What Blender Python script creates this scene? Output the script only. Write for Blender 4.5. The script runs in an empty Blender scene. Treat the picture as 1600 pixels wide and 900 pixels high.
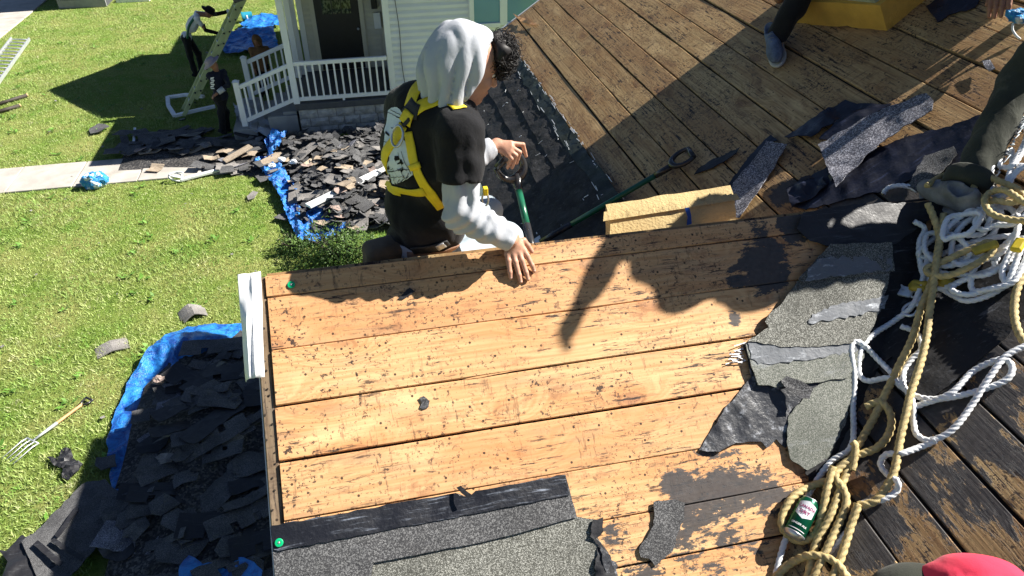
import bpy, bmesh, math, random
import numpy as np
from mathutils import Vector, Matrix

# ---------------------------------------------------------------- camera, sky, sun, exposure
SC = bpy.context.scene
COL = SC.collection
H = 6.5                                     # the camera is 6.5 m above the lawn
FPX, PITCH, YAW, ROLL = 1100.0, math.radians(35.9), math.radians(12.46), math.radians(0.22)
SUN_EL, SUN_AZ = math.radians(41.5), math.radians(85.4)      # azimuth clockwise from +Y
F_ = np.array([math.sin(YAW) * math.cos(PITCH), math.cos(YAW) * math.cos(PITCH), -math.sin(PITCH)])
R0 = np.array([math.cos(YAW), -math.sin(YAW), 0.0]); U0 = np.cross(R0, F_)
R_ = R0 * math.cos(ROLL) + U0 * math.sin(ROLL); U_ = -R0 * math.sin(ROLL) + U0 * math.cos(ROLL)
CAM = np.array([0.0, 0.0, H])
cd = bpy.data.cameras.new('camera'); co = bpy.data.objects.new('camera', cd); COL.objects.link(co)
M = Matrix.Identity(4)
for i in range(3):
    M[i][0], M[i][1], M[i][2], M[i][3] = R_[i], U_[i], -F_[i], CAM[i]
co.matrix_world = M
cd.sensor_width = 36.0; cd.lens = FPX / 1600 * 36; cd.clip_start = 0.05; cd.clip_end = 500
SC.camera = co
W = bpy.data.worlds.new('World'); SC.world = W; W.use_nodes = True
nt = W.node_tree
sky = nt.nodes.new('ShaderNodeTexSky'); sky.sky_type = 'NISHITA'; sky.sun_disc = False
sky.sun_elevation = SUN_EL; sky.sun_rotation = SUN_AZ; sky.air_density = 0.6; sky.dust_density = 0.15; sky.altitude = 1200
bg = nt.nodes['Background']; bg.inputs['Strength'].default_value = 0.05
nt.links.new(sky.outputs[0], bg.inputs[0])
sl = bpy.data.lights.new('sun', 'SUN'); sl.energy = 5.0; sl.angle = math.radians(0.5); sl.color = (1.0, 0.95, 0.87)
so = bpy.data.objects.new('sun', sl); COL.objects.link(so)
sdir = Vector((math.sin(SUN_AZ) * math.cos(SUN_EL), math.cos(SUN_AZ) * math.cos(SUN_EL), math.sin(SUN_EL)))
so.rotation_euler = sdir.to_track_quat('Z', 'Y').to_euler(); so.location = (6, 0, 14)
SC.view_settings.view_transform = 'Standard'; SC.view_settings.look = 'None'
SC.view_settings.exposure = 1.3; SC.view_settings.gamma = 1.0

# ---------------------------------------------------------------- roof planes; a sight line meets a real plane
aA, bB = math.radians(38), math.radians(34)
YR, ZR = 2.1831, 5.0691                     # ridge of the near gable
PX = 2.3786                                 # where that ridge runs into the main slope
nA = np.array([0, -math.sin(aA), math.cos(aA)]); dA = nA @ np.array([0, YR, ZR])
nB = np.array([-math.sin(bB), 0, math.cos(bB)]); dB = nB @ np.array([PX, 0, ZR])
uA = np.array([0, -math.cos(aA), -math.sin(aA)])
uB = np.array([math.cos(bB), 0, math.sin(bB)])

def ray(x, y): return (x - 800) / FPX * R_ - (y - 450) / FPX * U_ + F_
def onp(x, y, n, d, o=0.0):
    r = ray(x, y); return CAM + r * ((d + o - n @ CAM) / (n @ r))
def A(x, y, o=0.0): return onp(x, y, nA, dA, o)
def B(x, y, o=0.0): return onp(x, y, nB, dB, o)
def G(x, y, z=0.0): return onp(x, y, np.array([0, 0, 1.0]), z)
def AY(x, y, Y):
    r = ray(x, y); return CAM + r * (Y / r[1])
def roof(x, y, o=0.0):
    a, b = A(x, y, o), B(x, y, o)
    return a if (np.linalg.norm(a - CAM) < np.linalg.norm(b - CAM) and a[1] < YR) else b

# ---------------------------------------------------------------- objects
random.seed(7); RNG = np.random.default_rng(7)
WL = {}                                     # world location of an object's origin

def tag(o, label=None, cat=None, group=None, kind=None):
    if label: o['label'] = label
    if cat: o['category'] = cat
    if group: o['group'] = group
    if kind: o['kind'] = kind
    return o
def thing(name, label, cat, loc=(0, 0, 0), group=None):
    o = bpy.data.objects.new(name, None); COL.objects.link(o)
    o.location = Vector([float(v) for v in loc]); o.empty_display_size = 0.1
    WL[o.name] = np.array(loc, float)
    return tag(o, label, cat, group)
def link(name, me, parent=None, mat=None, kind=None, M=None):
    o = bpy.data.objects.new(name, me); COL.objects.link(o)
    if mat is not None and len(me.materials) == 0: me.materials.append(mat)
    base = WL[parent.name] if parent is not None else np.zeros(3)
    if parent is not None: o.parent = parent
    if M is not None:
        L = Matrix.Translation(Vector([-float(v) for v in base])) @ M
        o.matrix_basis = L; WL[o.name] = np.array(M.translation)
    else:
        WL[o.name] = base
    if kind: o['kind'] = kind
    return o
def mesh(name, V, Fc, smooth=False):
    me = bpy.data.meshes.new(name)
    me.from_pydata([tuple(map(float, v)) for v in V], [], [tuple(int(i) for i in f) for f in Fc])
    me.update()
    if smooth: me.polygons.foreach_set('use_smooth', [True] * len(me.polygons))
    return me
def obj(name, V, Fc, mat, parent=None, smooth=False, M=None, kind=None, local=False):
    """one mesh object; V in world coordinates unless M or local is given"""
    V = np.asarray(V, float)
    base = WL[parent.name] if parent is not None else np.zeros(3)
    if M is None and not local: V = V - base
    return link(name, mesh(name, V, Fc, smooth), parent, mat, kind, M)
def solo(name, V, Fc, mat, label, cat, group=None, smooth=False):
    """a thing that is one mesh, its origin at its base"""
    V = np.asarray(V, float); c = V.mean(0); c[2] = V[:, 2].min()
    M = Matrix.Translation(Vector(c))
    return tag(obj(name, V - c, Fc, mat, None, smooth, M), label, cat, group)
class MB:
    def __init__(s): s.V = []; s.F = []
    def add(s, V, Fc):
        n = len(s.V); s.V += [np.asarray(v, float) for v in V]; s.F += [tuple(i + n for i in f) for f in Fc]; return s
    def box(s, c, ax, ay, az):
        c, ax, ay, az = [np.asarray(v, float) for v in (c, ax, ay, az)]
        V = [c + i * ax + j * ay + k * az for i in (-1, 1) for j in (-1, 1) for k in (-1, 1)]
        return s.add(V, [(0, 1, 3, 2), (4, 6, 7, 5), (0, 4, 5, 1), (2, 3, 7, 6), (0, 2, 6, 4), (1, 5, 7, 3)])
    def bb(s, lo, hi):
        lo, hi = np.array(lo, float), np.array(hi, float); c = (lo + hi) / 2; h = (hi - lo) / 2
        return s.box(c, (h[0], 0, 0), (0, h[1], 0), (0, 0, h[2]))
    def bar(s, a, b, w, t, up=(0, 0, 1)):
        a, b, up = np.asarray(a, float), np.asarray(b, float), np.asarray(up, float)
        d = b - a; L = np.linalg.norm(d); d = d / L; sd = np.cross(d, up); sd /= np.linalg.norm(sd); u = np.cross(sd, d)
        return s.box((a + b) / 2, d * L / 2, sd * w / 2, u * t / 2)
    def tube(s, pts, r, n=8, cap=True, lobes=0, twist=0.0):
        pts = np.asarray(pts, float); m = len(pts)
        rr = np.full(m, r) if np.isscalar(r) else np.asarray(r, float)
        T = np.gradient(pts, axis=0); T /= np.linalg.norm(T, axis=1)[:, None] + 1e-12
        u = np.cross(T[0], (0, 0, 1.0))
        if np.linalg.norm(u) < .1: u = np.cross(T[0], (1.0, 0, 0))
        V = []; S = 0.0
        for i in range(m):
            u = u - T[i] * (u @ T[i]); u /= np.linalg.norm(u); v = np.cross(T[i], u)
            if i: S += np.linalg.norm(pts[i] - pts[i - 1])
            for k in range(n):
                th = 2 * math.pi * k / n
                q = rr[i]
                if lobes: q = q * (0.76 + 0.29 * abs(math.cos(lobes / 2 * (th - S * twist))))
                V.append(pts[i] + q * (math.cos(th) * u + math.sin(th) * v))
        Fc = [(i * n + k, i * n + (k + 1) % n, (i + 1) * n + (k + 1) % n, (i + 1) * n + k) for i in range(m - 1) for k in range(n)]
        if cap: Fc += [tuple(range(n))[::-1], tuple((m - 1) * n + k for k in range(n))]
        return s.add(V, Fc)
    def cyl(s, a, b, r, n=12): return s.tube([a, b], r, n)
    def lathe(s, c, axis, prof, n=20):
        axis = np.asarray(axis, float); axis /= np.linalg.norm(axis); c = np.asarray(c, float)
        u = np.cross(axis, (0.3, 0.9, 0.1)); u /= np.linalg.norm(u); v = np.cross(axis, u)
        V = []
        for r, h in prof:
            for k in range(n):
                th = 2 * math.pi * k / n; V.append(c + axis * h + r * (math.cos(th) * u + math.sin(th) * v))
        m = len(prof)
        Fc = [(i * n + k, i * n + (k + 1) % n, (i + 1) * n + (k + 1) % n, (i + 1) * n + k) for i in range(m - 1) for k in range(n)]
        Fc += [tuple(range(n))[::-1], tuple((m - 1) * n + k for k in range(n))]
        return s.add(V, Fc)
    def build(s, name, mat, parent=None, smooth=False, kind=None): return obj(name, s.V, s.F, mat, parent, smooth, None, kind)
    def solo(s, name, mat, label, cat, group=None, smooth=False): return solo(name, s.V, s.F, mat, label, cat, group, smooth)
def autosmooth(o, deg=35):
    me = o.data; me.polygons.foreach_set('use_smooth', [True] * len(me.polygons))
    bm = bmesh.new(); bm.from_mesh(me)
    for e in bm.edges:
        if len(e.link_faces) == 2 and e.calc_face_angle(0) > math.radians(deg): e.smooth = False
    bm.to_mesh(me); bm.free(); return o
def bevel(o, w=0.004, seg=2):
    m = o.modifiers.new('bevel', 'BEVEL'); m.width = w; m.segments = seg; m.limit_method = 'ANGLE'; return o
def spline(P, step=0.02, closed=False):
    P = np.asarray(P, float); n = len(P); out = []
    for i in range(n if closed else n - 1):
        if closed: p0, p1, p2, p3 = P[(i - 1) % n], P[i], P[(i + 1) % n], P[(i + 2) % n]
        else: p0, p1, p2, p3 = P[max(i - 1, 0)], P[i], P[i + 1], P[min(i + 2, n - 1)]
        m = max(2, int(np.linalg.norm(p2 - p1) / step))
        for j in range(m):
            t = j / m
            out.append(0.5 * ((2 * p1) + (-p0 + p2) * t + (2 * p0 - 5 * p1 + 4 * p2 - p3) * t * t + (-p0 + 3 * p1 - 3 * p2 + p3) * t ** 3))
    out.append(P[0] if closed else P[-1]); return np.array(out)

# smooth value noise for geometry
_NT = RNG.random((64, 64, 64))
def vnoise(P, s=1.0):
    P = np.atleast_2d(np.asarray(P, float)) * s + 100.0
    i = np.floor(P).astype(int); f = P - i; f = f * f * (3 - 2 * f); r = 0
    for dx in (0, 1):
        for dy in (0, 1):
            for dz in (0, 1):
                w = (f[:, 0] if dx else 1 - f[:, 0]) * (f[:, 1] if dy else 1 - f[:, 1]) * (f[:, 2] if dz else 1 - f[:, 2])
                r = r + w * _NT[(i[:, 0] + dx) % 64, (i[:, 1] + dy) % 64, (i[:, 2] + dz) % 64]
    return r * 2 - 1
def jag(poly, step, amp, closed=True):
    """resample a 2-D outline and roughen it"""
    P = np.asarray(poly, float); out = []; n = len(P)
    for i in range(n if closed else n - 1):
        a, b = P[i], P[(i + 1) % n]; L = np.linalg.norm(b - a); m = max(1, int(L / step))
        nn = np.array([-(b - a)[1], (b - a)[0]]) / (L + 1e-9)
        for j in range(m):
            t = j / m
            out.append(a + (b - a) * t + nn * (random.uniform(-amp, amp) if j else 0))
    return np.array(out)

def sheet(name, poly, proj, n, mat, parent=None, off=0.006, th=0.004, step=12, amp=1.5, bump=0.003, bs=6.0, cuts=2, curl=None, lab=None, smooth=True):
    """a torn sheet lying on a plane: outline (sight-line points met with that plane) extruded, subdivided, roughened"""
    P2 = jag(poly, step, amp); n = np.asarray(n, float)
    W3 = np.array([proj(x, y) for x, y in P2])
    bm = bmesh.new(); vs = [bm.verts.new(w) for w in W3]
    f = bm.faces.new(vs); f.normal_update()
    if f.normal.dot(Vector(n)) < 0: f.normal_flip()
    bmesh.ops.triangulate(bm, faces=bm.faces[:], ngon_method='BEAUTY')
    bound = set(v for e in bm.edges if e.is_boundary for v in e.verts)
    for _ in range(cuts):
        inner = [e for e in bm.edges if e.calc_length() > 0.045]
        if inner: bmesh.ops.subdivide_edges(bm, edges=inner, cuts=1, use_grid_fill=True)
        bmesh.ops.triangulate(bm, faces=bm.faces[:])
    V = np.array([v.co[:] for v in bm.verts]); Fc = [[v.index for v in f.verts] for f in bm.faces]
    bm.verts.index_update()
    Fc = [[v.index for v in f.verts] for f in bm.faces]
    be = [(e.verts[0].index, e.verts[1].index, e.link_faces[0]) for e in bm.edges if e.is_boundary]
    be2 = []
    for a, b, fc in be:
        idx = [v.index for v in fc.verts]; k = idx.index(a)
        be2.append((a, b) if idx[(k + 1) % len(idx)] == b else (b, a))
    bm.free()
    d = bump * (vnoise(V, bs) + 0.5 * vnoise(V, bs * 3.1))
    if curl is not None: d = d + curl(V)
    top = V + n * (off + th + np.maximum(d, -off * .6))[:, None]
    bot = top - n * th
    N = len(V)
    faces = Fc + [[i + N for i in f[::-1]] for f in Fc] + [(b, a, a + N, b + N) for a, b in be2]
    VV = np.vstack([top, bot])
    if parent is None: return VV, faces
    o = obj(name, VV, faces, mat, parent, smooth)
    if smooth: autosmooth(o, 50)
    if lab: o['label'] = lab
    return o

# ---------------------------------------------------------------- materials
class NB:
    def __init__(s, name):
        s.m = bpy.data.materials.new(name); s.m.use_nodes = True; s.t = s.m.node_tree
        s.b = s.t.nodes['Principled BSDF']; s.out = s.t.nodes['Material Output']
    def n(s, typ, **kw):
        x = s.t.nodes.new(typ)
        for k, v in kw.items():
            if k in x.bl_rna.properties and k not in ('inputs',): setattr(x, k, v)
        return x
    def put(s, inp, v):
        if hasattr(v, 'is_output') or isinstance(v, bpy.types.NodeSocket): s.t.links.new(v, inp)
        else:
            if inp.type == 'RGBA' and len(v) == 3: v = (*v, 1)
            inp.default_value = v
    def math(s, op, a, b=0.5, c=None, clamp=False):
        x = s.n('ShaderNodeMath', operation=op); x.use_clamp = clamp
        s.put(x.inputs[0], a); s.put(x.inputs[1], b)
        if c is not None: s.put(x.inputs[2], c)
        return x.outputs[0]
    def vmath(s, op, a, b=None):
        x = s.n('ShaderNodeVectorMath', operation=op); s.put(x.inputs[0], a)
        if b is not None: s.put(x.inputs[1], b)
        return x.outputs['Value'] if op in ('LENGTH', 'DISTANCE', 'DOT_PRODUCT') else x.outputs[0]
    def coord(s, k='Object'): return s.n('ShaderNodeTexCoord').outputs[k]
    def pos(s): return s.n('ShaderNodeNewGeometry').outputs['Position']
    def rnd(s): return s.n('ShaderNodeObjectInfo').outputs['Random']
    def mapv(s, v, scale=(1, 1, 1), loc=(0, 0, 0), rot=(0, 0, 0)):
        x = s.n('ShaderNodeMapping'); s.put(x.inputs[0], v); x.inputs[1].default_value = loc; x.inputs[2].default_value = rot; x.inputs[3].default_value = scale
        return x.outputs[0]
    def noise(s, v, sc=5, det=4, rough=0.55, dist=0.0, col=False):
        x = s.n('ShaderNodeTexNoise'); s.put(x.inputs['Vector'], v); s.put(x.inputs['Scale'], sc)
        x.inputs['Detail'].default_value = det; x.inputs['Roughness'].default_value = rough; x.inputs['Distortion'].default_value = dist
        return x.outputs['Color' if col else 'Fac']
    def voro(s, v, sc=5, feat='F1', out='Distance', rand=1.0, dim='3D'):
        x = s.n('ShaderNodeTexVoronoi', feature=feat); x.voronoi_dimensions = dim; s.put(x.inputs['Vector'], v); s.put(x.inputs['Scale'], sc)
        x.inputs['Randomness'].default_value = rand; return x.outputs[out]
    def ss(s, v, lo, hi, a=0.0, b=1.0):
        x = s.n('ShaderNodeMapRange', interpolation_type='SMOOTHSTEP'); s.put(x.inputs['Value'], v)
        for k, q in zip(('From Min', 'From Max', 'To Min', 'To Max'), (lo, hi, a, b)): s.put(x.inputs[k], q)
        return x.outputs[0]
    def ramp(s, v, stops):
        x = s.n('ShaderNodeValToRGB'); s.put(x.inputs[0], v); e = x.color_ramp.elements
        while len(e) < len(stops): e.new(0.5)
        for q, (p, c) in zip(e, stops): q.position = p; q.color = (*c, 1)
        return x.outputs[0]
    def mix(s, f, a, b, mode='MIX'):
        x = s.n('ShaderNodeMix', data_type='RGBA', blend_type=mode)
        s.put(x.inputs[0], f); s.put(x.inputs[6], a); s.put(x.inputs[7], b); return x.outputs[2]
    def bump(s, h, st=0.4, dist=0.01):
        x = s.n('ShaderNodeBump'); s.put(x.inputs['Height'], h); x.inputs['Strength'].default_value = st; x.inputs['Distance'].default_value = dist
        s.t.links.new(x.outputs[0], s.b.inputs['Normal'])
    def done(s, col, rough=0.6, metal=0.0, spec=None, **kw):
        s.put(s.b.inputs['Base Color'], col); s.put(s.b.inputs['Roughness'], rough); s.put(s.b.inputs['Metallic'], metal)
        if spec is not None: s.put(s.b.inputs['Specular IOR Level'], spec)
        for k, v in kw.items(): s.put(s.b.inputs[k.replace('_', ' ')], v)
        return s.m

def plain(name, c, rough=0.6, var=0.18, sc=8, metal=0.0, bump=0.0, bsc=60, spec=None, coord='Object', dirt=None):
    m = NB(name); v = m.coord(coord)
    n = m.noise(v, sc, 5, 0.6); f = m.ss(n, 0.3, 0.7)
    lo = tuple(x * (1 - var) for x in c); hi = tuple(min(1, x * (1 + var)) for x in c)
    col = m.mix(f, lo, hi)
    if dirt: col = m.mix(m.ss(m.noise(v, dirt[1], 6, 0.7), 0.52, 0.72, 0, dirt[2]), col, dirt[0])
    if bump: m.bump(m.noise(v, bsc, 4, 0.6), bump, 0.01)
    return m.done(col, rough, metal, spec)

def wood(name, light, dark, tar=0.0, speck=0.5, blobs=(), grey=(0.25, 0.21, 0.16), wear=0.35, rough=0.62, bumpst=0.3, deep=0.0):
    """sawn board along local X: ring bands, knots, nail holes, tar specks, scrape marks; blobs are stains that stay put"""
    m = NB(name); o = m.coord('Object'); r = m.rnd(); P = m.pos()
    off = m.n('ShaderNodeCombineXYZ'); m.put(off.inputs[0], m.math('MULTIPLY', r, 91.0)); m.put(off.inputs[1], m.math('MULTIPLY', r, 37.0)); m.put(off.inputs[2], m.math('MULTIPLY', r, 13.0))
    v = m.vmath('ADD', o, off.outputs[0])
    kv = m.mapv(m.vmath('ADD', v, m.mapv(m.noise(v, 14, 2, .5, 0, True), (.03, .012, 0), (-.015, -.006, 0))), (2.1, 4.0, 0.0))
    kd = m.voro(kv, 1.0, 'F1', 'Distance', 1.0, '2D')                                  # knots
    warp = m.math('MULTIPLY', m.ss(kd, 0.0, 0.42, 1.0, 0.0), 0.11)
    sep = m.n('ShaderNodeSeparateXYZ'); m.put(sep.inputs[0], v)
    big = m.noise(m.mapv(v, (0.8, 3.0, 1.0)), 1.6, 2, 0.5)
    q = m.math('ADD', m.math('ADD', sep.outputs[1], warp), m.math('MULTIPLY', big, 0.16))
    band = m.math('SINE', m.math('MULTIPLY', q, 290.0))
    band2 = m.math('SINE', m.math('ADD', m.math('MULTIPLY', q, 117.0), 2.0))
    fine = m.noise(m.mapv(v, (3.0, 120.0, 20.0)), 1.0, 3, 0.6)
    g = m.math('ADD', m.math('ADD', m.math('MULTIPLY', band, 0.08), m.math('MULTIPLY', band2, 0.07)), fine)
    col = m.mix(m.ss(g, 0.25, 0.85), light, dark)
    tone = m.noise(m.mapv(v, (1.2, 5.0, 1.0)), 1.3, 3, 0.55)
    col = m.mix(m.ss(tone, 0.35, 0.7, 0.0, 0.55), col, tuple(x * y for x, y in zip(dark, (1.05, 0.86, 0.72))))
    pale = m.noise(m.mapv(v, (1.6, 4.0, 1.0), (5, 3, 1)), 1.7, 3, 0.5)
    col = m.mix(m.ss(pale, 0.55, 0.75, 0.0, 0.6), col, tuple(min(1, x * 1.25 + 0.03) for x in light))
    col = m.mix(m.math('MULTIPLY', m.math('SUBTRACT', r, 0.35), 0.75, clamp=True), col, tuple(x * y for x, y in zip(dark, (1.0, .92, .95))))
    gate = m.ss(m.noise(m.mapv(v, (.9, 1.7, 1.0), (3, 8, 2)), 1.6, 2), 0.5, 0.6)
    core = m.ss(m.math('ADD', kd, m.math('MULTIPLY', m.noise(v, 40, 2), 0.03)), 0.07, 0.105, 1.0, 0.0)
    ring = m.math('MULTIPLY', m.ss(kd, 0.08, 0.3, 0.4, 0.0), gate)
    col = m.mix(ring, col, tuple(x * y for x, y in zip(dark, (1.0, 0.75, 0.6))))
    krim = m.math('MULTIPLY', m.math('MULTIPLY', m.ss(kd, 0.075, 0.09), m.ss(kd, 0.10, 0.125, 1.0, 0.0)), gate)
    col = m.mix(m.math('MULTIPLY', m.math('MULTIPLY', core, gate), m.noise(m.mapv(v, (30, 60, 1)), 1.0, 3, .7)), col, (dark[0] * 0.5, dark[1] * 0.42, dark[2] * 0.6))
    col = m.mix(m.math('MULTIPLY', krim, 0.55), col, (dark[0] * 0.5, dark[1] * 0.4, dark[2] * 0.4))
    # weathered grey wash
    wv = m.noise(m.mapv(v, (1.5, 9.0, 1.0), (7, 1, 4)), 2.0, 5, 0.65)
    col = m.mix(m.ss(wv, 0.5, 0.72, 0.0, wear), col, grey)
    # scrape marks across the board and stains from the shingle tabs
    sc1 = m.noise(m.mapv(v, (46.0, 7.0, 1.0)), 1.0, 4, 0.7)
    sm = m.noise(v, 3.2, 3, 0.6)
    scr = m.math('MULTIPLY', m.ss(sc1, 0.585 - deep, 0.66 - deep), m.ss(sm, 0.42, 0.62))
    sc2 = m.noise(m.mapv(v, (8.0, 75.0, 1.0), (2, 9, 0)), 1.0, 5, 0.75)
    dash = m.math('MULTIPLY', m.ss(sc2, 0.565 - deep, 0.62 - deep), m.ss(m.noise(v, 4.1, 3, 0.6), 0.44, 0.60))
    sp = m.noise(v, 78.0, 3, 0.7); sp2 = m.noise(v, 30.0, 4, 0.7)
    cl = m.ss(m.noise(v, 2.6, 4, 0.65), 0.36, 0.64)
    spk = m.math('ADD', m.math('MULTIPLY', m.ss(sp, 0.595 - deep, 0.64 - deep), cl), m.math('MULTIPLY', m.ss(sp2, 0.62 - deep, 0.66 - deep), cl), clamp=True)
    marks = m.math('MULTIPLY', m.math('ADD', m.math('ADD', m.math('MULTIPLY', scr, 0.5), dash), spk, clamp=True), speck)
    col = m.mix(marks, col, (0.035, 0.026, 0.024))
    nh = m.voro(m.mapv(v, (1.0, 1.0, 0.0)), 9.5, 'F1', 'Distance', 1.0, '2D')
    col = m.mix(m.ss(nh, 0.035, 0.05, 0.9, 0.0), col, (0.02, 0.014, 0.012))
    st1 = m.noise(m.mapv(v, (2.2, 6.0, 1.0), (11, 2, 7)), 1.6, 6, 0.72, 0.5); st2 = m.noise(m.mapv(v, (30.0, 9.0, 1.0), (1, 5, 2)), 1.0, 4, 0.7)
    col = m.mix(m.math('MULTIPLY', m.ss(st1, 0.52, 0.66), m.ss(st2, 0.35, 0.62, 0.15, 0.75)), col, tuple(x * y for x, y in zip(dark, (.62, .55, .62))))
    st3 = m.noise(m.mapv(v, (3.2, 26.0, 1.0), (4, 4, 9)), 1.5, 6, 0.75, 0.4)
    col = m.mix(m.math('MULTIPLY', m.math('MULTIPLY', m.ss(st3, 0.57, 0.63), m.ss(st1, 0.47, 0.6)), 0.8 * min(1.0, speck)), col, (0.045, 0.034, 0.03))
    # tar left behind by old felt
    tn = m.math('ADD', m.noise(m.mapv(v, (0.9, 2.6, 1.0)), 4.2, 6, 0.7, 0.6), m.math('MULTIPLY', m.noise(m.mapv(v, (1.0, 2.2, 1.0)), 26.0, 5, 0.75), 0.42))
    lvl = None
    if tar: lvl = m.ss(m.math('ADD', tn, tar - 0.08), 0.55, 0.6)
    for (c, rad, k) in blobs:
        d = m.vmath('DISTANCE', P, tuple(c)); w = m.ss(d, rad * 0.2, rad * 1.25, k, 0.0)
        e = m.ss(m.math('ADD', m.math('SUBTRACT', tn, 0.73), m.math('SUBTRACT', w, 0.25)), 0.0, 0.05)
        e = m.math('MULTIPLY', e, m.ss(m.math('ADD', w, m.math('MULTIPLY', m.math('SUBTRACT', tn, 0.71), 0.9)), 0.05, 0.12))
        lvl = e if lvl is None else m.math('MAXIMUM', lvl, e)
    ro = rough
    if lvl is not None:
        tcol = m.mix(m.noise(v, 55, 3), (0.028, 0.028, 0.031), (0.085, 0.083, 0.085))
        col = m.mix(m.math('MULTIPLY', lvl, 0.96), col, tcol)
    h = m.math('SUBTRACT', m.math('ADD', m.math('MULTIPLY', g, 0.5), m.math('MULTIPLY', lvl, 0.8) if lvl is not None else 0.0), m.math('MULTIPLY', marks, 0.3))
    m.bump(h, bumpst, 0.004)
    return m.done(col, ro, spec=0.25)

def granule(name, c1, c2, c3, sc=260, streak=None, rough=0.85, bump=0.5, moss=None):
    m = NB(name); v = m.coord('Object')
    vc = m.voro(v, sc, 'F1', 'Color'); sepc = m.n('ShaderNodeSeparateColor'); m.put(sepc.inputs[0], vc)
    col = m.ramp(sepc.outputs[0], [(0.0, c1), (0.55, c2), (0.93, c3)])
    col = m.mix(m.ss(m.noise(v, 3.5, 5, 0.6), 0.35, 0.7, 0.0, 0.5), col, tuple(x * 0.6 for x in c1))
    if streak: col = m.mix(m.ss(m.noise(m.mapv(v, streak[1]), 1.0, 5, 0.7), 0.55, 0.68, 0, streak[2]), col, streak[0])
    if moss: col = m.mix(m.ss(m.noise(v, 6.0, 4, 0.6), 0.5, 0.65, 0, 0.5), col, moss)
    m.bump(sepc.outputs[1], bump, 0.003)
    return m.done(col, rough, spec=0.3)

def felt(name, c=(0.018, 0.018, 0.021), streakc=(0.10, 0.11, 0.125), amt=0.6, sc=(4, 60, 4), rough=0.45, bump=0.5):
    m = NB(name); v = m.coord('Object')
    s1 = m.noise(m.mapv(v, sc), 1.0, 6, 0.72); s2 = m.noise(v, 9, 5, 0.65)
    f = m.math('MULTIPLY', m.ss(s1, 0.52, 0.7), m.ss(s2, 0.38, 0.6))
    col = m.mix(m.math('MULTIPLY', f, amt), c, streakc)
    col = m.mix(m.ss(m.noise(v, 150, 3, 0.7), 0.68, 0.74, 0, 0.5), col, (0.2, 0.2, 0.21))
    m.bump(m.math('ADD', s2, m.math('MULTIPLY', m.noise(v, 70, 4), 0.3)), bump, 0.008)
    return m.done(col, m.ss(s2, 0.3, 0.7, rough - 0.1, rough + 0.25), spec=0.4)

def cloth(name, c, var=0.12, bump=0.35, fold=None, rough=0.85, weave=500, dirt=None):
    m = NB(name); v = m.coord('Object')
    n = m.noise(v, 7, 5, 0.6); col = m.mix(m.ss(n, 0.3, 0.7), tuple(x * (1 - var) for x in c), tuple(min(1, x * (1 + var)) for x in c))
    if dirt: col = m.mix(m.ss(m.noise(v, dirt[1], 5, 0.7), 0.54, 0.68, 0, dirt[2]), col, dirt[0])
    h = m.math('ADD', m.math('MULTIPLY', m.noise(v, weave, 2), 0.12), m.noise(m.mapv(v, fold or (18, 18, 9)), 1.0, 3, 0.55, 0.6))
    m.bump(h, bump, 0.012)
    return m.done(col, rough, spec=0.15, Sheen_Weight=0.08)

MAT = {}
blobsA = [(A(1195, 415), 0.17, 0.5), (A(1150, 430), 0.08, 0.4), (A(1195, 462), 0.1, 0.35), (A(1150, 500), 0.05, 0.35), (A(1240, 350), 0.12, 0.5), (A(1185, 345), 0.1, 0.4), (A(1330, 345), 0.22, 0.6), (A(1310, 330), .2, .6),
          (A(1130, 742), 0.2, 0.3), (A(1185, 755), 0.1, 0.25), (A(1060, 760), 0.1, 0.42), (A(1090, 800), 0.16, 0.36), (A(1200, 790), 0.17, 0.32), (A(1150, 830), 0.22, 0.3),
          (A(970, 840), 0.12, 0.35), (A(1000, 880), 0.14, 0.32), (A(1080, 850), 0.16, 0.3), (A(1130, 890), 0.2, 0.24), (A(650, 628), 0.015, 0.0)]
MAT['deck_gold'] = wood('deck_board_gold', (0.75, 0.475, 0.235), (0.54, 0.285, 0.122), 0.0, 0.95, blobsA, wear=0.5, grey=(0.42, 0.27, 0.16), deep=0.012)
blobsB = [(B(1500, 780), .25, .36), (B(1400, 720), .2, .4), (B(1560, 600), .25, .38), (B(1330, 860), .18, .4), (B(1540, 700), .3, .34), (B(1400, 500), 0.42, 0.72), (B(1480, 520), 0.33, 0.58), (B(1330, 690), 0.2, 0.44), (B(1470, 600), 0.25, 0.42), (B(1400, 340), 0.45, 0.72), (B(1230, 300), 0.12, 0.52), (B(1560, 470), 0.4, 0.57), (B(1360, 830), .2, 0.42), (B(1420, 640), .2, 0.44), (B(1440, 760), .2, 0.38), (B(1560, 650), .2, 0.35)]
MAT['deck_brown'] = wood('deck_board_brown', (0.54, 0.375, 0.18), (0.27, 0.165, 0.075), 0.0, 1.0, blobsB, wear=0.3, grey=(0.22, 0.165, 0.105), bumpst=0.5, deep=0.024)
MAT['board_dark'] = wood('rake_board_worn', (0.26, 0.19, 0.12), (0.13, 0.09, 0.055), 0.0, 0.8, (), wear=0.7, grey=(0.17, 0.15, 0.12))
MAT['under'] = plain('gap_shade_and_nail', (0.03, 0.022, 0.016), 0.95)  # dark colour stands in for shade between boards; nails share it
MAT['gran_green'] = granule('granules_grey_green', (0.085, 0.095, 0.08), (0.16, 0.17, 0.145), (0.36, 0.36, 0.33), 430, ((0.34, 0.36, 0.38), (2.2, 9, 9), 0.5))
MAT['gran_dark'] = granule('granules_charcoal', (0.035, 0.035, 0.038), (0.075, 0.075, 0.078), (0.22, 0.22, 0.22), 320, ((0.12, 0.12, 0.13), (3, 12, 6), 0.5))
MAT['gran_sparkle'] = granule('granules_olive_sparkle', (0.06, 0.06, 0.052), (0.115, 0.115, 0.1), (0.42, 0.42, 0.38), 430)
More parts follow.
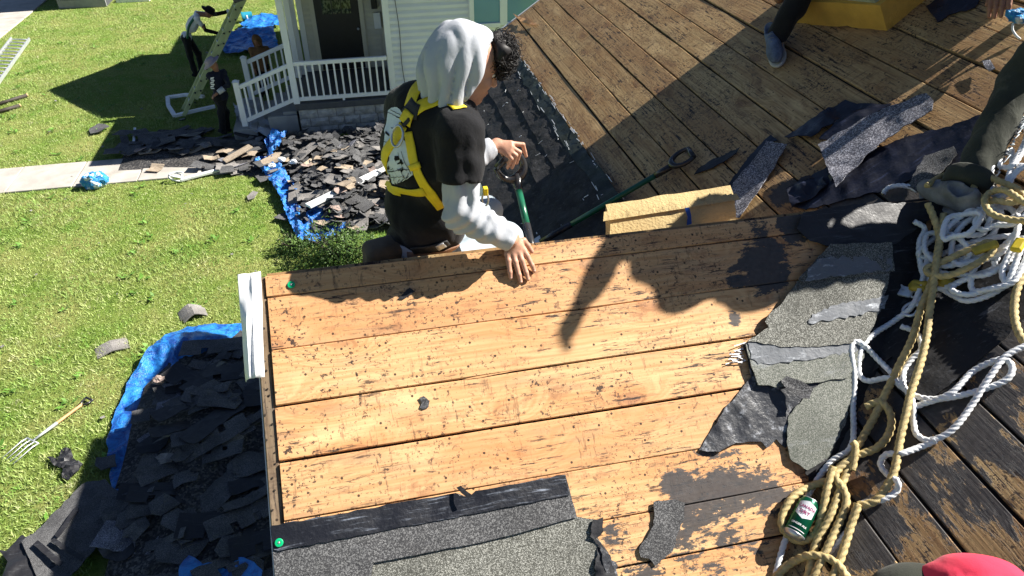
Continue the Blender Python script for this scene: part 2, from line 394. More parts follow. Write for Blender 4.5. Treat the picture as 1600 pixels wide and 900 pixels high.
MAT['gran_blue'] = granule('granules_blue_grey', (0.06, 0.06, 0.075), (0.16, 0.16, 0.19), (0.5, 0.5, 0.55), 230)
MAT['gran_grey'] = granule('granules_grey', (0.13, 0.12, 0.115), (0.24, 0.225, 0.21), (0.42, 0.40, 0.38), 260)
MAT['felt'] = felt('felt_black')
MAT['felt_sheen'] = felt('felt_black_streaked', (0.014, 0.015, 0.02), (0.24, 0.27, 0.33), 1.0, (7, 130, 70), 0.4, 0.8)  # shiny streaks of the felt put into the colour as pale lines
MAT['felt_crinkle'] = felt('felt_grey_crinkled', (0.04, 0.042, 0.048), (0.36, 0.38, 0.42), 1.0, (26, 34, 26), 0.38, 0.9)
MAT['felt_light'] = felt('felt_grey_residue', (0.15, 0.16, 0.175), (0.55, 0.58, 0.62), 1.0, (14, 46, 40), 0.7, 1.0)
MAT['felt_navy'] = felt('felt_blue_black', (0.012, 0.014, 0.026), (0.05, 0.065, 0.13), 0.8, (4, 40, 10), 0.35, 0.4)
MAT['felt_rough'] = felt('felt_black_fibrous', (0.022, 0.022, 0.024), (0.085, 0.085, 0.09), 0.8, (24, 24, 24), 0.75, 1.0)
MAT['felt_green'] = felt('felt_greenish_black', (0.014, 0.02, 0.016), (0.06, 0.085, 0.065), 0.8, (20, 5, 20), 0.5, 0.6)
MAT['white_metal'] = plain('white_painted_metal', (0.8, 0.81, 0.82), 0.35, 0.05, 6, dirt=((0.42, 0.4, 0.37), 9, 0.5))
MAT['vinyl'] = plain('white_vinyl', (0.80, 0.81, 0.82), 0.4, 0.03, 3)
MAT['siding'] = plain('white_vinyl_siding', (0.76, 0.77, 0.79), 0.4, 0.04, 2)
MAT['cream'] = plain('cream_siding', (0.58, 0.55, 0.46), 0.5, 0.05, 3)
MAT['green_cap'] = plain('green_plastic', (0.0, 0.42, 0.16), 0.4, 0.08)
MAT['steel'] = plain('steel', (0.50, 0.51, 0.53), 0.38, 0.1, metal=0.7)
MAT['galv'] = plain('dull_aluminium', (0.66, 0.68, 0.7), 0.42, 0.1, metal=0.65)
MAT['black_plastic'] = plain('black_plastic', (0.028, 0.028, 0.03), 0.24, 0.2, bump=0.05)
MAT['green_tube'] = plain('green_fibreglass', (0.012, 0.115, 0.06), 0.3, 0.15)
MAT['concrete'] = plain('concrete', (0.42, 0.39, 0.35), 0.9, 0.14, 2.5, bump=0.3, bsc=90, dirt=((0.26, 0.24, 0.2), 1.6, 0.5))
MAT['concrete_grey'] = plain('step_concrete', (0.30, 0.30, 0.29), 0.9, 0.15, 3, bump=0.3, bsc=60)
MAT['slab'] = plain('porch_slab_grey', (0.07, 0.072, 0.08), 0.6, 0.12)
MAT['stone'] = plain('rock_face_block', (0.44, 0.42, 0.38), 0.95, 0.3, 5, bump=1.0, bsc=14, dirt=((0.2, 0.18, 0.15), 3.0, 0.6))
MAT['mortar'] = plain('mortar', (0.24, 0.225, 0.2), 0.95)
MAT['door'] = plain('dark_door', (0.012, 0.012, 0.014), 0.35)
MAT['roofing'] = granule('neighbour_roofing', (0.05, 0.05, 0.052), (0.09, 0.09, 0.09), (0.2, 0.2, 0.2), 120)
MAT['brick'] = plain('shade_stack_brick', (0.30, 0.12, 0.08), 0.9, 0.2, 12)
g = NB('teal_window_glass'); MAT['glass'] = g.done(g.mix(g.noise(g.coord(), 1.2, 2), (0.10, 0.24, 0.31), (0.2, 0.4, 0.48)), 0.08, spec=0.6)
g = NB('door_glass'); MAT['glass_dark'] = g.done(g.mix(g.ss(g.noise(g.mapv(g.coord(), (9, 1, 5)), 2.2, 4), 0.45, 0.6), (0.02, 0.03, 0.02), (0.2, 0.23, 0.14)), 0.06, spec=0.6)
MAT['foam_orange'] = plain('orange_foam', (0.58, 0.33, 0.06), 0.95, 0.14, 5, bump=0.5, bsc=90, dirt=((0.3, 0.17, 0.05), 5, 0.6))
MAT['foam'] = plain('yellow_foam', (0.56, 0.42, 0.20), 0.95, 0.16, 5, bump=0.5, bsc=90, dirt=((0.36, 0.26, 0.12), 4, 0.5))
MAT['foam_top'] = plain('foam_dirty_top', (0.36, 0.37, 0.26), 0.95, 0.3, 6, bump=0.5, bsc=50)
MAT['tape'] = plain('blue_tape', (0.015, 0.09, 0.42), 0.4, 0.2)
MAT['felt_black_matte'] = felt('felt_black_matte', (0.012, 0.012, 0.014), (0.16, 0.17, 0.19), 0.5, (5, 60, 30), 0.7, 0.5)
MAT['yellow_dirty'] = plain('dirty_yellow', (0.5, 0.36, 0.04), 0.6, 0.25, 14, bump=.2)
MAT['can'] = plain('can_green', (0.003, 0.10, 0.048), 0.25, 0.1, 20, metal=0.5)
MAT['can_shield'] = plain('can_shield', (0.72, 0.74, 0.78), 0.3, 0.05)
MAT['can_red'] = plain('can_lettering', (0.35, 0.03, 0.14), 0.4, 0.05)
MAT['rope_white'] = plain('white_nylon_rope', (0.78, 0.79, 0.8), 0.6, 0.1, 30, bump=0.25, bsc=500, dirt=((0.42, 0.40, 0.36), 14, 0.6))
MAT['rope_tan'] = plain('tan_poly_rope', (0.53, 0.41, 0.18), 0.65, 0.22, 30, bump=0.35, bsc=400, dirt=((0.16, 0.12, 0.06), 18, 0.7))
MAT['yellow_web'] = plain('yellow_webbing', (0.82, 0.60, 0.012), 0.55, 0.08, 20, bump=0.3, bsc=600, dirt=((0.4, 0.27, 0.02), 16, 0.35))
MAT['black_web'] = plain('black_webbing', (0.015, 0.015, 0.017), 0.6, 0.2, 20, bump=0.4, bsc=500)
MAT['grey_wood'] = plain('bleached_board', (0.7, 0.69, 0.66), 0.8, 0.1, 6)
MAT['handle_wood'] = plain('handle_wood', (0.60, 0.33, 0.15), 0.55, 0.15, 12)
MAT['dark_rod'] = plain('dark_rod', (0.05, 0.04, 0.03), 0.7, 0.3)
MAT['ladder_fg'] = plain('yellow_green_fibreglass', (0.50, 0.54, 0.24), 0.45, 0.1, 6, dirt=((0.3, 0.3, 0.2), 8, 0.5))
MAT['bluebucket'] = plain('teal_bucket', (0.02, 0.25, 0.36), 0.35, 0.15)
g = NB('blue_tarp'); v = g.coord(); cr = g.noise(v, 6, 6, 0.7, 0.8)
g.bump(g.math('ADD', cr, g.math('MULTIPLY', g.noise(v, 25, 5, 0.7), 0.5)), 0.7, 0.05)
MAT['tarp'] = g.done(g.mix(g.ss(cr, 0.35, 0.65), (0.008, 0.065, 0.32), (0.03, 0.26, 0.70)), 0.33, spec=0.5)  # crease noise paints bright crests and shaded folds into the blue
g = NB('blue_white_wrapping'); v = g.coord(); cr = g.noise(v, 7, 4, 0.6, 0.4); g.bump(g.noise(v, 18, 5, 0.7, 0.8), 0.9, 0.05)
MAT['wrap'] = g.done(g.mix(g.ss(cr, 0.5, 0.56), (0.03, 0.3, 0.66), (0.75, 0.83, 0.88)), 0.35)
MAT['debris'] = granule('crumbled_shingle_bits', (0.02, 0.02, 0.022), (0.05, 0.05, 0.052), (0.14, 0.13, 0.12), 46, rough=.9, bump=1.0)
MAT['grey_plastic'] = plain('grey_plastic', (0.34, 0.37, 0.42), 0.4, 0.15, 4, bump=.4, bsc=12)
MAT['gran_tan'] = granule('granules_tan_back', (0.26, 0.2, 0.14), (0.40, 0.32, 0.23), (0.55, 0.47, 0.38), 200)
MAT['gran_pink'] = granule('granules_pinkish', (0.25, 0.17, 0.14), (0.36, 0.27, 0.23), (0.5, 0.42, 0.38), 200)

MAT['nail'] = plain('nail', (.62, .40, .33), .3)
MAT['leather'] = plain('brown_leather', (.22, .12, .075), .6, .2, 20, bump=.3)
# ================================================================ SETTING
def obj_grid(name, x0, x1, y0, y1, n, zf, mat, kind='structure'):
    xs, ys = np.linspace(x0, x1, n), np.linspace(y0, y1, n)
    V = [(x, y, zf(x, y)) for y in ys for x in xs]
    Fc = [(j * n + i, j * n + i + 1, (j + 1) * n + i + 1, (j + 1) * n + i) for j in range(n - 1) for i in range(n - 1)]
    return obj(name, V, Fc, mat, None, True, kind=kind)
g = NB('lawn_soil_and_thatch'); p = g.pos()
c = g.mix(g.ss(g.noise(p, 1.1, 6, 0.65), 0.35, 0.7), (0.17, 0.26, 0.045), (0.30, 0.31, 0.10))
c = g.mix(g.ss(g.noise(p, 14, 5, 0.7), 0.5, 0.75, 0, 0.6), c, (0.045, 0.07, 0.014))
g.bump(g.noise(p, 40, 5, 0.7), 1.0, 0.05); MAT['lawn'] = g.done(c, 0.95, spec=0.1)
obj_grid('lawn', -150, 150, -150, 250, 3, lambda x, y: 0.0, MAT['lawn'])

g = NB('grass_blade'); p = g.pos()
pn = g.noise(p, 0.75, 5, 0.62); fn = g.noise(p, 9.0, 4, 0.7); cl = g.noise(p, 2.6, 3, 0.6)
c = g.mix(g.ss(pn, 0.36, 0.66), (0.205, 0.35, 0.068), (0.38, 0.46, 0.15))
c = g.mix(g.ss(fn, 0.4, 0.72, 0, 0.7), c, (0.5, 0.48, 0.26))
c = g.mix(g.ss(cl, 0.58, 0.7, 0, 0.6), c, (0.56, 0.50, 0.35))
c = g.mix(g.ss(g.noise(g.vmath('ADD', p, (9, 4, 0)), 1.7, 3, 0.6), 0.56, 0.66, 0, 0.75), c, (0.15, 0.33, 0.045))
MAT['grass'] = g.done(c, 0.65, spec=0.2, Subsurface_Weight=0.0)
try: MAT['grass'].node_tree.nodes['Principled BSDF'].inputs['Transmission Weight'].default_value = 0.0
except Exception: pass

def in_poly(P, poly):
    x, y = P[:, 0], P[:, 1]; r = np.zeros(len(P), bool); n = len(poly)
    for i in range(n):
        (x1, y1), (x2, y2) = poly[i][:2], poly[(i + 1) % n][:2]
        if y1 == y2: continue
        c = ((y1 > y) != (y2 > y)) & (x < (x2 - x1) * (y - y1) / (y2 - y1) + x1); r ^= c
    return r
WALK_Y0, WALK_Y1 = 13.82, 14.95
heap_tarp = np.array([(-2.1, 8.43), (-3.0, 8.5), (-3.42, 7.75), (-3.47, 6.7), (-3.38, 5.9), (-3.35, 5.3), (-3.2, 4.6), (-2.7, 3.7), (-1.2, 3.2), (0.6, 3.6), (0.6, 8.2)])
heap_porch = np.array([(-1.62, 13.3), (-1.5, 11.9), (-1.32, 11.0), (-0.6, 10.75), (0.9, 10.9), (1.6, 12), (1.6, 15.2), (-1.35, 15.2), (-3.0, 15.5), (-4.6, 16.6), (-5.3, 15.8), (-5.2, 14.2), (-3.4, 13.95)])
def grass_mesh():
    N = 520000
    # a trapezoid that the view covers, denser where it is near
    y = 4.2 + (30 - 4.2) * RNG.random(N) ** 1.35
    x = -13.2 + 15.2 * RNG.random(N)
    P = np.stack([x, y], 1)
    d = np.stack([x, y, np.full(N, -H)], 1)
    zz = d @ F_; px = 800 + FPX * (d @ R_) / zz; py = 450 - FPX * (d @ U_) / zz
    k = (px > -60) & (px < 720) & (py > -60) & (py < 980)
    k &= ~((y > WALK_Y0 + .03 * np.sin(x * 5)) & (y < WALK_Y1 + .03 * np.sin(x * 4 + 1)))
    k &= ~((x < -10.55) & (x > -12.3))
    k &= ~((x > -1.45) & (y > 15.2)) & ~((x > -2.7) & (y > 15.4) & (y < 17.2))
    k &= ~(in_poly(P, heap_tarp) & (RNG.random(N) > .02)) & ~(in_poly(P, heap_porch) & (y > 11) & (RNG.random(N) > .02))
    P = P[k]; n = len(P)
    hgt = 0.018 + 0.032 * RNG.random(n) + 0.022 * np.clip(vnoise(np.c_[P, np.zeros(n)], 1.3), -1, 1)
    hgt *= np.where(RNG.random(n) < .04, 1.6, 1.0)
    a = RNG.random(n) * 6.283; w = 0.003 + 0.0055 * RNG.random(n)
    lean = hgt * (0.3 + 0.8 * RNG.random(n)); la = RNG.random(n) * 6.283
    b1 = np.c_[P[:, 0] + w * np.cos(a), P[:, 1] + w * np.sin(a), np.zeros(n)]
    b2 = np.c_[P[:, 0] - w * np.cos(a), P[:, 1] - w * np.sin(a), np.zeros(n)]
    t = np.c_[P[:, 0] + lean * np.cos(la), P[:, 1] + lean * np.sin(la), np.maximum(hgt, .02)]
    V = np.stack([b1, b2, t], 1).reshape(-1, 3).astype(np.float32)
    me = bpy.data.meshes.new('grass'); me.vertices.add(3 * n); me.vertices.foreach_set('co', V.ravel())
    me.loops.add(3 * n); me.loops.foreach_set('vertex_index', np.arange(3 * n, dtype=np.int32))
    me.polygons.add(n); me.polygons.foreach_set('loop_start', np.arange(0, 3 * n, 3, dtype=np.int32)); me.polygons.foreach_set('loop_total', np.full(n, 3, np.int32))
    me.update(calc_edges=True); me.validate()
    return me
go = link('grass', grass_mesh(), None, MAT['grass'])
tag(go, 'short sunlit green lawn grass around the concrete path', 'grass', kind='stuff')

def weeds():
    m = MB()
    for _ in range(150):
        x, y = RNG.uniform(-9, -1), RNG.uniform(5, 24)
        if WALK_Y0 - .1 < y < WALK_Y1 + .1 and RNG.random() < .9: continue
        if in_poly(np.array([[x, y]]), heap_tarp)[0] or in_poly(np.array([[x, y]]), heap_porch)[0]: continue
        for k in range(RNG.integers(6, 14)):
            a = RNG.random() * 6.28; L = RNG.uniform(.05, .12); w = L * .22; e = RNG.uniform(.2, .7)
            c = np.array([x, y, .02]) + np.r_[RNG.normal(0, .035, 2), 0]
            d = np.array([math.cos(a) * math.cos(e), math.sin(a) * math.cos(e), math.sin(e)]); s = np.array([-math.sin(a), math.cos(a), 0]) * w
            m.add([c, c + d * L * .5 + s, c + d * L, c + d * L * .5 - s], [(0, 1, 2, 3)])
    o = m.build('lawn_weeds', MAT['weed'], None); tag(o, 'broad leaved weeds scattered through the lawn', 'weeds', kind='stuff')
MAT['weed'] = plain('weed_leaf', (0.11, 0.24, 0.03), 0.6, 0.3, 5)
weeds()

# concrete path of slabs, and the pavement by the street
wk = bpy.data.objects.new('walkway', None); COL.objects.link(wk); wk['kind'] = 'structure'; wk.location = (-6, 14.4, 0); WL['walkway'] = np.array([-6, 14.4, 0.0])
x = -10.5
for k in range(8):
    m = MB(); m.bb((x + .008, WALK_Y0, -.06), (x + 1.18, WALK_Y1, 0.035 + .004 * (k % 2)))
    bevel(m.build('concrete_slab', MAT['concrete'], wk), .012); x += 1.19
sw = bpy.data.objects.new('pavement', None); COL.objects.link(sw); sw['kind'] = 'structure'; sw.location = (-11.4, 24, 0); WL['pavement'] = np.array([-11.4, 24, 0.0])
for k in range(14):
    m = MB(); m.bb((-12.2, 12 + k * 1.5 + .01, -.06), (-10.6, 12 + k * 1.5 + 1.49, .04)); bevel(m.build('pavement_slab', MAT['concrete'], sw), .012)

# ---------------------------------------------------------------- our house: the roof being stripped
house = thing('house', 'house with a near gable and main roof stripped to bare boards', 'house', (1.5, 2.2, 0))
def board_mesh(L, w, t=.02, n=6, ch=.003, wob=.0016):
    prof = [(0, -t), (w, -t), (w, -ch), (w - ch, 0), (ch, 0), (0, -ch)]
    V = []
    for i in range(n + 1):
        xx = L * i / n; e0, e1, z = random.uniform(-wob, wob), random.uniform(-wob, wob), random.uniform(-wob, wob)
        for j, (yy, zz) in enumerate(prof):
            V.append((xx, yy + (e0 if j in (0, 4, 5) else e1), zz + (z if zz > -t else 0)))
    Fc = [(i * 6 + k, (i + 1) * 6 + k, (i + 1) * 6 + (k + 1) % 6, i * 6 + (k + 1) % 6) for i in range(n) for k in range(6)]
    Fc += [tuple(range(6)), tuple(n * 6 + k for k in range(6))[::-1]]
    Fc = [f[::-1] for f in Fc]
    return mesh('board', V, Fc)
def frame(o, ux, uy, uz):
    M = Matrix.Identity(4)
    for i in range(3): M[i][0], M[i][1], M[i][2], M[i][3] = ux[i], uy[i], uz[i], o[i]
    return M
def board(name, o, ux, uy, L, w, mat, parent, t=.02, tilt=0.0):
    ux, uy = np.array(ux, float), np.array(uy, float); uz = np.cross(ux, uy)
    q = uy * math.cos(tilt) + uz * math.sin(tilt)
    ob = link(name, board_mesh(L, w, t, max(4, int(L / .35))), parent, mat, None, frame(o, ux, q, np.cross(ux, q)))
    return ob
ridgeA = np.array([0, YR, ZR])
tanr = math.tan(bB) / math.tan(aA)
def valley_x(s):                             # x of the near valley at slope distance s below the gable ridge
    return PX - s * math.cos(aA) / tanr
js = [0, .078, .27, .465, .65, .838, 1.016, 1.175, 1.36, 1.55, 1.74, 1.9]
gap = [.0, .004, .002, .005, .007, .0015, .003, .006, .005, .005, .005, .005]
for k in range(len(js) - 1):
    s0, s1 = js[k] + gap[k] / 2, js[k + 1] - gap[k + 1] / 2
    xl = -0.412 + random.uniform(-.004, .004)
    o = ridgeA + uA * s1; o = o + np.array([xl, 0, 0]) + nA * random.uniform(-.0015, .0015)
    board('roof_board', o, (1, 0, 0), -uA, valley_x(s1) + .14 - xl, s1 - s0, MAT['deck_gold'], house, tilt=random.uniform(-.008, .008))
# splinters / split-off strip along one board edge and the chipped corner at the rake
m = MB(); 
pp = [A(722, 593, .001), A(745, 588, .001), A(790, 580.5, .001), A(860, 570, .001), A(800, 580, .001), A(750, 590, .001)]
m.add(pp + [q - nA * .004 for q in pp], [(0, 1, 2, 3, 4, 5), (11, 10, 9, 8, 7, 6)]); m.build('split_sliver', MAT['deck_gold'], house)
# far slope of the gable
for k in range(9):
    o = ridgeA + np.array([-.412, 0, 0]) + np.array([0, math.cos(aA), -math.sin(aA)]) * (.022 + .205 * k) - np.array([0, 0, .012])
    Lx = valley_x(.205 * (k)) + .1 + .412
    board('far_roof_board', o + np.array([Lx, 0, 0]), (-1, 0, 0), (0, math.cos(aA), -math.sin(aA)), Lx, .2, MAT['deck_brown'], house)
def slab_poly(name, pts, n, th, mat, parent):
    pts = [np.array(p, float) for p in pts]; n = np.array(n, float); N = len(pts)
    V = pts + [p - n * th for p in pts]
    Fc = [tuple(range(N)), tuple(range(N, 2 * N))[::-1]] + [(i, i + N, (i + 1) % N + N, (i + 1) % N) for i in range(N)]
    Fc = [f[::-1] for f in Fc] if np.dot(np.cross(pts[1] - pts[0], pts[2] - pts[1]), n) < 0 else Fc
    return obj(name, V, Fc, mat, parent)
e = 1.9
slab_poly('gap_shade_sheet', [ridgeA + (-.40, 0, 0) + nA * -.021, ridgeA + (PX + .1, 0, 0) + nA * -.021, ridgeA + uA * e + (valley_x(e) + .1, 0, 0) + nA * -.021, ridgeA + uA * e + (-.40, 0, 0) + nA * -.021], nA, .015, MAT['under'], house)  # dark sheet added below the boards to paint the shade in their gaps
nF = np.array([0, math.sin(aA), math.cos(aA)]); uF = np.array([0, math.cos(aA), -math.sin(aA)])
slab_poly('far_gap_shade_sheet', [ridgeA + (-.40, .02, 0) + nF * -.021, ridgeA + (PX + .1, .02, 0) + nF * -.021, ridgeA + uF * e + (valley_x(e) + .1, 0, 0) + nF * -.021, ridgeA + uF * e + (-.40, 0, 0) + nF * -.021], nF, .015, MAT['under'], house)  # same dark gap sheet for the far slope

# main slope boards, horizontal, running away from the viewer
EAVE_X, RIDGE_X, RAKE_Y = 0.80, 3.32, 7.13
def Bp(x, y, o=0.0): return np.array([x, y, ZR + math.tan(bB) * (x - PX)]) + nB * o
jb = [.80, .97, 1.13, 1.287, 1.447, 1.612, 1.768, 1.93, 2.085, 2.24, 2.395, 2.555, 2.715, 2.882, 3.04, 3.2, 3.32]
uBx = uB
for k in range(len(jb) - 1):
    x0, x1 = jb[k], jb[k + 1]; w = (x1 - x0) / math.cos(bB) - random.uniform(.007, .013)
    yv = YR + tanr * max(0, PX - x1)
    cuts = [RAKE_Y, yv - .12] if x1 < PX + .1 else [RAKE_Y, -2.6]
    if x1 > PX + .1 and k % 2 == 0: cuts = [RAKE_Y, RAKE_Y - random.uniform(5.6, 6.2) - 2.2, -2.6]
    for a, b in zip(cuts[:-1], cuts[1:]):
        o = Bp(x0, a) + uB * .003 + nB * random.uniform(-.002, .002)
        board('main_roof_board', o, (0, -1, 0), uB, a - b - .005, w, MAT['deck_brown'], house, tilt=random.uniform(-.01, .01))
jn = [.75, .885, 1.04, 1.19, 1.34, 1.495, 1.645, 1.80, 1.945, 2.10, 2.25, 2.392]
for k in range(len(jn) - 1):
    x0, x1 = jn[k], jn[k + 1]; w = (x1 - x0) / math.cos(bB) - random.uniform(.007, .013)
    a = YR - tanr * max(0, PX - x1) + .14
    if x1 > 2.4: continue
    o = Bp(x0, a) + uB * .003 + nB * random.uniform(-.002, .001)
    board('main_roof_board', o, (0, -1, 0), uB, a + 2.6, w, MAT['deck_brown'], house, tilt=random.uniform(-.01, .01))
slab_poly('main_gap_shade_sheet', [Bp(EAVE_X, RAKE_Y, -.022), Bp(RIDGE_X, RAKE_Y, -.022), Bp(RIDGE_X, -2.6, -.022), Bp(EAVE_X, -2.6, -.022)], nB, .016, MAT['under'], house)  # dark sheet added so the gaps of the main slope look shaded
slab_poly('shade_prow', [Bp(1.9, RAKE_Y + .001), Bp(RIDGE_X, 8.95), Bp(RIDGE_X, RAKE_Y + .001)], nB, .02, MAT['deck_brown'], house)  # unseen tip added to carry the roof's shadow farther along the lawn
zr = float(Bp(RIDGE_X, 0)[2])
nR = np.array([math.sin(bB), 0, math.cos(bB)])
slab_poly('rear_slope', [(RIDGE_X + .002, 8.95, zr), (RIDGE_X + 2.52, RAKE_Y, zr - 2.52 * math.tan(bB)), (RIDGE_X + 2.52, -2.6, zr - 2.52 * math.tan(bB)), (RIDGE_X + .002, -2.6, zr)], nR, .04, MAT['roofing'], house)  # ridge corner drawn out to meet the added prow
m = MB(); m.bb((RIDGE_X - .02, 3.07, 4.8), (RIDGE_X + .62, 4.405, 7.3)); m.build('shade_stack', MAT['brick'], house)  # unseen block added to cast the broad shadow band on the boards
m = MB(); m.cyl((RIDGE_X - .06, 2.88, 5.4), (RIDGE_X - .06, 2.88, 6.9), .035); m.build('shade_pipe', MAT['galv'], house, True)  # unseen pipe added to cast the thin dark stripe beside that band
# walls
def prism_x(x0, x1, prof, name, mat, parent):
    n = len(prof); V = [(x0, y, z) for y, z in prof] + [(x1, y, z) for y, z in prof]
    return obj(name, V, [tuple(range(n)), tuple(range(n, 2 * n))[::-1]] + [(i, i + n, (i + 1) % n + n, (i + 1) % n)[::-1] for i in range(n)], mat, parent)
gw = 1.35
prism_x(-.26, 2.6, [(YR - gw, 0), (YR + gw, 0), (YR + gw, ZR - gw * math.tan(aA) - .07), (YR, ZR - .07), (YR - gw, ZR - gw * math.tan(aA) - .07)], 'gable_wall', MAT['vinyl'], house)
m = MB(); m.bb((1.0, -2.4, 0), (5.6, 6.9, 3.95)); m.build('main_wall', MAT['vinyl'], house)
prof = [(1.0, 3.96), (5.6, 3.96), (RIDGE_X, zr - .09)]
n = 3; V = [(x, -2.35, z) for x, z in prof] + [(x, 6.85, z) for x, z in prof]
obj('attic_wall', V, [(0, 1, 2), (5, 4, 3), (0, 3, 4, 1), (1, 4, 5, 2), (2, 5, 3, 0)], MAT['vinyl'], house)
# rake edge of the main roof: white edge strip
m = MB(); m.bar(Bp(EAVE_X, RAKE_Y + .012, -.02), Bp(1.95, RAKE_Y + .012, -.02), .02, .05, nB); m.build('rake_trim', MAT['vinyl'], house)
# rake board of the gable, worn, with a row of old nails, and its white outer face
ra, rb = ridgeA + uA * .0, ridgeA + uA * 1.9
ob = board('rake_board', rb + np.array([-.474, 0, 0]) - nA * .012, -uA, (-1, 0, 0), 1.89, .001, MAT['board_dark'], house) if False else None
M_ = frame(rb + np.array([-.417, 0, 0]) - nA * .009, -uA, (-1, 0, 0), np.cross(-uA, (-1, 0, 0)))
ob = link('rake_board', board_mesh(1.9, .041, .14, 10, .004, .001), house, MAT['board_dark'], None, M_)
for k in range(34):
    s = .3 + k * .045 + random.uniform(-.015, .015); c = ridgeA + uA * s + np.array([-.4375 + random.uniform(-.014, .014), 0, 0]) - nA * .008
    m = MB(); m.cyl(c - nA * .004, c + nA * .0025, random.uniform(.0025, .004), 6); m.build('rake_nail', MAT['under'], house)
m = MB(); m.bar(ra + np.array([-.461, 0, 0]) + uA * .02 - nA * .093, rb + np.array([-.461, 0, 0]) - nA * .093, .004, .145, nA); m.build('fascia_face', MAT['white_metal'], house)
# bent white metal rake cover, still fixed at the peak
prof = [(-.505, -.03), (-.502, -.004), (-.488, .000), (-.480, .010), (-.472, .001), (-.462, .002), (-.456, .011), (-.447, .002), (-.425, .004)]
V = []; ns = 14
for i in range(ns + 1):
    t = i / ns; s = -.015 + .375 * t
    for j, (xx, zz) in enumerate(prof):
        wdt = (xx + .425) * (1 - .13 * t) - .425 - .014 * t
        rib = zz * (0.25 if s < .17 else 1.0) + .004 * math.sin(9 * t + j)
        dn = -.02 * t if j < 2 else 0
        V.append(ridgeA + uA * s + np.array([wdt, 0, 0]) + nA * (rib + .006 + dn))
npf = len(prof)
Fc = [(i * npf + j, i * npf + j + 1, (i + 1) * npf + j + 1, (i + 1) * npf + j) for i in range(ns) for j in range(npf - 1)]
ob = obj('metal_rake_cover', V, Fc, MAT['white_metal'], house, True); ob['label'] = 'bent white metal rake cover at the gable peak'
sm = ob.modifiers.new('solid', 'SOLIDIFY'); sm.thickness = .0015; autosmooth(ob, 25)
# green cap nails
def cap_nail(c, n):
    m = MB(); m.lathe(c, n, [(.0135, 0), (.0135, .0015), (.012, .003), (.006, .0035), (.005, .002)], 16); o = m.build('cap_nail', MAT['green_cap'], house, True); autosmooth(o)
    q = MB(); q.lathe(np.asarray(c) + n * .002, n, [(.004, 0), (.004, .002), (.002, .003)], 8); d = q.build('nail_head', MAT['steel'], None)
    d.parent = o; d.location = (0, 0, 0); 
    d.data.transform(Matrix.Translation(Vector(-WL[house.name]))); WL[d.name] = WL[o.name]
cap_nail(A(455, 445, .001), nA); 

# ---------------------------------------------------------------- old roofing still on the gable slope
def asheet(name, poly, mat, **k): return sheet(name, poly, A, nA, MAT[mat], house, **k)
asheet('shingle_course', [(424, 822), (520, 806), (640, 783), (715, 771), (735, 779), (742, 768), (882, 742), (900, 808), (760, 845), (600, 876), (470, 899), (432, 905)], 'gran_dark', off=.012, th=.004, amp=.8, bump=.004)
asheet('felt_strip', [(425, 821), (520, 805), (640, 782), (712, 770), (718, 775), (733, 776), (742, 767), (881, 742), (888, 774), (800, 791), (700, 810), (560, 836), (440, 860), (430, 858)], 'felt_sheen', off=.018, th=.003, amp=1.5, bump=.005)
asheet('shingle_course', [(430, 906), (600, 875), (760, 843), (900, 807), (934, 812), (926, 830), (940, 850), (928, 880), (945, 960), (430, 985)], 'gran_sparkle', off=.004, th=.004, amp=1.0, bump=.002)
asheet('shingle_course', [(428, 900), (470, 897), (585, 876), (580, 905), (590, 960), (428, 985)], 'gran_dark', off=.011, th=.004, amp=1.0)
asheet('torn_felt', [(925, 812), (940, 808), (941, 830), (930, 842), (946, 858), (962, 905), (930, 940), (928, 880), (934, 852), (920, 838)], 'felt', off=.014, th=.004, step=6, amp=2.0, bump=.01, bs=18)
asheet('torn_felt', [(936, 852), (946, 862), (964, 884), (962, 915), (944, 905)], 'felt_crinkle', off=.02, th=.004, step=6, amp=2.5, bump=.014, bs=20)
cap_nail(A(436, 848, .026), nA)
# black tab flap standing up at the notch
V, Fc = sheet('x', [(712, 762), (719, 759), (738, 775), (730, 779)], A, nA, None, None, off=.03, th=.003, cuts=1, curl=lambda V: .03 * (1 - np.linalg.norm(V - A(736, 778), axis=1) / .07)); obj('shingle_flap', V, Fc, MAT['felt'], house)
# right side, towards the valley: layered courses with torn edges
asheet('felt_patch', [(1160, 536), (1172, 590), (1130, 640), (1091, 703), (1105, 706), (1122, 706), (1150, 692), (1188, 690), (1197, 700), (1212, 686), (1226, 700), (1260, 660), (1310, 600), (1330, 540)], 'felt_crinkle', off=.004, th=.003, step=8, amp=1.6, bump=.009, bs=16)
asheet('shingle_course', [(1229, 650), (1262, 612), (1335, 560), (1330, 600), (1318, 660), (1292, 715), (1258, 735), (1232, 718), (1226, 690)], 'gran_green', off=.012, th=.004, step=6, amp=1.2)
asheet('shingle_course', [(1161, 537), (1180, 530), (1340, 512), (1345, 560), (1318, 592), (1262, 600), (1235, 600), (1215, 606), (1180, 603), (1170, 575)], 'gran_green', off=.018, th=.004, step=8, amp=1.3)
asheet('felt_residue', [(1163, 536), (1200, 541), (1342, 517), (1342, 548), (1260, 564), (1180, 571), (1168, 562)], 'felt_light', off=.0245, th=.0008, step=5, amp=2.4, bump=.002, bs=30)
asheet('shingle_course', [(1196, 494), (1215, 478), (1240, 442), (1300, 430), (1385, 420), (1372, 480), (1345, 536), (1280, 543), (1215, 545), (1196, 540), (1162, 536), (1196, 514), (1190, 505)], 'gran_sparkle', off=.025, th=.004, step=8, amp=1.3)
asheet('felt_residue', [(1262, 494), (1300, 480), (1380, 464), (1374, 486), (1310, 500), (1256, 508)], 'felt_light', off=.032, th=.0008, step=5, amp=2.4, bump=.002, bs=30)
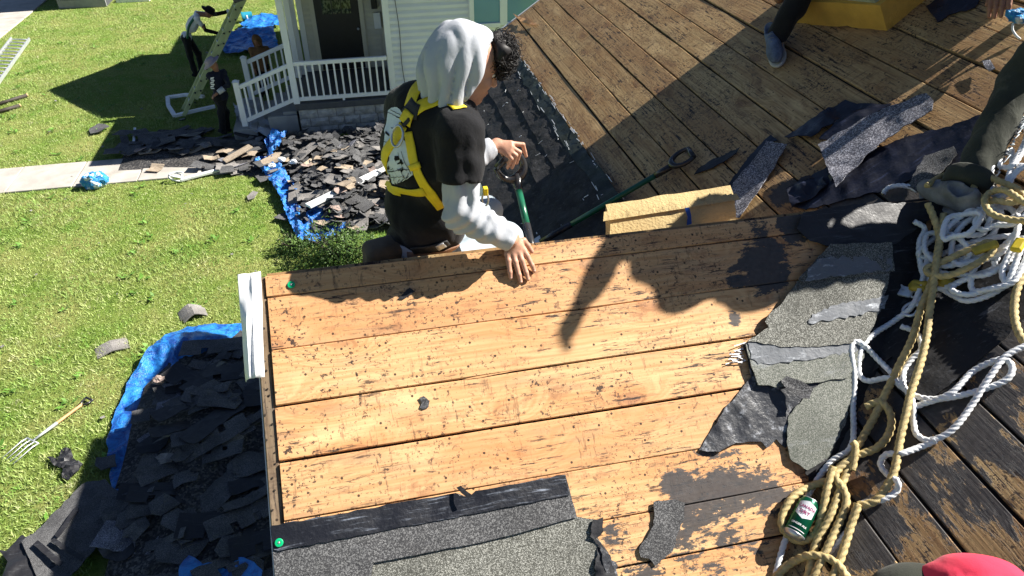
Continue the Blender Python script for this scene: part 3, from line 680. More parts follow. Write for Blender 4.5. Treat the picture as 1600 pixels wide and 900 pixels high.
asheet('shingle_course', [(1240, 440), (1290, 386), (1384, 384), (1388, 428), (1300, 438), (1246, 446)], 'gran_sparkle', off=.033, th=.004, step=8, amp=1.0)
asheet('felt_residue', [(1255, 425), (1275, 408), (1383, 405), (1386, 426), (1300, 436), (1250, 443)], 'felt_light', off=.039, th=.0008, step=5, amp=2.4, bump=.002, bs=30)
asheet('felt_patch', [(1250, 336), (1330, 322), (1470, 318), (1480, 334), (1440, 350), (1395, 384), (1290, 388), (1262, 380), (1240, 360)], 'felt', off=.02, th=.003, step=8, amp=1.4)
asheet('valley_felt', [(1384, 380), (1440, 342), (1450, 400), (1420, 470), (1375, 560), (1345, 640), (1300, 735), (1262, 752), (1256, 734), (1290, 712), (1316, 650), (1333, 560), (1368, 482), (1382, 430)], 'felt_black_matte', off=.009, th=.003, step=6, amp=2.5, bump=.008, bs=14)
# flap of granule sheet curled up, its shadow under it
V, Fc = sheet('x', [(1213, 598), (1222, 590), (1238, 597), (1256, 612), (1250, 627), (1237, 626), (1224, 612)], A, nA, None, None, off=.03, th=.003, step=6, amp=1.2, curl=lambda V: .035 * np.clip(np.linalg.norm(V - A(1216, 596), axis=1) / .1, 0, 1) ** 1.5, cuts=1); obj('curled_flap', V, Fc, MAT['gran_dark'], house)
# granule scraps and residue lower down the slope
asheet('shingle_scrap', [(1020, 784), (1048, 780), (1068, 785), (1066, 815), (1058, 832), (1050, 860), (1022, 884), (1014, 873), (1000, 870), (997, 856), (1012, 834), (1020, 820)], 'gran_dark', off=.006, th=.004, step=6, amp=1.2)
asheet('felt_scrap', [(655, 622), (662, 619), (671, 627), (669, 637), (661, 640), (656, 637), (659, 630)], 'gran_dark', off=.003, th=.002, step=5, amp=.6, cuts=1)
asheet('felt_scrap', [(640, 450), (648, 456), (630, 468), (622, 467)], 'felt', off=.003, th=.002, step=5, amp=.5, cuts=1)
# white paper fibres by the torn edge
m = MB()
for k in range(16):
    a = A(1158 + random.uniform(-6, 8), 545 + random.uniform(-10, 22), .006); ang = random.uniform(2.5, 3.6); L = random.uniform(.02, .06)
    b = a + np.array([1, 0, 0]) * math.cos(ang) * L - uA * math.sin(ang) * L * .8 + nA * random.uniform(0, .01)
    m.bar(a, b, .003, .0012, nA)
m.build('paper_fibres', MAT['white_metal'], house, kind='stuff')

# ---------------------------------------------------------------- old felt on the lower main slope and in the valley
def bsheet(name, poly, mat, **k): return sheet(name, poly, B, nB, MAT[mat], house, **k)
def byx(x0, x1, y0, y1): return [(x0, y0), (x1, y0), (x1, y1), (x0, y1)]
def bstrip(name, x0, x1, y0, y1, mat, off, amp=.006, bump=.006, step=.12, bs=9.0):
    P2 = jag([(x0, y0), (x1, y0), (x1, y1), (x0, y1)], step, amp)
    return sheet(name, P2, lambda x, y: Bp(x, y), nB, MAT[mat], house, off=off, th=.004, step=9, amp=0, bump=bump, bs=bs, cuts=3)
bstrip('felt_course', .80, 1.02, 3.2, 7.10, 'felt_rough', .004)
bstrip('felt_course', .98, 1.16, 2.9, 7.11, 'felt_rough', .010)
bstrip('felt_course', 1.12, 1.29, 2.6, 7.12, 'felt_rough', .016)
bstrip('felt_course', 1.25, 1.405, 2.5, 7.12, 'felt_rough', .021)
bstrip('green_felt_edge', 1.37, 1.452, 2.4, 7.125, 'felt_green', .026, .01, .008)
m = MB()
for k in range(110):
    y = random.uniform(2.9, 7.0); x = 1.452 + random.uniform(-.010, .012) if random.random() < .8 else random.uniform(1.36, 1.39); L = random.uniform(.01, .16) ** 1.2
    m.bar(Bp(x, y, .034), Bp(x + random.uniform(-.006, .006), y - L, .033), random.uniform(.0015, .005), .002, nB)
for k in range(40):
    y = random.uniform(3.2, 6.8); x = random.uniform(.9, 1.4); a = random.random() * 6.28; L = random.uniform(.006, .035)
    m.bar(Bp(x, y, .035), Bp(x + L * math.cos(a), y + L * math.sin(a), .038), random.uniform(.002, .006), .002, nB)
m.build('paper_tatters', MAT['white_metal'], house, kind='stuff')
# ================================================================ NEIGHBOUR'S HOUSE
nb = thing('neighbour_house', 'white sided house with a railed porch and dark front door', 'house', (1.0, 17.0, 0))
SY = 15.62                                   # the side wall that faces us
def siding(x0, x1, y, z0, z1, mat, parent, pitch=.135, proud=.05):
    z = z0
    while z < z1:
        h = min(pitch, z1 - z)
        pr = [(y, z), (y - proud, z), (y - proud, z + h * .46), (y - proud * .9, z + h * .52), (y - proud * .15, z + h * .95), (y, z + h - .001)]
        n = len(pr); V = [(x0, a, b) for a, b in pr] + [(x1, a, b) for a, b in pr]
        Fc = [(i, i + 1, i + 1 + n, i + n)[::-1] for i in range(n - 1)] + [tuple(range(n))[::-1], tuple(range(n, 2 * n))]
        obj('siding_board', V, [f[::-1] for f in Fc], mat, parent); z += pitch
def bx(name, lo, hi, mat, parent, bv=0):
    m = MB(); m.bb(lo, hi); o = m.build(name, MAT[mat] if isinstance(mat, str) else mat, parent)
    if bv: bevel(o, bv)
    return o
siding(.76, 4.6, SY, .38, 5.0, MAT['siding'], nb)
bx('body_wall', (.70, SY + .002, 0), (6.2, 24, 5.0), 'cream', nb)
bx('foundation', (.72, SY - .01, 0), (4.6, SY, .37), 'concrete_grey', nb)
bx('corner_trim', (.635, SY - .07, .3), (.765, SY + .06, 5.0), 'vinyl', nb, .006)
# window high on that wall
wf = bx('window_frame', (2.47, SY - .115, 2.13), (2.57, SY - .001, 4.2), 'vinyl', nb, .005)
for x0, x1 in ((3.14, 3.30), (3.98, 4.1)): bx('window_frame', (x0, SY - .115, 2.13), (x1, SY - .001, 4.2), 'vinyl', nb, .005)
bx('window_sill', (2.57, SY - .13, 2.10), (3.14, SY - .001, 2.19), 'vinyl', nb, .005); bx('window_sill', (3.30, SY - .13, 2.10), (3.98, SY - .001, 2.19), 'vinyl', nb, .005)
for x0, x1 in ((2.571, 3.139), (3.301, 3.979)): bx('window_pane', (x0, SY - .085, 2.191), (x1, SY - .06, 4.1), 'glass', nb)
p0, p1 = AY(617, 0, SY - .075), AY(634, 138, SY - .075)
m = MB(); m.tube(spline([p0, (p0 * .66 + p1 * .34) + (.015, 0, 0), (p0 * .3 + p1 * .7) + (-.02, 0, 0), p1], .1), .008, 6); m.build('wall_cable', MAT['dark_rod'], nb, True)
# porch
PYF, PYB, PXL, PXR, PZ = 15.36, 17.5, -1.44, .62, .75
bx('porch_floor', (PXL, PYF, PZ - .14), (PXR, PYB, PZ), 'slab', nb, .01)
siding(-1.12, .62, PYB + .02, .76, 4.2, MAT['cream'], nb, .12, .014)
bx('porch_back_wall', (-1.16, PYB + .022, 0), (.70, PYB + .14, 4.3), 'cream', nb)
bx('wall_trim', (-1.22, PYB - .03, PZ), (-1.10, PYB + .05, 4.2), 'vinyl', nb)
a, b = AY(498, 60, PYB), AY(566, 60, PYB)
dr = bx('front_door', (a[0], PYB - .03, PZ + .02), (b[0], PYB + .0, PZ + 2.1), 'door', nb)
w0, w1 = AY(505, 22, PYB)[2], PZ + 1.95
bx('door_light', (a[0] + .18, PYB - .042, w0), (b[0] - .18, PYB - .031, w1), 'glass_dark', dr)
for k in range(1, 3): bx('glazing_bar', (a[0] + .18 + (b[0] - a[0] - .36) * k / 3 - .01, PYB - .05, w0), (a[0] + .18 + (b[0] - a[0] - .36) * k / 3 + .01, PYB - .043, w1), 'door', dr)
m = MB(); m.lathe((b[0] - .07, PYB - .03, PZ + .95), (0, -1, 0), [(.02, 0), (.012, .02), (.028, .035), (.028, .055), (.01, .065)], 10); m.build('door_knob', MAT['steel'], dr, True)
for x in (a[0] - .10, b[0]): bx('door_trim', (x, PYB - .04, PZ), (x + .10, PYB - .0, PZ + 2.2), 'cream', nb)
mb = AY(590, 30, PYB - .05)
o = bx('mail_box', (mb[0] - .09, PYB - .12, mb[2] - .2), (mb[0] + .07, PYB - .02, mb[2] + .16), 'vinyl', nb, .01)
o = bx('wall_lamp', (mb[0] - .12, PYB - .12, mb[2] + .25), (mb[0] + .02, PYB - .02, mb[2] + .48), 'door', nb, .01)
# rock-faced block foundation under the porch
bx('block_backing', (-1.40, PYF + .07, 0), (.62, PYF + .3, PZ - .15), 'mortar', nb)
zz = 0.0
for r, hh in enumerate((.2, .2, .2)):
    x = -1.40 - (.18 if r % 2 else 0)
    while x < .55:
        w = random.choice((.34, .4, .4, .46)); x0, x1 = max(x + .006, -1.40), min(x + w - .006, .60)
        if x1 - x0 > .06:
            nx, nz = 5, 4; V = []; top = []
            for j in range(nz):
                for i in range(nx):
                    ed = i in (0, nx - 1) or j in (0, nz - 1)
                    V.append((x0 + (x1 - x0) * i / (nx - 1), PYF + .05 - (0 if ed else random.uniform(.015, .045)), zz + .006 + (hh - .012) * j / (nz - 1)))
            V += [(x0, PYF + .09, zz + .006), (x1, PYF + .09, zz + .006), (x1, PYF + .09, zz + hh - .006), (x0, PYF + .09, zz + hh - .006)]
            n0 = nx * nz; Fc = [(j * nx + i, j * nx + i + 1, (j + 1) * nx + i + 1, (j + 1) * nx + i) for j in range(nz - 1) for i in range(nx - 1)]
            Fc += [(n0, n0 + 1) + tuple(range(nx - 1, -1, -1)), tuple(range((nz - 1) * nx, nz * nx)) + (n0 + 2, n0 + 3), (n0 + 3, n0) + tuple(j * nx for j in range(nz)), (n0 + 1, n0 + 2) + tuple(j * nx + nx - 1 for j in range(nz - 1, -1, -1))]
            obj('foundation_block', V, Fc, MAT['stone'], nb)
        x += w
    zz += hh
# steps down to the left
for k in range(4):
    bx('porch_step', (PXL - .30 * (k + 1), 15.48, 0), (PXL - .30 * k - .002, 17.2, PZ - .02 - .17 * (k + 1) + .001), 'concrete_grey', nb, .012)
bx('step_side_wall', (PXL - .62, PYF + .02, 0), (PXL - .002, 15.478, .5), 'concrete_grey', nb, .01)
# posts
def post(x, y, z0, z1, w=.115): return bx('porch_post', (x - w / 2, y - w / 2, z0), (x + w / 2, y + w / 2, z1), 'vinyl', nb, .006)
post(-1.40, 15.45, PZ, 3.35, .13); post(-1.40, 17.15, PZ, 3.4, .13); post(-1.30, 17.32, PZ, 3.4, .1)
def railing(a, b, hgt, nbal, parent, gapb=.09):
    a, b = np.array(a, float), np.array(b, float); up = np.array([0, 0, 1.0]); d = b - a; L = np.linalg.norm(d); d /= L
    root = MB().bar(a + up * hgt, b + up * hgt, .075, .085).build('handrail', MAT['vinyl'], parent); bevel(root, .012)
    bo = MB().bar(a + up * gapb, b + up * gapb, .045, .08).build('bottom_rail', MAT['vinyl'], root)
    for k in range(nbal):
        q = a + d * L * (k + .6) / (nbal + .2)
        MB().bar(q + up * (gapb + .03), q + up * (hgt - .03), .038, .038, d if abs(d[2]) < .9 else (1, 0, 0)).build('baluster', MAT['vinyl'], root)
    return root
railing((-1.34, 15.44, PZ), (.62, 15.44, PZ), .86, 13, nb)
MB().bb((-.42, 15.42, PZ), (-.37, 15.46, PZ + .06)).build('rail_foot', MAT['vinyl'], nb)
nwb, nwt = AY(383, 193, 15.48), AY(371, 128, 15.48)
def newel(x, y, z0, z1):
    o = bx('newel_post', (x - .06, y - .06, z0), (x + .06, y + .06, z1), 'vinyl', nb, .008)
    m = MB(); m.add([(x - .075, y - .075, z1), (x + .075, y - .075, z1), (x + .075, y + .075, z1), (x - .075, y + .075, z1), (x, y, z1 + .05)], [(3, 2, 1, 0), (0, 1, 4), (1, 2, 4), (2, 3, 4), (3, 0, 4)])
    m.build('post_cap', MAT['vinyl'], o)
zb = float(nwb[2]); xb = float(nwb[0])
newel(xb, 15.48, max(0, zb - .05), zb + .93)
newel(xb + .02, 17.1, max(0, zb - .05), zb + .93)
railing((xb + .06, 15.46, zb - .02), (-1.46, 15.46, PZ - .02), .84, 7, nb, .1)
railing((xb + .08, 17.1, zb - .02), (-1.46, 17.1, PZ - .02), .84, 7, nb, .1)
bx('stair_landing', (xb - .25, 15.3, 0), (xb + .25, 17.25, max(.05, zb - .06)), 'concrete_grey', nb, .02)
# roofs, above the picture but casting the pointed shade on the lawn
def roof_slab(name, pts, th=.12):
    pts = [np.array(p, float) for p in pts]; n = np.cross(pts[1] - pts[0], pts[2] - pts[0]); n /= np.linalg.norm(n); n = n if n[2] > 0 else -n
    return slab_poly(name, pts, n, th, MAT['roofing'], nb)
RX, RZ, RY, TP = -2.85, 4.45, 20.05, math.tan(math.radians(33.7))
roof_slab('porch_gable_roof', [(RX, RY, RZ), (2.0, RY, RZ), (2.0, RY - 2.4, RZ - 2.4 * TP), (RX, RY - 2.4, RZ - 2.4 * TP)])
roof_slab('porch_gable_roof', [(RX, RY + 2.4, RZ - 2.4 * TP), (2.0, RY + 2.4, RZ - 2.4 * TP), (2.0, RY, RZ), (RX, RY, RZ)])
slab_poly('porch_gable_end', [(RX + .3, RY - 2.3, RZ - 2.4 * TP), (RX + .3, RY + 2.3, RZ - 2.4 * TP), (RX + .3, RY, RZ - .1)], (-1, 0, 0), .1, MAT['vinyl'], nb)
roof_slab('porch_shed_roof', [(-2.2, 14.95, 3.1), (.70, 14.95, 3.9), (.70, 17.64, 3.9), (-2.2, 17.64, 3.1)])
roof_slab('main_roof_slope', [(.2, 15.2, 4.9), (3.4, 15.2, 7.0), (3.4, 24.4, 7.0), (.2, 24.4, 4.9)])
roof_slab('main_roof_slope', [(3.4, 15.2, 7.0), (6.6, 15.2, 4.9), (6.6, 24.4, 4.9), (3.4, 24.4, 7.0)])
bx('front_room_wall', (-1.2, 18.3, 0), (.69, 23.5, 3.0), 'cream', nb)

# dark grey shed corner and a white board far up the lawn
sh = thing('garden_shed', 'dark grey boarded shed at the far top left of the lawn', 'shed', (-9.0, 28.9, 0))
for k in range(12): bx('shed_board', (-9.82, 28.05, .02 + k * .26), (-8.3, 28.10 + .004 * (k % 2), .27 + k * .26), 'concrete_grey', sh)
bx('shed_body', (-9.8, 28.12, 0), (-8.32, 31.5, 3.1), 'slab', sh); bx('shed_roof', (-10, 27.9, 3.12), (-8.1, 31.7, 3.25), 'roofing', sh)
o = MB().bb((-8.1, 28.55, 0), (-7.0, 28.95, .12)).solo('white_plank', MAT['white_metal'], 'white board lying on the grass by the shed', 'plank')

# ================================================================ HEAPS OF STRIPPED SHINGLES
def dist_poly(P, poly):
    P = np.atleast_2d(P)[:, :2]; d = np.full(len(P), 9e9); n = len(poly)
    for i in range(n):
        a, b = poly[i], poly[(i + 1) % n]; ab = b - a; t = np.clip(((P - a) @ ab) / (ab @ ab), 0, 1)
        d = np.minimum(d, np.linalg.norm(P - (a + t[:, None] * ab), axis=1))
    return np.where(in_poly(P, poly), d, 0)
def hz_tarp(P):
    P = np.atleast_2d(P); return .05 + .34 * np.minimum(dist_poly(P, heap_tarp) / 1.1, 1) ** .8 * (0.8 + .35 * vnoise(np.c_[P[:, :2], np.zeros(len(P))], 1.6))
def hz_porch(P):
    P = np.atleast_2d(P); d = dist_poly(P, heap_porch)
    return .04 + np.where(P[:, 0] > -2.0, .34, .14) * np.minimum(d / .9, 1) ** .8 * (0.85 + .4 * vnoise(np.c_[P[:, :2], np.zeros(len(P))], 1.9))
def lump(name, poly, hf, mat, label, cat, n=46, lift=0.0):
    lo, hi = poly.min(0), poly.max(0); xs, ys = np.linspace(lo[0], hi[0], n), np.linspace(lo[1], hi[1], n)
    X, Y = np.meshgrid(xs, ys); P = np.c_[X.ravel(), Y.ravel()]; ins = in_poly(P, poly); z = hf(P) + lift
    V = np.c_[P, np.where(ins, z, -.05)]
    Fc = [(j * n + i, j * n + i + 1, (j + 1) * n + i + 1, (j + 1) * n + i) for j in range(n - 1) for i in range(n - 1) if ins[[j * n + i, j * n + i + 1, (j + 1) * n + i + 1, (j + 1) * n + i]].any()]
    used = sorted(set(i for f in Fc for i in f)); mp = {u: k for k, u in enumerate(used)}
    o = obj(name, V[used], [[mp[i] for i in f] for f in Fc], mat, None, False); return tag(o, label, cat, kind='stuff')
lump('shingle_rubble', heap_tarp * .86 + heap_tarp.mean(0) * .14, lambda P: hz_tarp(P) - .03, MAT['debris'], 'crumbled black shingle rubble under the heap on the blue tarp', 'rubble')
lump('shingle_rubble', heap_porch * .96 + heap_porch.mean(0) * .04, lambda P: hz_porch(P) - .03, MAT['debris'], 'crumbled shingle rubble under the heap before the porch', 'rubble')

# tarps: crumpled sheets with folds
def tarp(name, outline, zf, label, res=.06, crumple=.05, fs=5.0, cat='tarp', mat='tarp', edge=.02):
    O = jag(np.array(outline, float), res * 1.2, res * .35); bm = bmesh.new(); f = bm.faces.new([bm.verts.new((x, y, 0)) for x, y in O]); f.normal_update()
    if f.normal.z < 0: f.normal_flip()
    bmesh.ops.triangulate(bm, faces=bm.faces[:])
    for _ in range(6):
        es = [e for e in bm.edges if e.calc_length() > res * 1.3]
        if not es: break
        bmesh.ops.subdivide_edges(bm, edges=es, cuts=1); bmesh.ops.triangulate(bm, faces=bm.faces[:])
    bmesh.ops.beautify_fill(bm, faces=bm.faces[:], edges=[e for e in bm.edges if not e.is_boundary])
    bm.verts.index_update(); P = np.array([v.co[:2] for v in bm.verts]); Fc = [[v.index for v in f.verts] for f in bm.faces]; bm.free()
    Q = np.c_[P, np.zeros(len(P))]; rid = 1 - np.abs(vnoise(Q * (1, .55, 1), fs)); rid2 = 1 - np.abs(vnoise(Q * (.7, 1, 1), fs * 2.1))
    V = np.c_[P, zf(P) + edge + crumple * (rid ** 2 + .5 * rid2 ** 2)]
    o = solo(name, V, Fc, MAT[mat], label, cat, None, True); autosmooth(o, 45); return o
def zedge(P):                                  # rim of the big tarp rises over the rubble, loose and lifted at its corner
    return np.maximum(hz_tarp(P) - .12, 0) * .5 + .22 * np.exp(-((P[:, 0] + 2.75) ** 2 / .5 + (P[:, 1] - 8.25) ** 2 / .12))
big = [(-.9, 8.62), (-1.9, 8.62), (-2.55, 8.66), (-3.05, 8.58), (-3.42, 7.85), (-3.50, 7.2), (-3.48, 6.6), (-3.33, 6.05), (-3.2, 5.55), (-2.95, 5.55), (-3.0, 6.4), (-2.95, 7.0), (-2.5, 7.6), (-1.9, 8.0), (-.9, 8.1)]
tarp('blue_tarp', big, zedge, 'large blue tarp under the black heap beside the near gable')
tarp('blue_tarp', [G(x, y, .35)[:2] for x, y in ((283, 890), (297, 872), (318, 884), (335, 880), (352, 888), (372, 872), (392, 878), (412, 896), (415, 925), (283, 925))], lambda P: hz_tarp(P) + .05, 'small patch of blue tarp showing at the near end of the black heap', .04, crumple=.05)
pg = [G(x, y)[:2] for x, y in ((398, 258), (432, 252), (452, 285), (478, 322), (545, 340), (540, 372), (500, 385), (468, 388), (452, 350), (436, 310), (415, 280))]
tarp('blue_tarp', pg, lambda P: .03 + .10 * vnoise(np.c_[P, 0 * P[:, 0]], 2.2) ** 2, 'crumpled blue tarp edge along the lawn side of the porch heap', .045, .11, 7.0)
pg = [G(x, y)[:2] for x, y in ((415, 235), (432, 224), (455, 230), (452, 246), (440, 258), (425, 262))]
tarp('blue_tarp', pg, lambda P: hz_porch(P) + .05, 'small crumpled blue tarp scrap on the tan shingles near the porch', .04, .11, 8.0)
pg = [G(x, y)[:2] for x, y in ((338, 82), (352, 60), (386, 50), (428, 46), (436, 78), (400, 88), (360, 90))]
tarp('blue_tarp', pg, lambda P: .05 + 0 * P[:, 0], 'rumpled dark blue tarp on the shaded grass behind the ladder', .07, .1, 3.0)
pg = [G(x, y)[:2] for x, y in ((376, 46), (385, 36), (420, 27), (440, 30), (440, 44), (400, 52))]
tarp('blue_tarp', pg, lambda P: .05 + 0 * P[:, 0], 'second dark blue tarp farther back between bucket and porch', .07, .1, 3.0)
pg = [G(x, y)[:2] for x, y in ((368, 178), (392, 190), (420, 205), (436, 216), (425, 228), (395, 222), (376, 208))]
tarp('plastic_sheet', pg, lambda P: .22 + .1 * vnoise(np.c_[P, 0 * P[:, 0]], 2.0), 'grey plastic sheet crumpled at the foot of the porch steps', .05, .1, 5.0, 'plastic sheet', 'grey_plastic')
MAT_SH = ['gran_dark', 'gran_blue', 'felt', 'gran_grey', 'gran_tan', 'gran_pink']
def strip_mesh(L, w, tabs, mat, bend=.02, tear=0.0, seed=0):
    r = random.Random(seed); nx = 10; V = []; top = []
    cut = [i * L / tabs for i in range(1, tabs)] if tabs else []
    # strip outline with slots between tabs along one long edge
    xs = [L * i / nx for i in range(nx + 1)]; Fc = []
    for x in xs:
        z = bend * math.sin(x / L * 3.1 + seed) + bend * .5 * math.sin(x / L * 7 + seed * 2)
        for y in (0, w * .45, w):
            V.append((x - L / 2 + r.uniform(-tear, tear), y - w / 2 + r.uniform(-tear, tear), z + bend * .5 * (y / w) ** 2 * math.sin(x * 5 + seed)))
    for i in range(nx):
        for j in range(2):
            if j == 0 and tabs and any(abs(c - (xs[i] + xs[i + 1]) / 2) < L / nx * .3 for c in cut): continue
            Fc.append((i * 3 + j, (i + 1) * 3 + j, (i + 1) * 3 + j + 1, i * 3 + j + 1))
    N = len(V); V2 = V + [(x, y, z - .007) for x, y, z in V]
    F2 = Fc + [tuple(i + N for i in f[::-1]) for f in Fc]
    from collections import Counter
    ec = Counter(); 
    for f in Fc:
        for k in range(4): ec[frozenset((f[k], f[(k + 1) % 4]))] += 1
    for f in Fc:
        for k in range(4):
            a, b = f[k], f[(k + 1) % 4]
            if ec[frozenset((a, b))] == 1: F2.append((b, a, a + N, b + N))
    me = mesh('shingle', V2, F2); me.materials.append(MAT[mat]); return me
def torn_mesh(L, w, mat, seed):
    r = random.Random(seed); n = r.randint(6, 9); V = []
    for k in range(n):
        a = 2 * math.pi * k / n + r.uniform(-.25, .25); q = r.uniform(.65, 1.1)
        V.append((L / 2 * q * max(-.9, min(.9, 1.25 * math.cos(a))), w / 2 * q * max(-.9, min(.9, 1.25 * math.sin(a))), r.uniform(-.015, .03)))
    V.append((0, 0, .012)); N = len(V); V2 = V + [(x, y, z - .007) for x, y, z in V]
    Fc = [(k, (k + 1) % n, n) for k in range(n)] + [((k + 1) % n + N, k + N, n + N) for k in range(n)] + [((k + 1) % n, k, k + N, (k + 1) % n + N) for k in range(n)]
    me = mesh('shingle', V2, Fc); me.materials.append(MAT[mat]); return me
DARK = [strip_mesh(.95, .32, 3, 'gran_dark', .03, .006, 1), strip_mesh(.9, .3, 0, 'felt', .03, .012, 2), strip_mesh(.62, .32, 2, 'gran_blue', .03, .01, 3), strip_mesh(.6, .16, 0, 'gran_dark', .02, .01, 4),
        torn_mesh(.6, .4, 'felt', 5), torn_mesh(.42, .3, 'gran_dark', 6), torn_mesh(.7, .42, 'gran_dark', 7), strip_mesh(.95, .3, 3, 'felt', .04, .008, 8), torn_mesh(.34, .24, 'gran_grey', 9)]
LITE = [strip_mesh(.62, .3, 2, 'gran_tan', .02, .006, 11), torn_mesh(.4, .28, 'gran_tan', 12), strip_mesh(.3, .3, 0, 'gran_grey', .015, .006, 13), strip_mesh(.62, .3, 2, 'gran_grey', .02, .008, 14), torn_mesh(.36, .26, 'gran_pink', 15), strip_mesh(.32, .3, 0, 'gran_tan', .02, .01, 16)]
DESC = {}
def scatter(n, poly, hf, protos, label, group, zlift=(0.0, .12), tilt=.16, mask=None, ang=None, sc=(.85, 1.15), joined=0):
    jm = MB(); n0 = n; n = n + joined
    lo, hi = poly.min(0), poly.max(0); k = 0
    while k < n:
        q = np.array([[random.uniform(lo[0], hi[0]), random.uniform(lo[1], hi[1])]])
        if not in_poly(q, poly)[0] or (mask and not mask(q[0])): continue
        z = float(hf(q)[0]) + random.uniform(*zlift); s = random.uniform(*sc)
        a = random.gauss(ang, .35) if ang is not None and random.random() < .7 else random.random() * 6.28
        Mx = Matrix.Translation(Vector((q[0][0], q[0][1], z))) @ Matrix.Rotation(random.gauss(0, tilt), 4, 'X') @ Matrix.Rotation(random.gauss(0, tilt), 4, 'Y') @ Matrix.Rotation(a, 4, 'Z') @ Matrix.Diagonal((s, s, 1, 1))
        me_ = random.choice(protos)
        if k >= n0:                                  # past the limit: real shingles, joined as one mass
            jm.add([np.array(Mx @ v.co) for v in me_.vertices], [tuple(p.vertices) for p in me_.polygons]); k += 1; continue
        o = bpy.data.objects.new('shingle', me_); COL.objects.link(o); o.matrix_basis = Mx; WL[o.name] = np.zeros(3)
        tag(o, DESC[me_.name] + ' ' + label, 'shingle', group); k += 1
    if joined: tag(jm.build('shingle_mass', MAT['gran_dark'], None), 'further dark shingles lying between others ' + label, 'shingle mass', kind='stuff')
for me_, d_ in zip(DARK + LITE, ('long three tab black shingle', 'long black felt backed shingle', 'short blue grey shingle', 'narrow black shingle strip', 'torn black felt piece', 'small torn black shingle', 'large torn black shingle', 'long dull black shingle', 'small torn grey shingle', 'two tab tan shingle', 'torn tan shingle', 'square grey shingle tab', 'two tab grey shingle', 'torn pinkish shingle', 'square tan shingle tab')): DESC[me_.name] = d_
inner = heap_tarp * .93 + heap_tarp.mean(0) * .07
def tm(q): return not (q[0] < -2.95 + .32 * max(0, q[1] - 6.6) and q[1] > 6.0 and random.random() < .9) and not (q[1] > 8.0 and q[0] < -1.8)
scatter(104, inner, hz_tarp, DARK, 'in the shaded heap on the large blue tarp', 'shingles heaped on the blue tarp by the gable', mask=tm, ang=.25, zlift=(-.01, .08), tilt=.11, sc=(.6, 1.0), joined=110)
pm = lambda q: q[0] > -1.75
scatter(64, heap_porch, hz_porch, [DARK[k] for k in (0, 2, 4, 5, 6, 8, 3)], 'in the sunlit heap before the porch', 'black shingles heaped before the porch', mask=pm, tilt=.3, sc=(.6, .95), zlift=(-.02, .1), joined=40)
scatter(70, heap_porch, hz_porch, LITE, 'among the pale ones of the heap before the porch', 'pale shingles heaped before the porch', mask=lambda q: q[0] > -1.75 and q[1] < 12.9 + random.uniform(-.8, 1.2), tilt=.14, sc=(.7, .95), zlift=(.05, .12))
scatter(30, heap_porch, hz_porch, LITE + [DARK[0], DARK[2]], 'lying flat on the path beside the porch heap', 'shingles lying flat on the path', mask=lambda q: q[0] < -1.75 and q[1] < 15.0 and q[0] > -4.7, tilt=.06, ang=.05, sc=(.7, 1.0), zlift=(.0, .05))
scatter(24, heap_porch, hz_porch, DARK, 'in the porch shade around the ladder foot', 'dark shingles in the shade by the ladder', mask=lambda q: q[0] < -1.75 and q[1] > 14.6, tilt=.09, ang=.2, zlift=(.0, .08), joined=14)
frag = MB()
for _ in range(900):
    q = np.array([[random.uniform(-1.7, 1.4), random.uniform(10.9, 15.2)]])
    if not in_poly(q, heap_porch)[0]: continue
    z = float(hz_porch(q)[0]) + random.uniform(.02, .13); r = random.uniform(.03, .13); n = random.randint(4, 6); a0 = random.random() * 6.28
    nn = np.array([random.gauss(0, .35), random.gauss(0, .35), 1]); nn /= np.linalg.norm(nn); u = np.cross(nn, (1, .3, 0)); u /= np.linalg.norm(u); w = np.cross(nn, u)
    top = [np.array([q[0][0], q[0][1], z]) + r * random.uniform(.6, 1.1) * (math.cos(a0 + 6.28 * k / n) * u + math.sin(a0 + 6.28 * k / n) * w) for k in range(n)]
    frag.add(top + [p - nn * .008 for p in top], [tuple(range(n)), tuple(range(n, 2 * n))[::-1]] + [(k, k + n, (k + 1) % n + n, (k + 1) % n) for k in range(n)])
tag(frag.build('shingle_fragments', MAT['gran_dark'], None), 'small broken bits of black shingle over the porch heap', 'shingle fragments', kind='stuff')
# ================================================================ THINGS ON THE LAWN
def place(o, loc, rz=0.0, rx=0.0, ry=0.0):
    o.location = Vector([float(v) for v in loc]); o.rotation_euler = (rx, ry, rz)
# two folded ridge shingles and one flat one on the grass
def ridge_shingle(name, px, label, mat, w=.30, L=.26, n=1, ang=.3, fold=.09):
    c = G(*px); m = MB()
    for k in range(n):
        off = np.array([.03 * k, -.10 * k, .012 * k]); rows = []
        for i in range(9):
            t = i / 8 - .5; rows.append((t * w, fold * (1 - (2 * abs(t)) ** 1.3)))
        V = []
        for y in (-L / 2, L / 2):
            for x, z in rows: V.append(np.array([x, y, z + .012]) + off)
        for y in (-L / 2, L / 2):
            for x, z in rows: V.append(np.array([x, y, z]) + off)
        Fc = []
        for i in range(8): Fc += [(i, i + 1, i + 10, i + 9), (18 + i + 9, 18 + i + 10, 18 + i + 1, 18 + i), (i + 1, i, i + 18, i + 19), (9 + i, 10 + i, 28 + i, 27 + i)]
        Fc += [(0, 9, 27, 18), (8, 26, 35, 17)]
        m.add(V, Fc)
    o = obj(name, m.V, m.F, MAT[mat], None, False, Matrix.Translation(Vector(c)) @ Matrix.Rotation(ang, 4, 'Z')); tag(o, label, 'shingle'); return o
ridge_shingle('ridge_shingle', (299, 490), 'pair of folded grey ridge shingles stacked on the lawn', 'gran_grey', .34, .22, 2, .35, .10)
ridge_shingle('ridge_shingle', (176, 545), 'single bent grey ridge shingle lying alone on the lawn', 'gran_grey', .42, .26, 1, .38, .05)
lt_ = MB()
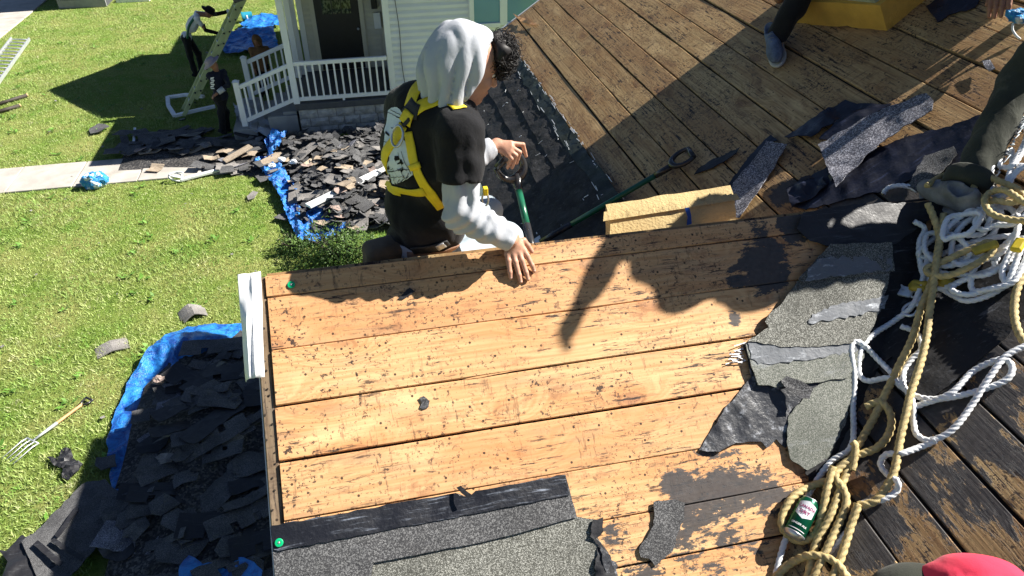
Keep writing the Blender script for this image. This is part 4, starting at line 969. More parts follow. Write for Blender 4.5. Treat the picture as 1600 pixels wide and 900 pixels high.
for _ in range(60):
    x, y = RNG.uniform(-8, -1.6), RNG.uniform(5.5, 22)
    if in_poly(np.array([[x, y]]), heap_tarp)[0] or in_poly(np.array([[x, y]]), heap_porch)[0]: continue
    r_ = RNG.uniform(.015, .05); a_ = RNG.random() * 6.28; q = np.array([x, y, .045]); e1 = np.array([math.cos(a_), math.sin(a_), RNG.normal(0, .2)]) * r_; e2 = np.array([-math.sin(a_), math.cos(a_), RNG.normal(0, .2)]) * r_ * .7
    lt_.add([q - e1, q - e2, q + e1 * .8, q + e2 * 1.1], [(0, 1, 2, 3)])
tag(lt_.build('lawn_litter', MAT['gran_grey'], None), 'small grey crumbs of shingle scattered on the lawn', 'litter', kind='stuff')
# garden fork
fk = thing('garden_fork', 'long garden fork with wooden shaft lying on the lawn', 'fork', G(80, 665))
a, b = G(44, 694, .05), G(128, 632, .05); d = (b - a) / np.linalg.norm(b - a); s = np.cross(d, (0, 0, 1.0))
a0 = a + d * .18
MB().tube([a0 + d * t for t in np.linspace(.08, np.linalg.norm(b - a0), 10)], .019, 10).build('shaft', MAT['handle_wood'], fk, True)
MB().tube([a0 - d * .12, a0, a0 + d * .2], [.012, .018, .022], 10).build('socket', MAT['galv'], fk, True)
hb = b - d * .01
MB().tube([hb, hb + d * .04 + s * .045, hb + d * .12 + s * .06], .013, 8).tube([hb, hb + d * .04 - s * .045, hb + d * .12 - s * .06], .013, 8).build('handle_yoke', MAT['black_plastic'], fk, True)
MB().tube([hb + d * .12 + s * .062, hb + d * .12 - s * .062], .015, 8).build('grip', MAT['black_plastic'], fk, True)
MB().tube([a0 - d * .12 + s * .10, a0 - d * .12 - s * .10], .011, 8).build('crossbar', MAT['galv'], fk, True)
for q in (-.1, -.034, .034, .1):
    o0 = a0 - d * .12 + s * q; MB().tube([o0, o0 - d * .08 + np.array([0, 0, .01]), o0 - d * .2 + np.array([0, 0, -.005]), o0 - d * .33 - np.array([0, 0, .02])], [.009, .009, .007, .003], 6).build('tine', MAT['galv'], fk, True)
# black torn felt, four-armed, on the grass
pg = [(74, 715), (92, 716), (100, 702), (112, 704), (116, 718), (131, 727), (122, 740), (108, 752), (98, 748), (100, 734), (84, 728)]
gz = np.array([0, 0, 1.0])
V, Fc = sheet('x', pg, lambda x, y: G(x, y, .03), gz, None, None, off=.02, th=.01, step=5, amp=1.5, bump=.05, bs=11, cuts=2)
solo('torn_felt', V, Fc, MAT['felt'], 'ragged black felt scrap alone on the grass below the fork', 'felt scrap')
# long sheet of underlayment sliding off the heap at the corner
def gsheet(name, pg, z, label, mat, cat, bump=.03, bs=3.0, off=.03, curl=None, amp=1.5, step=9):
    V, Fc = sheet('x', pg, lambda x, y: G(x, y, z), gz, None, None, off=off, th=.008, step=step, amp=amp, bump=bump, bs=bs, cuts=2, curl=curl)
    o = solo(name, V, Fc, MAT[mat], label, cat, None, True); autosmooth(o, 40); return o
gsheet('underlayment_sheet', [(130, 760), (166, 752), (205, 790), (160, 850), (110, 905), (60, 905), (36, 850), (70, 822)], .10, 'wide grey black underlayment sheet running down to bottom left corner', 'gran_dark', 'roofing sheet', .02, 2.5)
gsheet('underlayment_sheet', [(0, 862), (12, 864), (36, 838), (60, 850), (98, 884), (94, 905), (6, 905), (14, 880)], .07, 'torn black sheet piece at the very corner of the lawn', 'felt', 'roofing sheet', .03, 5)
for pg, lab in (([(60, 845), (100, 880), (94, 886), (52, 852)], 'black tar strip along the lower edge of the underlayment sheet'), ([(85, 842), (132, 872), (128, 878), (80, 847)], 'black tar strip across the middle of the underlayment sheet')):
    gsheet('tar_strip', pg, .17, lab, 'felt', 'tar strip', .004, 5, .01, amp=.8)
gsheet('tar_strip', [(86, 838), (120, 792), (124, 796), (91, 842)], .165, 'thin black tar line running up the underlayment sheet', 'felt', 'tar strip', .004, 5, .01, amp=.8)
gsheet('torn_shingle', [(152, 718), (182, 713), (184, 732), (160, 738), (150, 730)], .06, 'dark shingle in the shade left of the blue tarp edge', 'gran_dark', 'shingle', .01)
gsheet('felt_scrap', [(139, 203), (155, 194), (172, 200), (160, 207), (142, 211)], .03, 'grey felt scrap on the grass at the tip of porch shade', 'gran_dark', 'felt scrap', .03, 4)
gsheet('torn_shingle', [(386, 308), (396, 300), (404, 303), (398, 312), (388, 314)], .03, 'small grey shingle piece on the grass beside the blue tarp', 'gran_grey', 'shingle', .02, amp=.5, step=5)
# white strips of trim
def plank(px0, px1, z0, z1, w, t, label, mat='white_metal', name='trim_strip', cat='trim'):
    m = MB(); m.bar(G(*px0, z0), G(*px1, z1), w, t); o = m.solo(name, MAT[mat], label, cat); return bevel(o, .006)
plank((481, 322), (592, 268), .42, .46, .15, .05, 'long white trim board lying across the porch heap', 'white_metal', 'trim_board', 'board')
plank((592, 268), (612, 258), .50, .52, .14, .02, 'pale grey board beyond the end of the white trim board', 'grey_wood', 'trim_board', 'board')
plank((282, 281), (356, 262), .05, .09, .09, .05, 'white trim strip on the grass edge of the path')
plank((209, 222), (211, 200), .10, .10, .05, .03, 'short white trim strip by the left end of the shaded heap')
plank((350, 252), (392, 228), .16, .3, .19, .03, 'wide tan board resting on flat shingles by the path', 'gran_tan', 'loose_board', 'board')
plank((404, 258), (440, 238), .2, .25, .2, .03, 'pale board beside the blue tarp scrap', 'gran_tan', 'loose_board', 'board')
# bent white gutter lying in an open loop by the ladder foot
gt = [G(318, 151, .2), G(290, 148, .2), G(262, 152, .15), G(263, 165, .14), G(273, 181, .12), G(300, 174, .14), G(336, 166, .18)]
m = MB(); P = np.array(gt)
for i in range(len(P) - 1): m.bar(P[i] - (P[i + 1] - P[i]) * .01, P[i + 1], .09, .06)
m.solo('gutter_piece', MAT['white_metal'], 'bent white gutter lying in a loop at the ladder foot', 'gutter')
# coil of white strap at the end of the strip
m = MB(); c = G(276, 278, .08)
for k in range(2):
    th = np.linspace(0, 6.0, 22); m.tube([c + np.array([.11 * math.cos(t) * (1 + .25 * k), .08 * math.sin(t), .09 * math.sin(t * .5 + k)]) for t in th], .016, 6)
m.solo('strap_coil', MAT['white_metal'], 'small white coiled strip at the edge of the grass', 'strip', None, True)
# black rods at the left edge
for (p, q, lab) in (((-8, 164), (41, 149), 'upper dark pole with pale end at the left edge'), ((-8, 176), (30, 165), 'lower dark pole with pale end at the left edge')):
    t = thing('dark_pole', lab, 'pole', G(*q)); a, b = G(*p, .06), G(*q, .06); d = (b - a) / np.linalg.norm(b - a)
    MB().tube([a, b], .04, 10).build('shaft', MAT['dark_rod'], t, True); MB().tube([b + d * .002, b + d * .03], .042, 10).build('pale_end', MAT['foam'], t, True)
# crumpled bundle of blue and white wrapping on the path
def crumple_ball(c, r, n=(30, 18), seed=1.0):
    V = []; nu, nv = n
    for j in range(nv + 1):
        for i in range(nu):
            th, ph = 2 * math.pi * i / nu, math.pi * j / nv
            d = np.array([math.cos(th) * math.sin(ph), math.sin(th) * math.sin(ph), math.cos(ph)])
            V.append(d)
    V = np.array(V); q = 1 + .35 * vnoise(V + seed, 2.3) + .3 * (1 - np.abs(vnoise(V + seed * 2, 4.6))) - .2
    V = V * q[:, None] * np.array(r) + np.array(c)
    Fc = [(j * nu + i, (j + 1) * nu + i, (j + 1) * nu + (i + 1) % nu, j * nu + (i + 1) % nu) for j in range(nv) for i in range(nu)]
    return V, Fc
c = G(149, 282, .13); V, Fc = crumple_ball(c, (.23, .17, .16)); solo('wrapping_bundle', V, Fc, MAT['wrap'], 'crumpled blue and white wrapping bundle on the concrete path', 'wrapping')
for (px, lab) in (((440, 249), 'white crumpled paper upper on the porch heap'), ((458, 253), 'white crumpled paper right on the porch heap'), ((424, 258), 'white crumpled paper lower by blue tarp scrap')):
    q = G(*px, .3); V, Fc = crumple_ball(q, (.07, .05, .05), (12, 8), px[0]); solo('paper_scrap', V, Fc, MAT['white_metal'], lab, 'paper')
V, Fc = crumple_ball(G(248, 594, .42), (.07, .06, .05), (12, 8), 4.0); solo('paper_scrap', V, Fc, MAT['gran_pink'], 'pinkish crumpled paper on the blue tarp', 'paper')
# teal bucket on its side
bk = thing('bucket', 'teal bucket lying on its side beyond the ladder', 'bucket', G(384, 32)); c = G(378, 27, .16)
o = MB().lathe(c, (1, .15, .05), [(.16, 0), (.165, .02), (.15, .06), (.14, .28), (.135, .33), (.12, .335)], 20).build('pail', MAT['bluebucket'], bk, True); autosmooth(o)
MB().lathe(c - np.array([.006, 0, 0]), (1, .15, .05), [(.15, 0), (.15, .004)], 20).build('mouth_shade', MAT['door'], bk)  # black disc paints the shaded inside of the closed pail
MB().lathe(c + np.array([.12, .018, 0]), (1, .15, .05), [(.151, 0), (.148, .06)], 20).build('label_band', MAT['vinyl'], bk, True)
# ---- ladders
ld = thing('extension_ladder', 'yellow green fibreglass ladder leaning against the porch roof', 'ladder', G(287, 181))
base, top = G(287, 181, .1), AY(377, -4, 18.05); top = base + (top - base) * 1.28
d = (top - base) / np.linalg.norm(top - base); pl = np.array([d[0], d[1], 0]); pl /= np.linalg.norm(pl); sd = np.cross(d, np.cross((0, 0, 1.0), d)) ; sd = np.array([base[0] * .5 + top[0] * .5, base[1] * .5 + top[1] * .5, 0.0]); sd /= np.linalg.norm(sd)
fn = np.cross(sd, d)
for sec, (t0, t1, off) in enumerate(((0, .8, 0.0), (.12, 1.0, .062))):
    for q in (0.0, .42 - .03 * sec):
        a, b = base + (top - base) * t0 + sd * (q + .012 * sec) + fn * off * 1.4, base + (top - base) * t1 + sd * (q + .012 * sec) + fn * off * 1.4
        o = MB().bar(a, b, .035, .085, fn).build('ladder_rail', MAT['ladder_fg'], ld); bevel(o, .004)
L = np.linalg.norm(top - base); n = int(L / .305)
for k in range(1, n):
    q = base + d * (k * .305)
    MB().tube([q - sd * .035, q + sd * .45], .017, 8).build('rung', MAT['galv'], ld, True)
    if k > 3: MB().tube([q - sd * .03 + fn * .09 + d * .1, q + sd * .43 + fn * .09 + d * .1], .016, 8).build('rung', MAT['galv'], ld, True)
    for w in (0, .09): MB().tube([q - sd * .05 + fn * w + d * (.1 if w else 0), q - sd * .02 + fn * w + d * (.1 if w else 0)], .02, 6).build('rung_end', MAT['door'], ld)
for q in (0.0, .42): MB().bar(base + sd * q - d * .1 + pl * -.06, base + sd * q - d * .1 + pl * .08, .06, .03).build('ladder_foot', MAT['black_plastic'], ld)
l2 = thing('aluminium_ladder', 'aluminium ladder lying flat on the grass at left edge', 'ladder', G(20, 90))
p = [G(18, 60, .08), G(46, 61, .08)]; dirn = G(0, 85, .08) - p[0]; dirn = dirn / np.linalg.norm(dirn); d2 = G(0, 121, .08) - p[1]; d2 /= np.linalg.norm(d2); dirn = (dirn + d2) / np.linalg.norm(dirn + d2)
for q in p: bevel(MB().bar(q, q + dirn * 4.2, .035, .09).build('ladder_rail', MAT['galv'], l2), .004)
for k in range(14): MB().tube([p[0] + dirn * (.08 + k * .3), p[1] + dirn * (.08 + k * .3)], .02, 8).build('rung', MAT['galv'], l2, True)
# ---- shrub behind the gable
def shrub(c, r, n, label):
    rt = thing('shrub', label, 'shrub', c); st = MB()
    for k in range(14):
        a = random.random() * 6.28; e = random.uniform(.5, 1.4); L = r[2] * random.uniform(.8, 1.3)
        st.tube([c, c + np.array([math.cos(a) * math.cos(e) * r[0] * .6, math.sin(a) * math.cos(e) * r[1] * .6, L * .6]), c + np.array([math.cos(a) * math.cos(e) * r[0], math.sin(a) * math.cos(e) * r[1], L * math.sin(e)])], [.012, .008, .003], 5)
    st.build('stem', MAT['dark_rod'], rt)
    m = MB(); dirs = RNG.normal(size=(n, 3)); dirs /= np.linalg.norm(dirs, axis=1)[:, None]; dirs[:, 2] = np.abs(dirs[:, 2]) * 1.1 - .15
    rad = RNG.random(n) ** .4 * (1 + .38 * vnoise(dirs, 2.6) + .2 * vnoise(dirs, 6))
    Pp = c + dirs * rad[:, None] * np.array(r)
    for q, dd in zip(Pp, dirs):
        u = RNG.normal(size=3); u /= np.linalg.norm(u); w = np.cross(u, dd + .01); w /= np.linalg.norm(w); L = RNG.uniform(.03, .065); bd = dd * L * .3
        m.add([q, q + u * L * .5 + w * L * .28, q + u * L + bd, q + u * L * .5 - w * L * .28], [(0, 1, 2, 3)])
    m.build('foliage', MAT['leaf'], rt, kind='stuff')
g = NB('shrub_leaf'); p = g.pos()
MAT['leaf'] = g.done(g.mix(g.ss(g.noise(p, 7, 4, .6), .3, .7), (0.035, 0.075, 0.018), (0.10, 0.17, 0.035)), 0.5, spec=.3)
shrub(G(520, 415) + np.array([.1, .15, 0]), (.8, .5, .62), 4200, 'leafy green shrub between the gable and the blue tarp')
shrub(G(455, 392) + np.array([.0, .0, 0]), (.32, .3, .3), 900, 'small low shrub at the left foot of the leafy one')
m = MB()

# ================================================================ THINGS ON THE ROOF
up = np.array([0, 0, 1.0])
def dhandle(t, c, ax, sdv, mat, r=.058, bar=True):
    """D grip: a ring in the plane of ax and sdv with a thick bar across its far end"""
    th = np.linspace(-2.2, 2.2, 26); P = [c - ax * (r * math.cos(q) * 1.12) + sdv * (r * math.sin(q)) for q in th]
    rr = [.0145 + .012 * max(0, math.cos(q)) ** 3 for q in th]
    MB().tube(P, rr, 10).build('grip_yoke', MAT[mat], t, True)
    MB().tube([P[0], P[-1]], .016, 12).build('grip_bar', MAT[mat], t, True)
# shovel held by the worker
DH = AY(797, 259, 2.93); S0 = AY(809, 290, 2.90); S1 = AY(829, 378, 2.62); dS = (S1 - S0) / np.linalg.norm(S1 - S0)
sv = thing('shovel', 'green shafted shovel standing upright under the worker hand', 'shovel', S1 + dS * .35)
wv = (CAM - DH) / np.linalg.norm(CAM - DH); axs = -dS; sdv = np.cross(axs, wv); sdv /= np.linalg.norm(sdv)
tl = AY(786, 248, 2.93) - DH; tl = tl / np.linalg.norm(tl)
dhandle(sv, DH, tl, np.cross(tl, wv) / np.linalg.norm(np.cross(tl, wv)), 'black_plastic', .064)
MB().tube([DH - tl * .06, S0, S0 + dS * .03], [.02, .021, .018], 12).build('grip_socket', MAT['black_plastic'], sv, True)
MB().tube([S0 + dS * .02, S0 + dS * .02 + (S1 - S0) * .72], .0165, 12).build('shaft', MAT['green_tube'], sv, True)
MB().tube([S0 + (S1 - S0) * .70, S1 + dS * .12], .0185, 12).build('socket', MAT['black_plastic'], sv, True)
bl0 = S1 + dS * .12; m = MB(); V = []; Fc = []
for i in range(6):
    for j in range(5):
        u = j / 4 - .5; q = bl0 + dS * (.22 * i / 5) + sdv * (u * .2 * (1 if i else .5)) + wv * (.05 * (1 - (2 * u) ** 2)); V.append(q)
Fc = [(i * 5 + j, i * 5 + j + 1, (i + 1) * 5 + j + 1, (i + 1) * 5 + j) for i in range(5) for j in range(4)]
o = obj('blade', V, Fc, MAT['steel'], sv, True); o.modifiers.new('solid', 'SOLIDIFY').thickness = .003
# second tool lying on the boards, D grip towards the middle of the roof
h0, h1 = B(1052, 258, .05), AY(856, 371, 2.36 + .12)
h1 = B(866, 366, .06); d2 = (h1 - h0) / np.linalg.norm(h1 - h0)
s2 = thing('roofing_spade', 'green shafted stripping spade lying across the brown boards', 'spade', (h0 + h1) / 2)
MB().tube([h0 + d2 * .02, h1 - d2 * .0], .0165, 12).build('shaft', MAT['green_tube'], s2, True)
sd2 = np.cross(d2, nB)
hc = h0 - d2 * .07; th = np.linspace(-2.25, 2.25, 24); P = [hc + d2 * (.075 * math.cos(q)) + sd2 * (.062 * math.sin(q)) + nB * .012 for q in th]
MB().tube(P, [.013 + .009 * max(0, math.cos(q)) ** 3 for q in th], 10).build('grip_yoke', MAT['black_plastic'], s2, True)
MB().tube([P[0], P[-1]], .017, 10).build('grip_bar', MAT['black_plastic'], s2, True)
MB().tube([h0 - d2 * .01, h0 + d2 * .12], [.02, .019], 12).build('grip_socket', MAT['black_plastic'], s2, True)
MB().tube([h1 - d2 * .12, h1 + d2 * .1], .019, 12).build('socket', MAT['black_plastic'], s2, True)
m = MB(); m.bar(h1 + d2 * .1 - nB * .02, h1 + d2 * .32 - nB * .035, .19, .006, nB); m.build('blade', MAT['steel'], s2)
# foam pads
def pad(name, c, ex, ey, ez, label, mat, top=None, n=(22, 6, 8), rough=.012):
    """a rough block of foam: a gridded box with chewed faces"""
    V = []; Fc = []; idx = {}
    nx, ny, nz = n
    def vid(i, j, k):
        if (i, j, k) not in idx:
            p = np.array([i / nx * 2 - 1, j / ny * 2 - 1, k / nz * 2 - 1]); idx[(i, j, k)] = len(V); V.append(np.asarray(c) + p[0] * ex + p[1] * ey + p[2] * ez)
        return idx[(i, j, k)]
    for i in range(nx):
        for j in range(ny):
            Fc.append((vid(i, j, 0), vid(i, j + 1, 0), vid(i + 1, j + 1, 0), vid(i + 1, j, 0))); Fc.append((vid(i, j, nz), vid(i + 1, j, nz), vid(i + 1, j + 1, nz), vid(i, j + 1, nz)))
    for i in range(nx):
        for k in range(nz):
            Fc.append((vid(i, 0, k), vid(i + 1, 0, k), vid(i + 1, 0, k + 1), vid(i, 0, k + 1))); Fc.append((vid(i, ny, k), vid(i, ny, k + 1), vid(i + 1, ny, k + 1), vid(i + 1, ny, k)))
    for j in range(ny):
        for k in range(nz):
            Fc.append((vid(0, j, k), vid(0, j, k + 1), vid(0, j + 1, k + 1), vid(0, j + 1, k))); Fc.append((vid(nx, j, k), vid(nx, j + 1, k), vid(nx, j + 1, k + 1), vid(nx, j, k + 1)))
    V = np.array(V); cc = np.asarray(c); D = V - cc; D /= np.linalg.norm(D, axis=1)[:, None]
    V = V + D * (rough * vnoise(V, 9) + rough * .6 * vnoise(V, 24))[:, None]
    o = solo(name, V, Fc, MAT[mat], label, 'foam pad', None, True); autosmooth(o, 40); return o, V
TL, TR, BR, BL = AY(950, 341, 2.46), AY(1146, 310, 2.46), AY(1160, 352, 2.40), AY(950, 374, 2.40)
cc = (TL + TR + BR + BL) / 4; ex = (TR - TL) / 2; ez = (TL - BL) / 2; ey = np.array([.0, .035, .018])
fp, _v = pad('foam_pad', cc + ey - ez * .5, ex, ey, ez * 1.5, 'sunlit yellow foam pad with blue tape standing behind the ridge', 'foam', n=(44, 6, 14), rough=.006)
fe = MB(); rr0 = random.Random(5)
for k in range(40):                                              # torn skin curling along its top edge
    t = k / 39; q = TL * (1 - t) + TR * t + ez * .02; L = rr0.uniform(.006, .02); w_ = rr0.uniform(.008, .03); e_ = ex / np.linalg.norm(ex)
    fe.add([q - e_ * w_ - ey * .3, q + e_ * w_ - ey * .3, q + e_ * w_ * .6 + ez / np.linalg.norm(ez) * L + ey * rr0.uniform(-.3, .6), q - e_ * w_ * .5 + ez / np.linalg.norm(ez) * L * .7 + ey * rr0.uniform(-.3, .6)], [(0, 1, 2, 3)])
fe.build('torn_edge', MAT['foam'], fp, kind='stuff')
m = MB(); face = lambda x, y, o: AY(x, y, 2.418 - o - .02 * (357 - y) / 32 * -1)
P2 = [(1070, 325), (1077, 324), (1080, 336), (1081, 350), (1090, 354), (1078, 357), (1073, 352), (1074, 338)]
m.add([face(x, y, .012) for x, y in P2] + [face(x, y, .010) for x, y in P2], [tuple(range(8))[::-1], tuple(range(8, 16))] + [(i, (i + 1) % 8, (i + 1) % 8 + 8, i + 8) for i in range(8)])
m.solo('blue_tape', MAT['tape'], 'blue tape strip stuck down the front of the sunlit foam', 'tape')
c2 = B(1340, -8, .085)
pad('foam_pad', c2, np.array([.0, -.31, .0]) + uB * .10, uB * .17 + np.array([0, .03, 0]), nB * .085, 'shaded orange yellow foam pad on the boards at the top edge', 'foam_orange', rough=.012)
pad('foam_sheet', c2 + nB * .095, np.array([.0, -.30, .0]) + uB * .08, uB * .15, nB * .008, 'dirty greenish sheet on top of the shaded foam pad', 'foam_top', n=(14, 10, 1), rough=.006)
# loose roofing on the main slope
def bthing(name, poly, mat, label, cat='shingle', off=.01, **k):
    kw = dict(step=7, amp=1.3, bump=.01, bs=7); kw.update(k)
    V, Fc = sheet('x', poly, B, nB, None, None, off=off, th=.004, **kw)
    o = solo(name, V, Fc, MAT[mat], label, cat, None, True); autosmooth(o, 40); return o
bthing('torn_felt', [(1228, 220), (1245, 206), (1290, 178), (1322, 158), (1340, 166), (1395, 166), (1388, 172), (1350, 182), (1295, 205), (1270, 222)], 'felt_navy', 'blue black torn felt ending in a ragged point near sunlit boards', 'felt', .02, bump=.025)
bthing('granule_strip', [(1282, 224), (1325, 186), (1394, 168), (1388, 174), (1340, 206), (1330, 222), (1300, 226)], 'felt_navy', 'long folded felt piece under the upper granule strip', 'felt', .03)
bthing('granule_strip', [(1333, 210), (1356, 196), (1398, 176), (1450, 158), (1461, 168), (1459, 184), (1420, 206), (1385, 230), (1360, 250), (1310, 302), (1282, 236)], 'gran_blue', 'large speckled grey granule sheet lying on the brown boards', 'shingle', .045, bump=.012)
bthing('shingle_strip', [(1140, 300), (1186, 246), (1200, 226), (1232, 232), (1228, 240), (1200, 284), (1158, 345), (1140, 342)], 'gran_blue', 'long narrow blue grey granule strip beside the yellow foam', 'shingle', .02)
bthing('felt_strip', [(1136, 296), (1170, 250), (1196, 222), (1206, 214), (1216, 222), (1200, 230), (1184, 248), (1150, 296)], 'felt_navy', 'black felt edge along the narrow granule strip', 'felt', .01)
bthing('felt_strip', [(1096, 262), (1158, 234), (1152, 243), (1140, 252), (1108, 268), (1086, 276)], 'felt', 'small black pointed felt scrap beside the spade grip', 'felt', .012)
bthing('felt_sheet', [(1236, 296), (1300, 262), (1420, 214), (1515, 192), (1560, 175), (1570, 215), (1500, 260), (1440, 275), (1380, 300), (1330, 312), (1260, 330), (1240, 326)], 'felt_navy', 'wide blue black felt sheet along the valley behind the boot', 'felt', .008, bump=.012)
bthing('felt_sheet', [(1420, 300), (1446, 250), (1492, 236), (1498, 250), (1470, 280), (1436, 310)], 'gran_dark', 'grey granule scrap on the felt just behind the boot', 'shingle', .03)
bthing('felt_sheet', [(1232, 302), (1254, 284), (1310, 278), (1290, 300), (1262, 318), (1240, 330)], 'felt_navy', 'dark crumpled felt lying at the ridge end by the valley', 'felt', .03, bump=.03, bs=14)
bthing('felt_sheet', [(1448, 14), (1466, 0), (1462, -12), (1540, -14), (1524, 14), (1484, 26), (1466, 38)], 'felt_navy', 'dark felt rectangle by the bracing hand at the top', 'felt', .015)
bthing('shingle_scrap', [(1536, 100), (1548, 98), (1556, 112), (1546, 116), (1540, 110)], 'gran_blue', 'small blue grey scrap on the boards beside the olive trousers', 'scrap', .01, step=4, amp=.6)
bthing('felt_sheet', [(1385, 365), (1440, 345), (1520, 330), (1600, 330), (1640, 460), (1560, 540), (1440, 640), (1395, 560), (1345, 600), (1322, 640), (1335, 560), (1372, 470), (1388, 420)], 'felt_black_matte', 'black felt sheet under the rope pile in the valley', 'felt', .006, bump=.01)
bthing('wood_splinter', [(803, 23), (812, 28), (822, 31), (842, 41), (834, 41), (815, 36)], 'deck_gold', 'pale wood splinter near the far corner of the boards', 'splinter', .01, step=5, amp=.7)
# drink can in the loop of the tan rope
ca = thing('drink_can', 'green soft drink can inside the tan rope loop', 'can', roof(1252, 812))
cb_, ct_ = roof(1238, 839, .05), roof(1267, 782, .05); ax = (ct_ - cb_); Lc = np.linalg.norm(ax); ax /= Lc; r = .037
o = MB().lathe(cb_, ax, [(.026, 0), (.030, .004), (r, .014), (r, Lc - .018), (.029, Lc - .003), (.028, Lc)], 28).build('can_body', MAT['can'] if 'can' in MAT else MAT['green_tube'], ca, True); autosmooth(o)
MB().lathe(ct_ - ax * .003, ax, [(.0285, 0), (.0285, .004), (.026, .004), (.025, .001)], 24).build('can_lid', MAT['steel'], ca, True)
MB().lathe(cb_ + ax * .0, ax, [(.0262, -.001), (.0305, .003), (r + .0003, .0125), (r + .0003, .015)], 24).build('can_rim', MAT['steel'], ca, True)
vdir = CAM - (cb_ + ct_) / 2; vdir -= ax * (vdir @ ax); vdir /= np.linalg.norm(vdir); rgt = np.cross(ax, vdir)
def wrap(u, v, o=.0008):                       # u across, v along the can from its base
    th = u / r; return cb_ + ax * v + (r + o) * (vdir * math.cos(th) + rgt * math.sin(th))
def wrapped(name, outline, mat, o, parent):
    P = jag(outline, .004, 0); 
    bm = bmesh.new(); f = bm.faces.new([bm.verts.new((x, y, 0)) for x, y in P]); bmesh.ops.triangulate(bm, faces=bm.faces[:])
    for _ in range(2): bmesh.ops.subdivide_edges(bm, edges=bm.edges[:], cuts=1); bmesh.ops.triangulate(bm, faces=bm.faces[:])
    bm.verts.index_update()
    V = [wrap(v.co.x, v.co.y, o) for v in bm.verts]; Fc = [[v.index for v in f.verts] for f in bm.faces]; bm.free(); return obj(name, V, Fc, MAT[mat], parent)
wrapped('label_shield', [(-.031, Lc * .83), (0, Lc * .90), (.031, Lc * .83), (.031, Lc * .54), (0, Lc * .44), (-.031, Lc * .54)], 'can_shield', .0006, ca)
def lettering(txt, size, u0, v0, mat, o, parent, name, arch=0.0):
    cu = bpy.data.curves.new('txt', 'FONT'); cu.body = txt; cu.size = size; cu.align_x = 'CENTER'; cu.offset = size * .02
    ob = bpy.data.objects.new('txt', cu); COL.objects.link(ob)
    me = bpy.data.meshes.new_from_object(ob.evaluated_get(bpy.context.evaluated_depsgraph_get())); bpy.data.objects.remove(ob); bpy.data.curves.remove(cu)
    V = np.array([v.co[:] for v in me.vertices]); Fc = [tuple(p.vertices) for p in me.polygons]; bpy.data.meshes.remove(me)
    W3 = [wrap(u0 + x, v0 + y - arch * x * x * 100, o) for x, y, z in V]; return obj(name, W3, Fc, MAT[mat], parent)
lettering('CANADA', .0138, 0, Lc * .71, 'can_red', .0012, ca, 'lettering'); lettering('DRY', .018, 0, Lc * .56, 'can_red', .0012, ca, 'lettering')
lettering('GINGER ALE', .0098, 0, Lc * .27, 'vinyl', .0012, ca, 'lettering')
wrapped('label_line', [(-.03, Lc * .17), (.03, Lc * .17), (.03, Lc * .155), (-.03, Lc * .155)], 'vinyl', .0008, ca)

# ---- ropes
def rope(name, px, r, mat, label, cat='rope', lift=.0, raw=None, step=.004, twist=None):
    if raw is None:
        P = []
        for q in px:
            o = q[2] if len(q) > 2 else 0.0
            P.append(roof(q[0], q[1], r + o + lift))
        P = np.array(P)
    else: P = np.array(raw)
    S = spline(P, step)
    S = S + .0015 * np.c_[vnoise(S, 14), vnoise(S + 5, 14), vnoise(S + 11, 14)]
    m = MB(); m.tube(S, r * 1.12, 15, True, 3, twist or (2 * math.pi / (r * 6.2)))
    return m.solo(name, MAT[mat], label, cat, None, True)
T, Wt = .0122, .0097
rope('tan_rope', [(1450, 318, .08), (1468, 372, .07), (1458, 430, .05), (1440, 480, .04), (1425, 530, .03), (1400, 580, .02), (1372, 640, .015), (1345, 690, .012), (1322, 740, .02), (1300, 800, .03), (1275, 850, .02), (1262, 905, .01)], T, 'rope_tan', 'long left tan rope running from the pile to the bottom edge')
rope('tan_rope', [(1475, 335, .08), (1464, 400, .09), (1455, 470, .06), (1445, 540, .05), (1422, 620, .04), (1406, 690, .03), (1396, 740, .02), (1370, 780, .015), (1340, 790, .02)], T, 'rope_tan', 'right tan rope crossing the white coils and hooking back')
rope('tan_rope', [(1340, 788, .03), (1330, 820, .02), (1318, 860, .015), (1300, 905, .015)], T, 'rope_tan', 'tan rope strand below the can at the bottom edge')
rope('tan_rope', [(1352, 636, .02), (1375, 628, .02), (1391, 645, .015), (1390, 675, .01), (1370, 700, .012), (1340, 712, .02), (1315, 728, .035), (1305, 745, .04), (1318, 765, .03), (1322, 785, .025), (1312, 815, .02), (1296, 850, .025), (1270, 905, .02)], T, 'rope_tan', 'tan rope bight curling beside the grey granule sheet')
rope('tan_rope', [(1305, 748, .03), (1270, 758, .02), (1240, 775, .018), (1224, 800, .015), (1222, 822, .015), (1235, 840, .012), (1256, 845, .012), (1275, 832, .015), (1285, 800, .03), (1292, 765, .045), (1302, 730, .05)], T, 'rope_tan', 'tan rope loop laid round the green can')
rope('tan_rope', [(1210, 905, .01), (1235, 880, .012), (1270, 868, .03), (1305, 878, .02), (1325, 905, .015)], T, 'rope_tan', 'tan rope arch at the bottom edge below the can')
rope('tan_rope', [(1332, 735, .02), (1337, 700, .04), (1332, 690, .05)], T * .95, 'rope_tan', 'short tan rope length emerging beneath the bight')
rope('tan_rope', [(1606, 420, .03), (1590, 450, .03), (1585, 490, .02), (1592, 520, .015), (1606, 540, .01)], T, 'rope_tan', 'tan rope curve at the right edge')
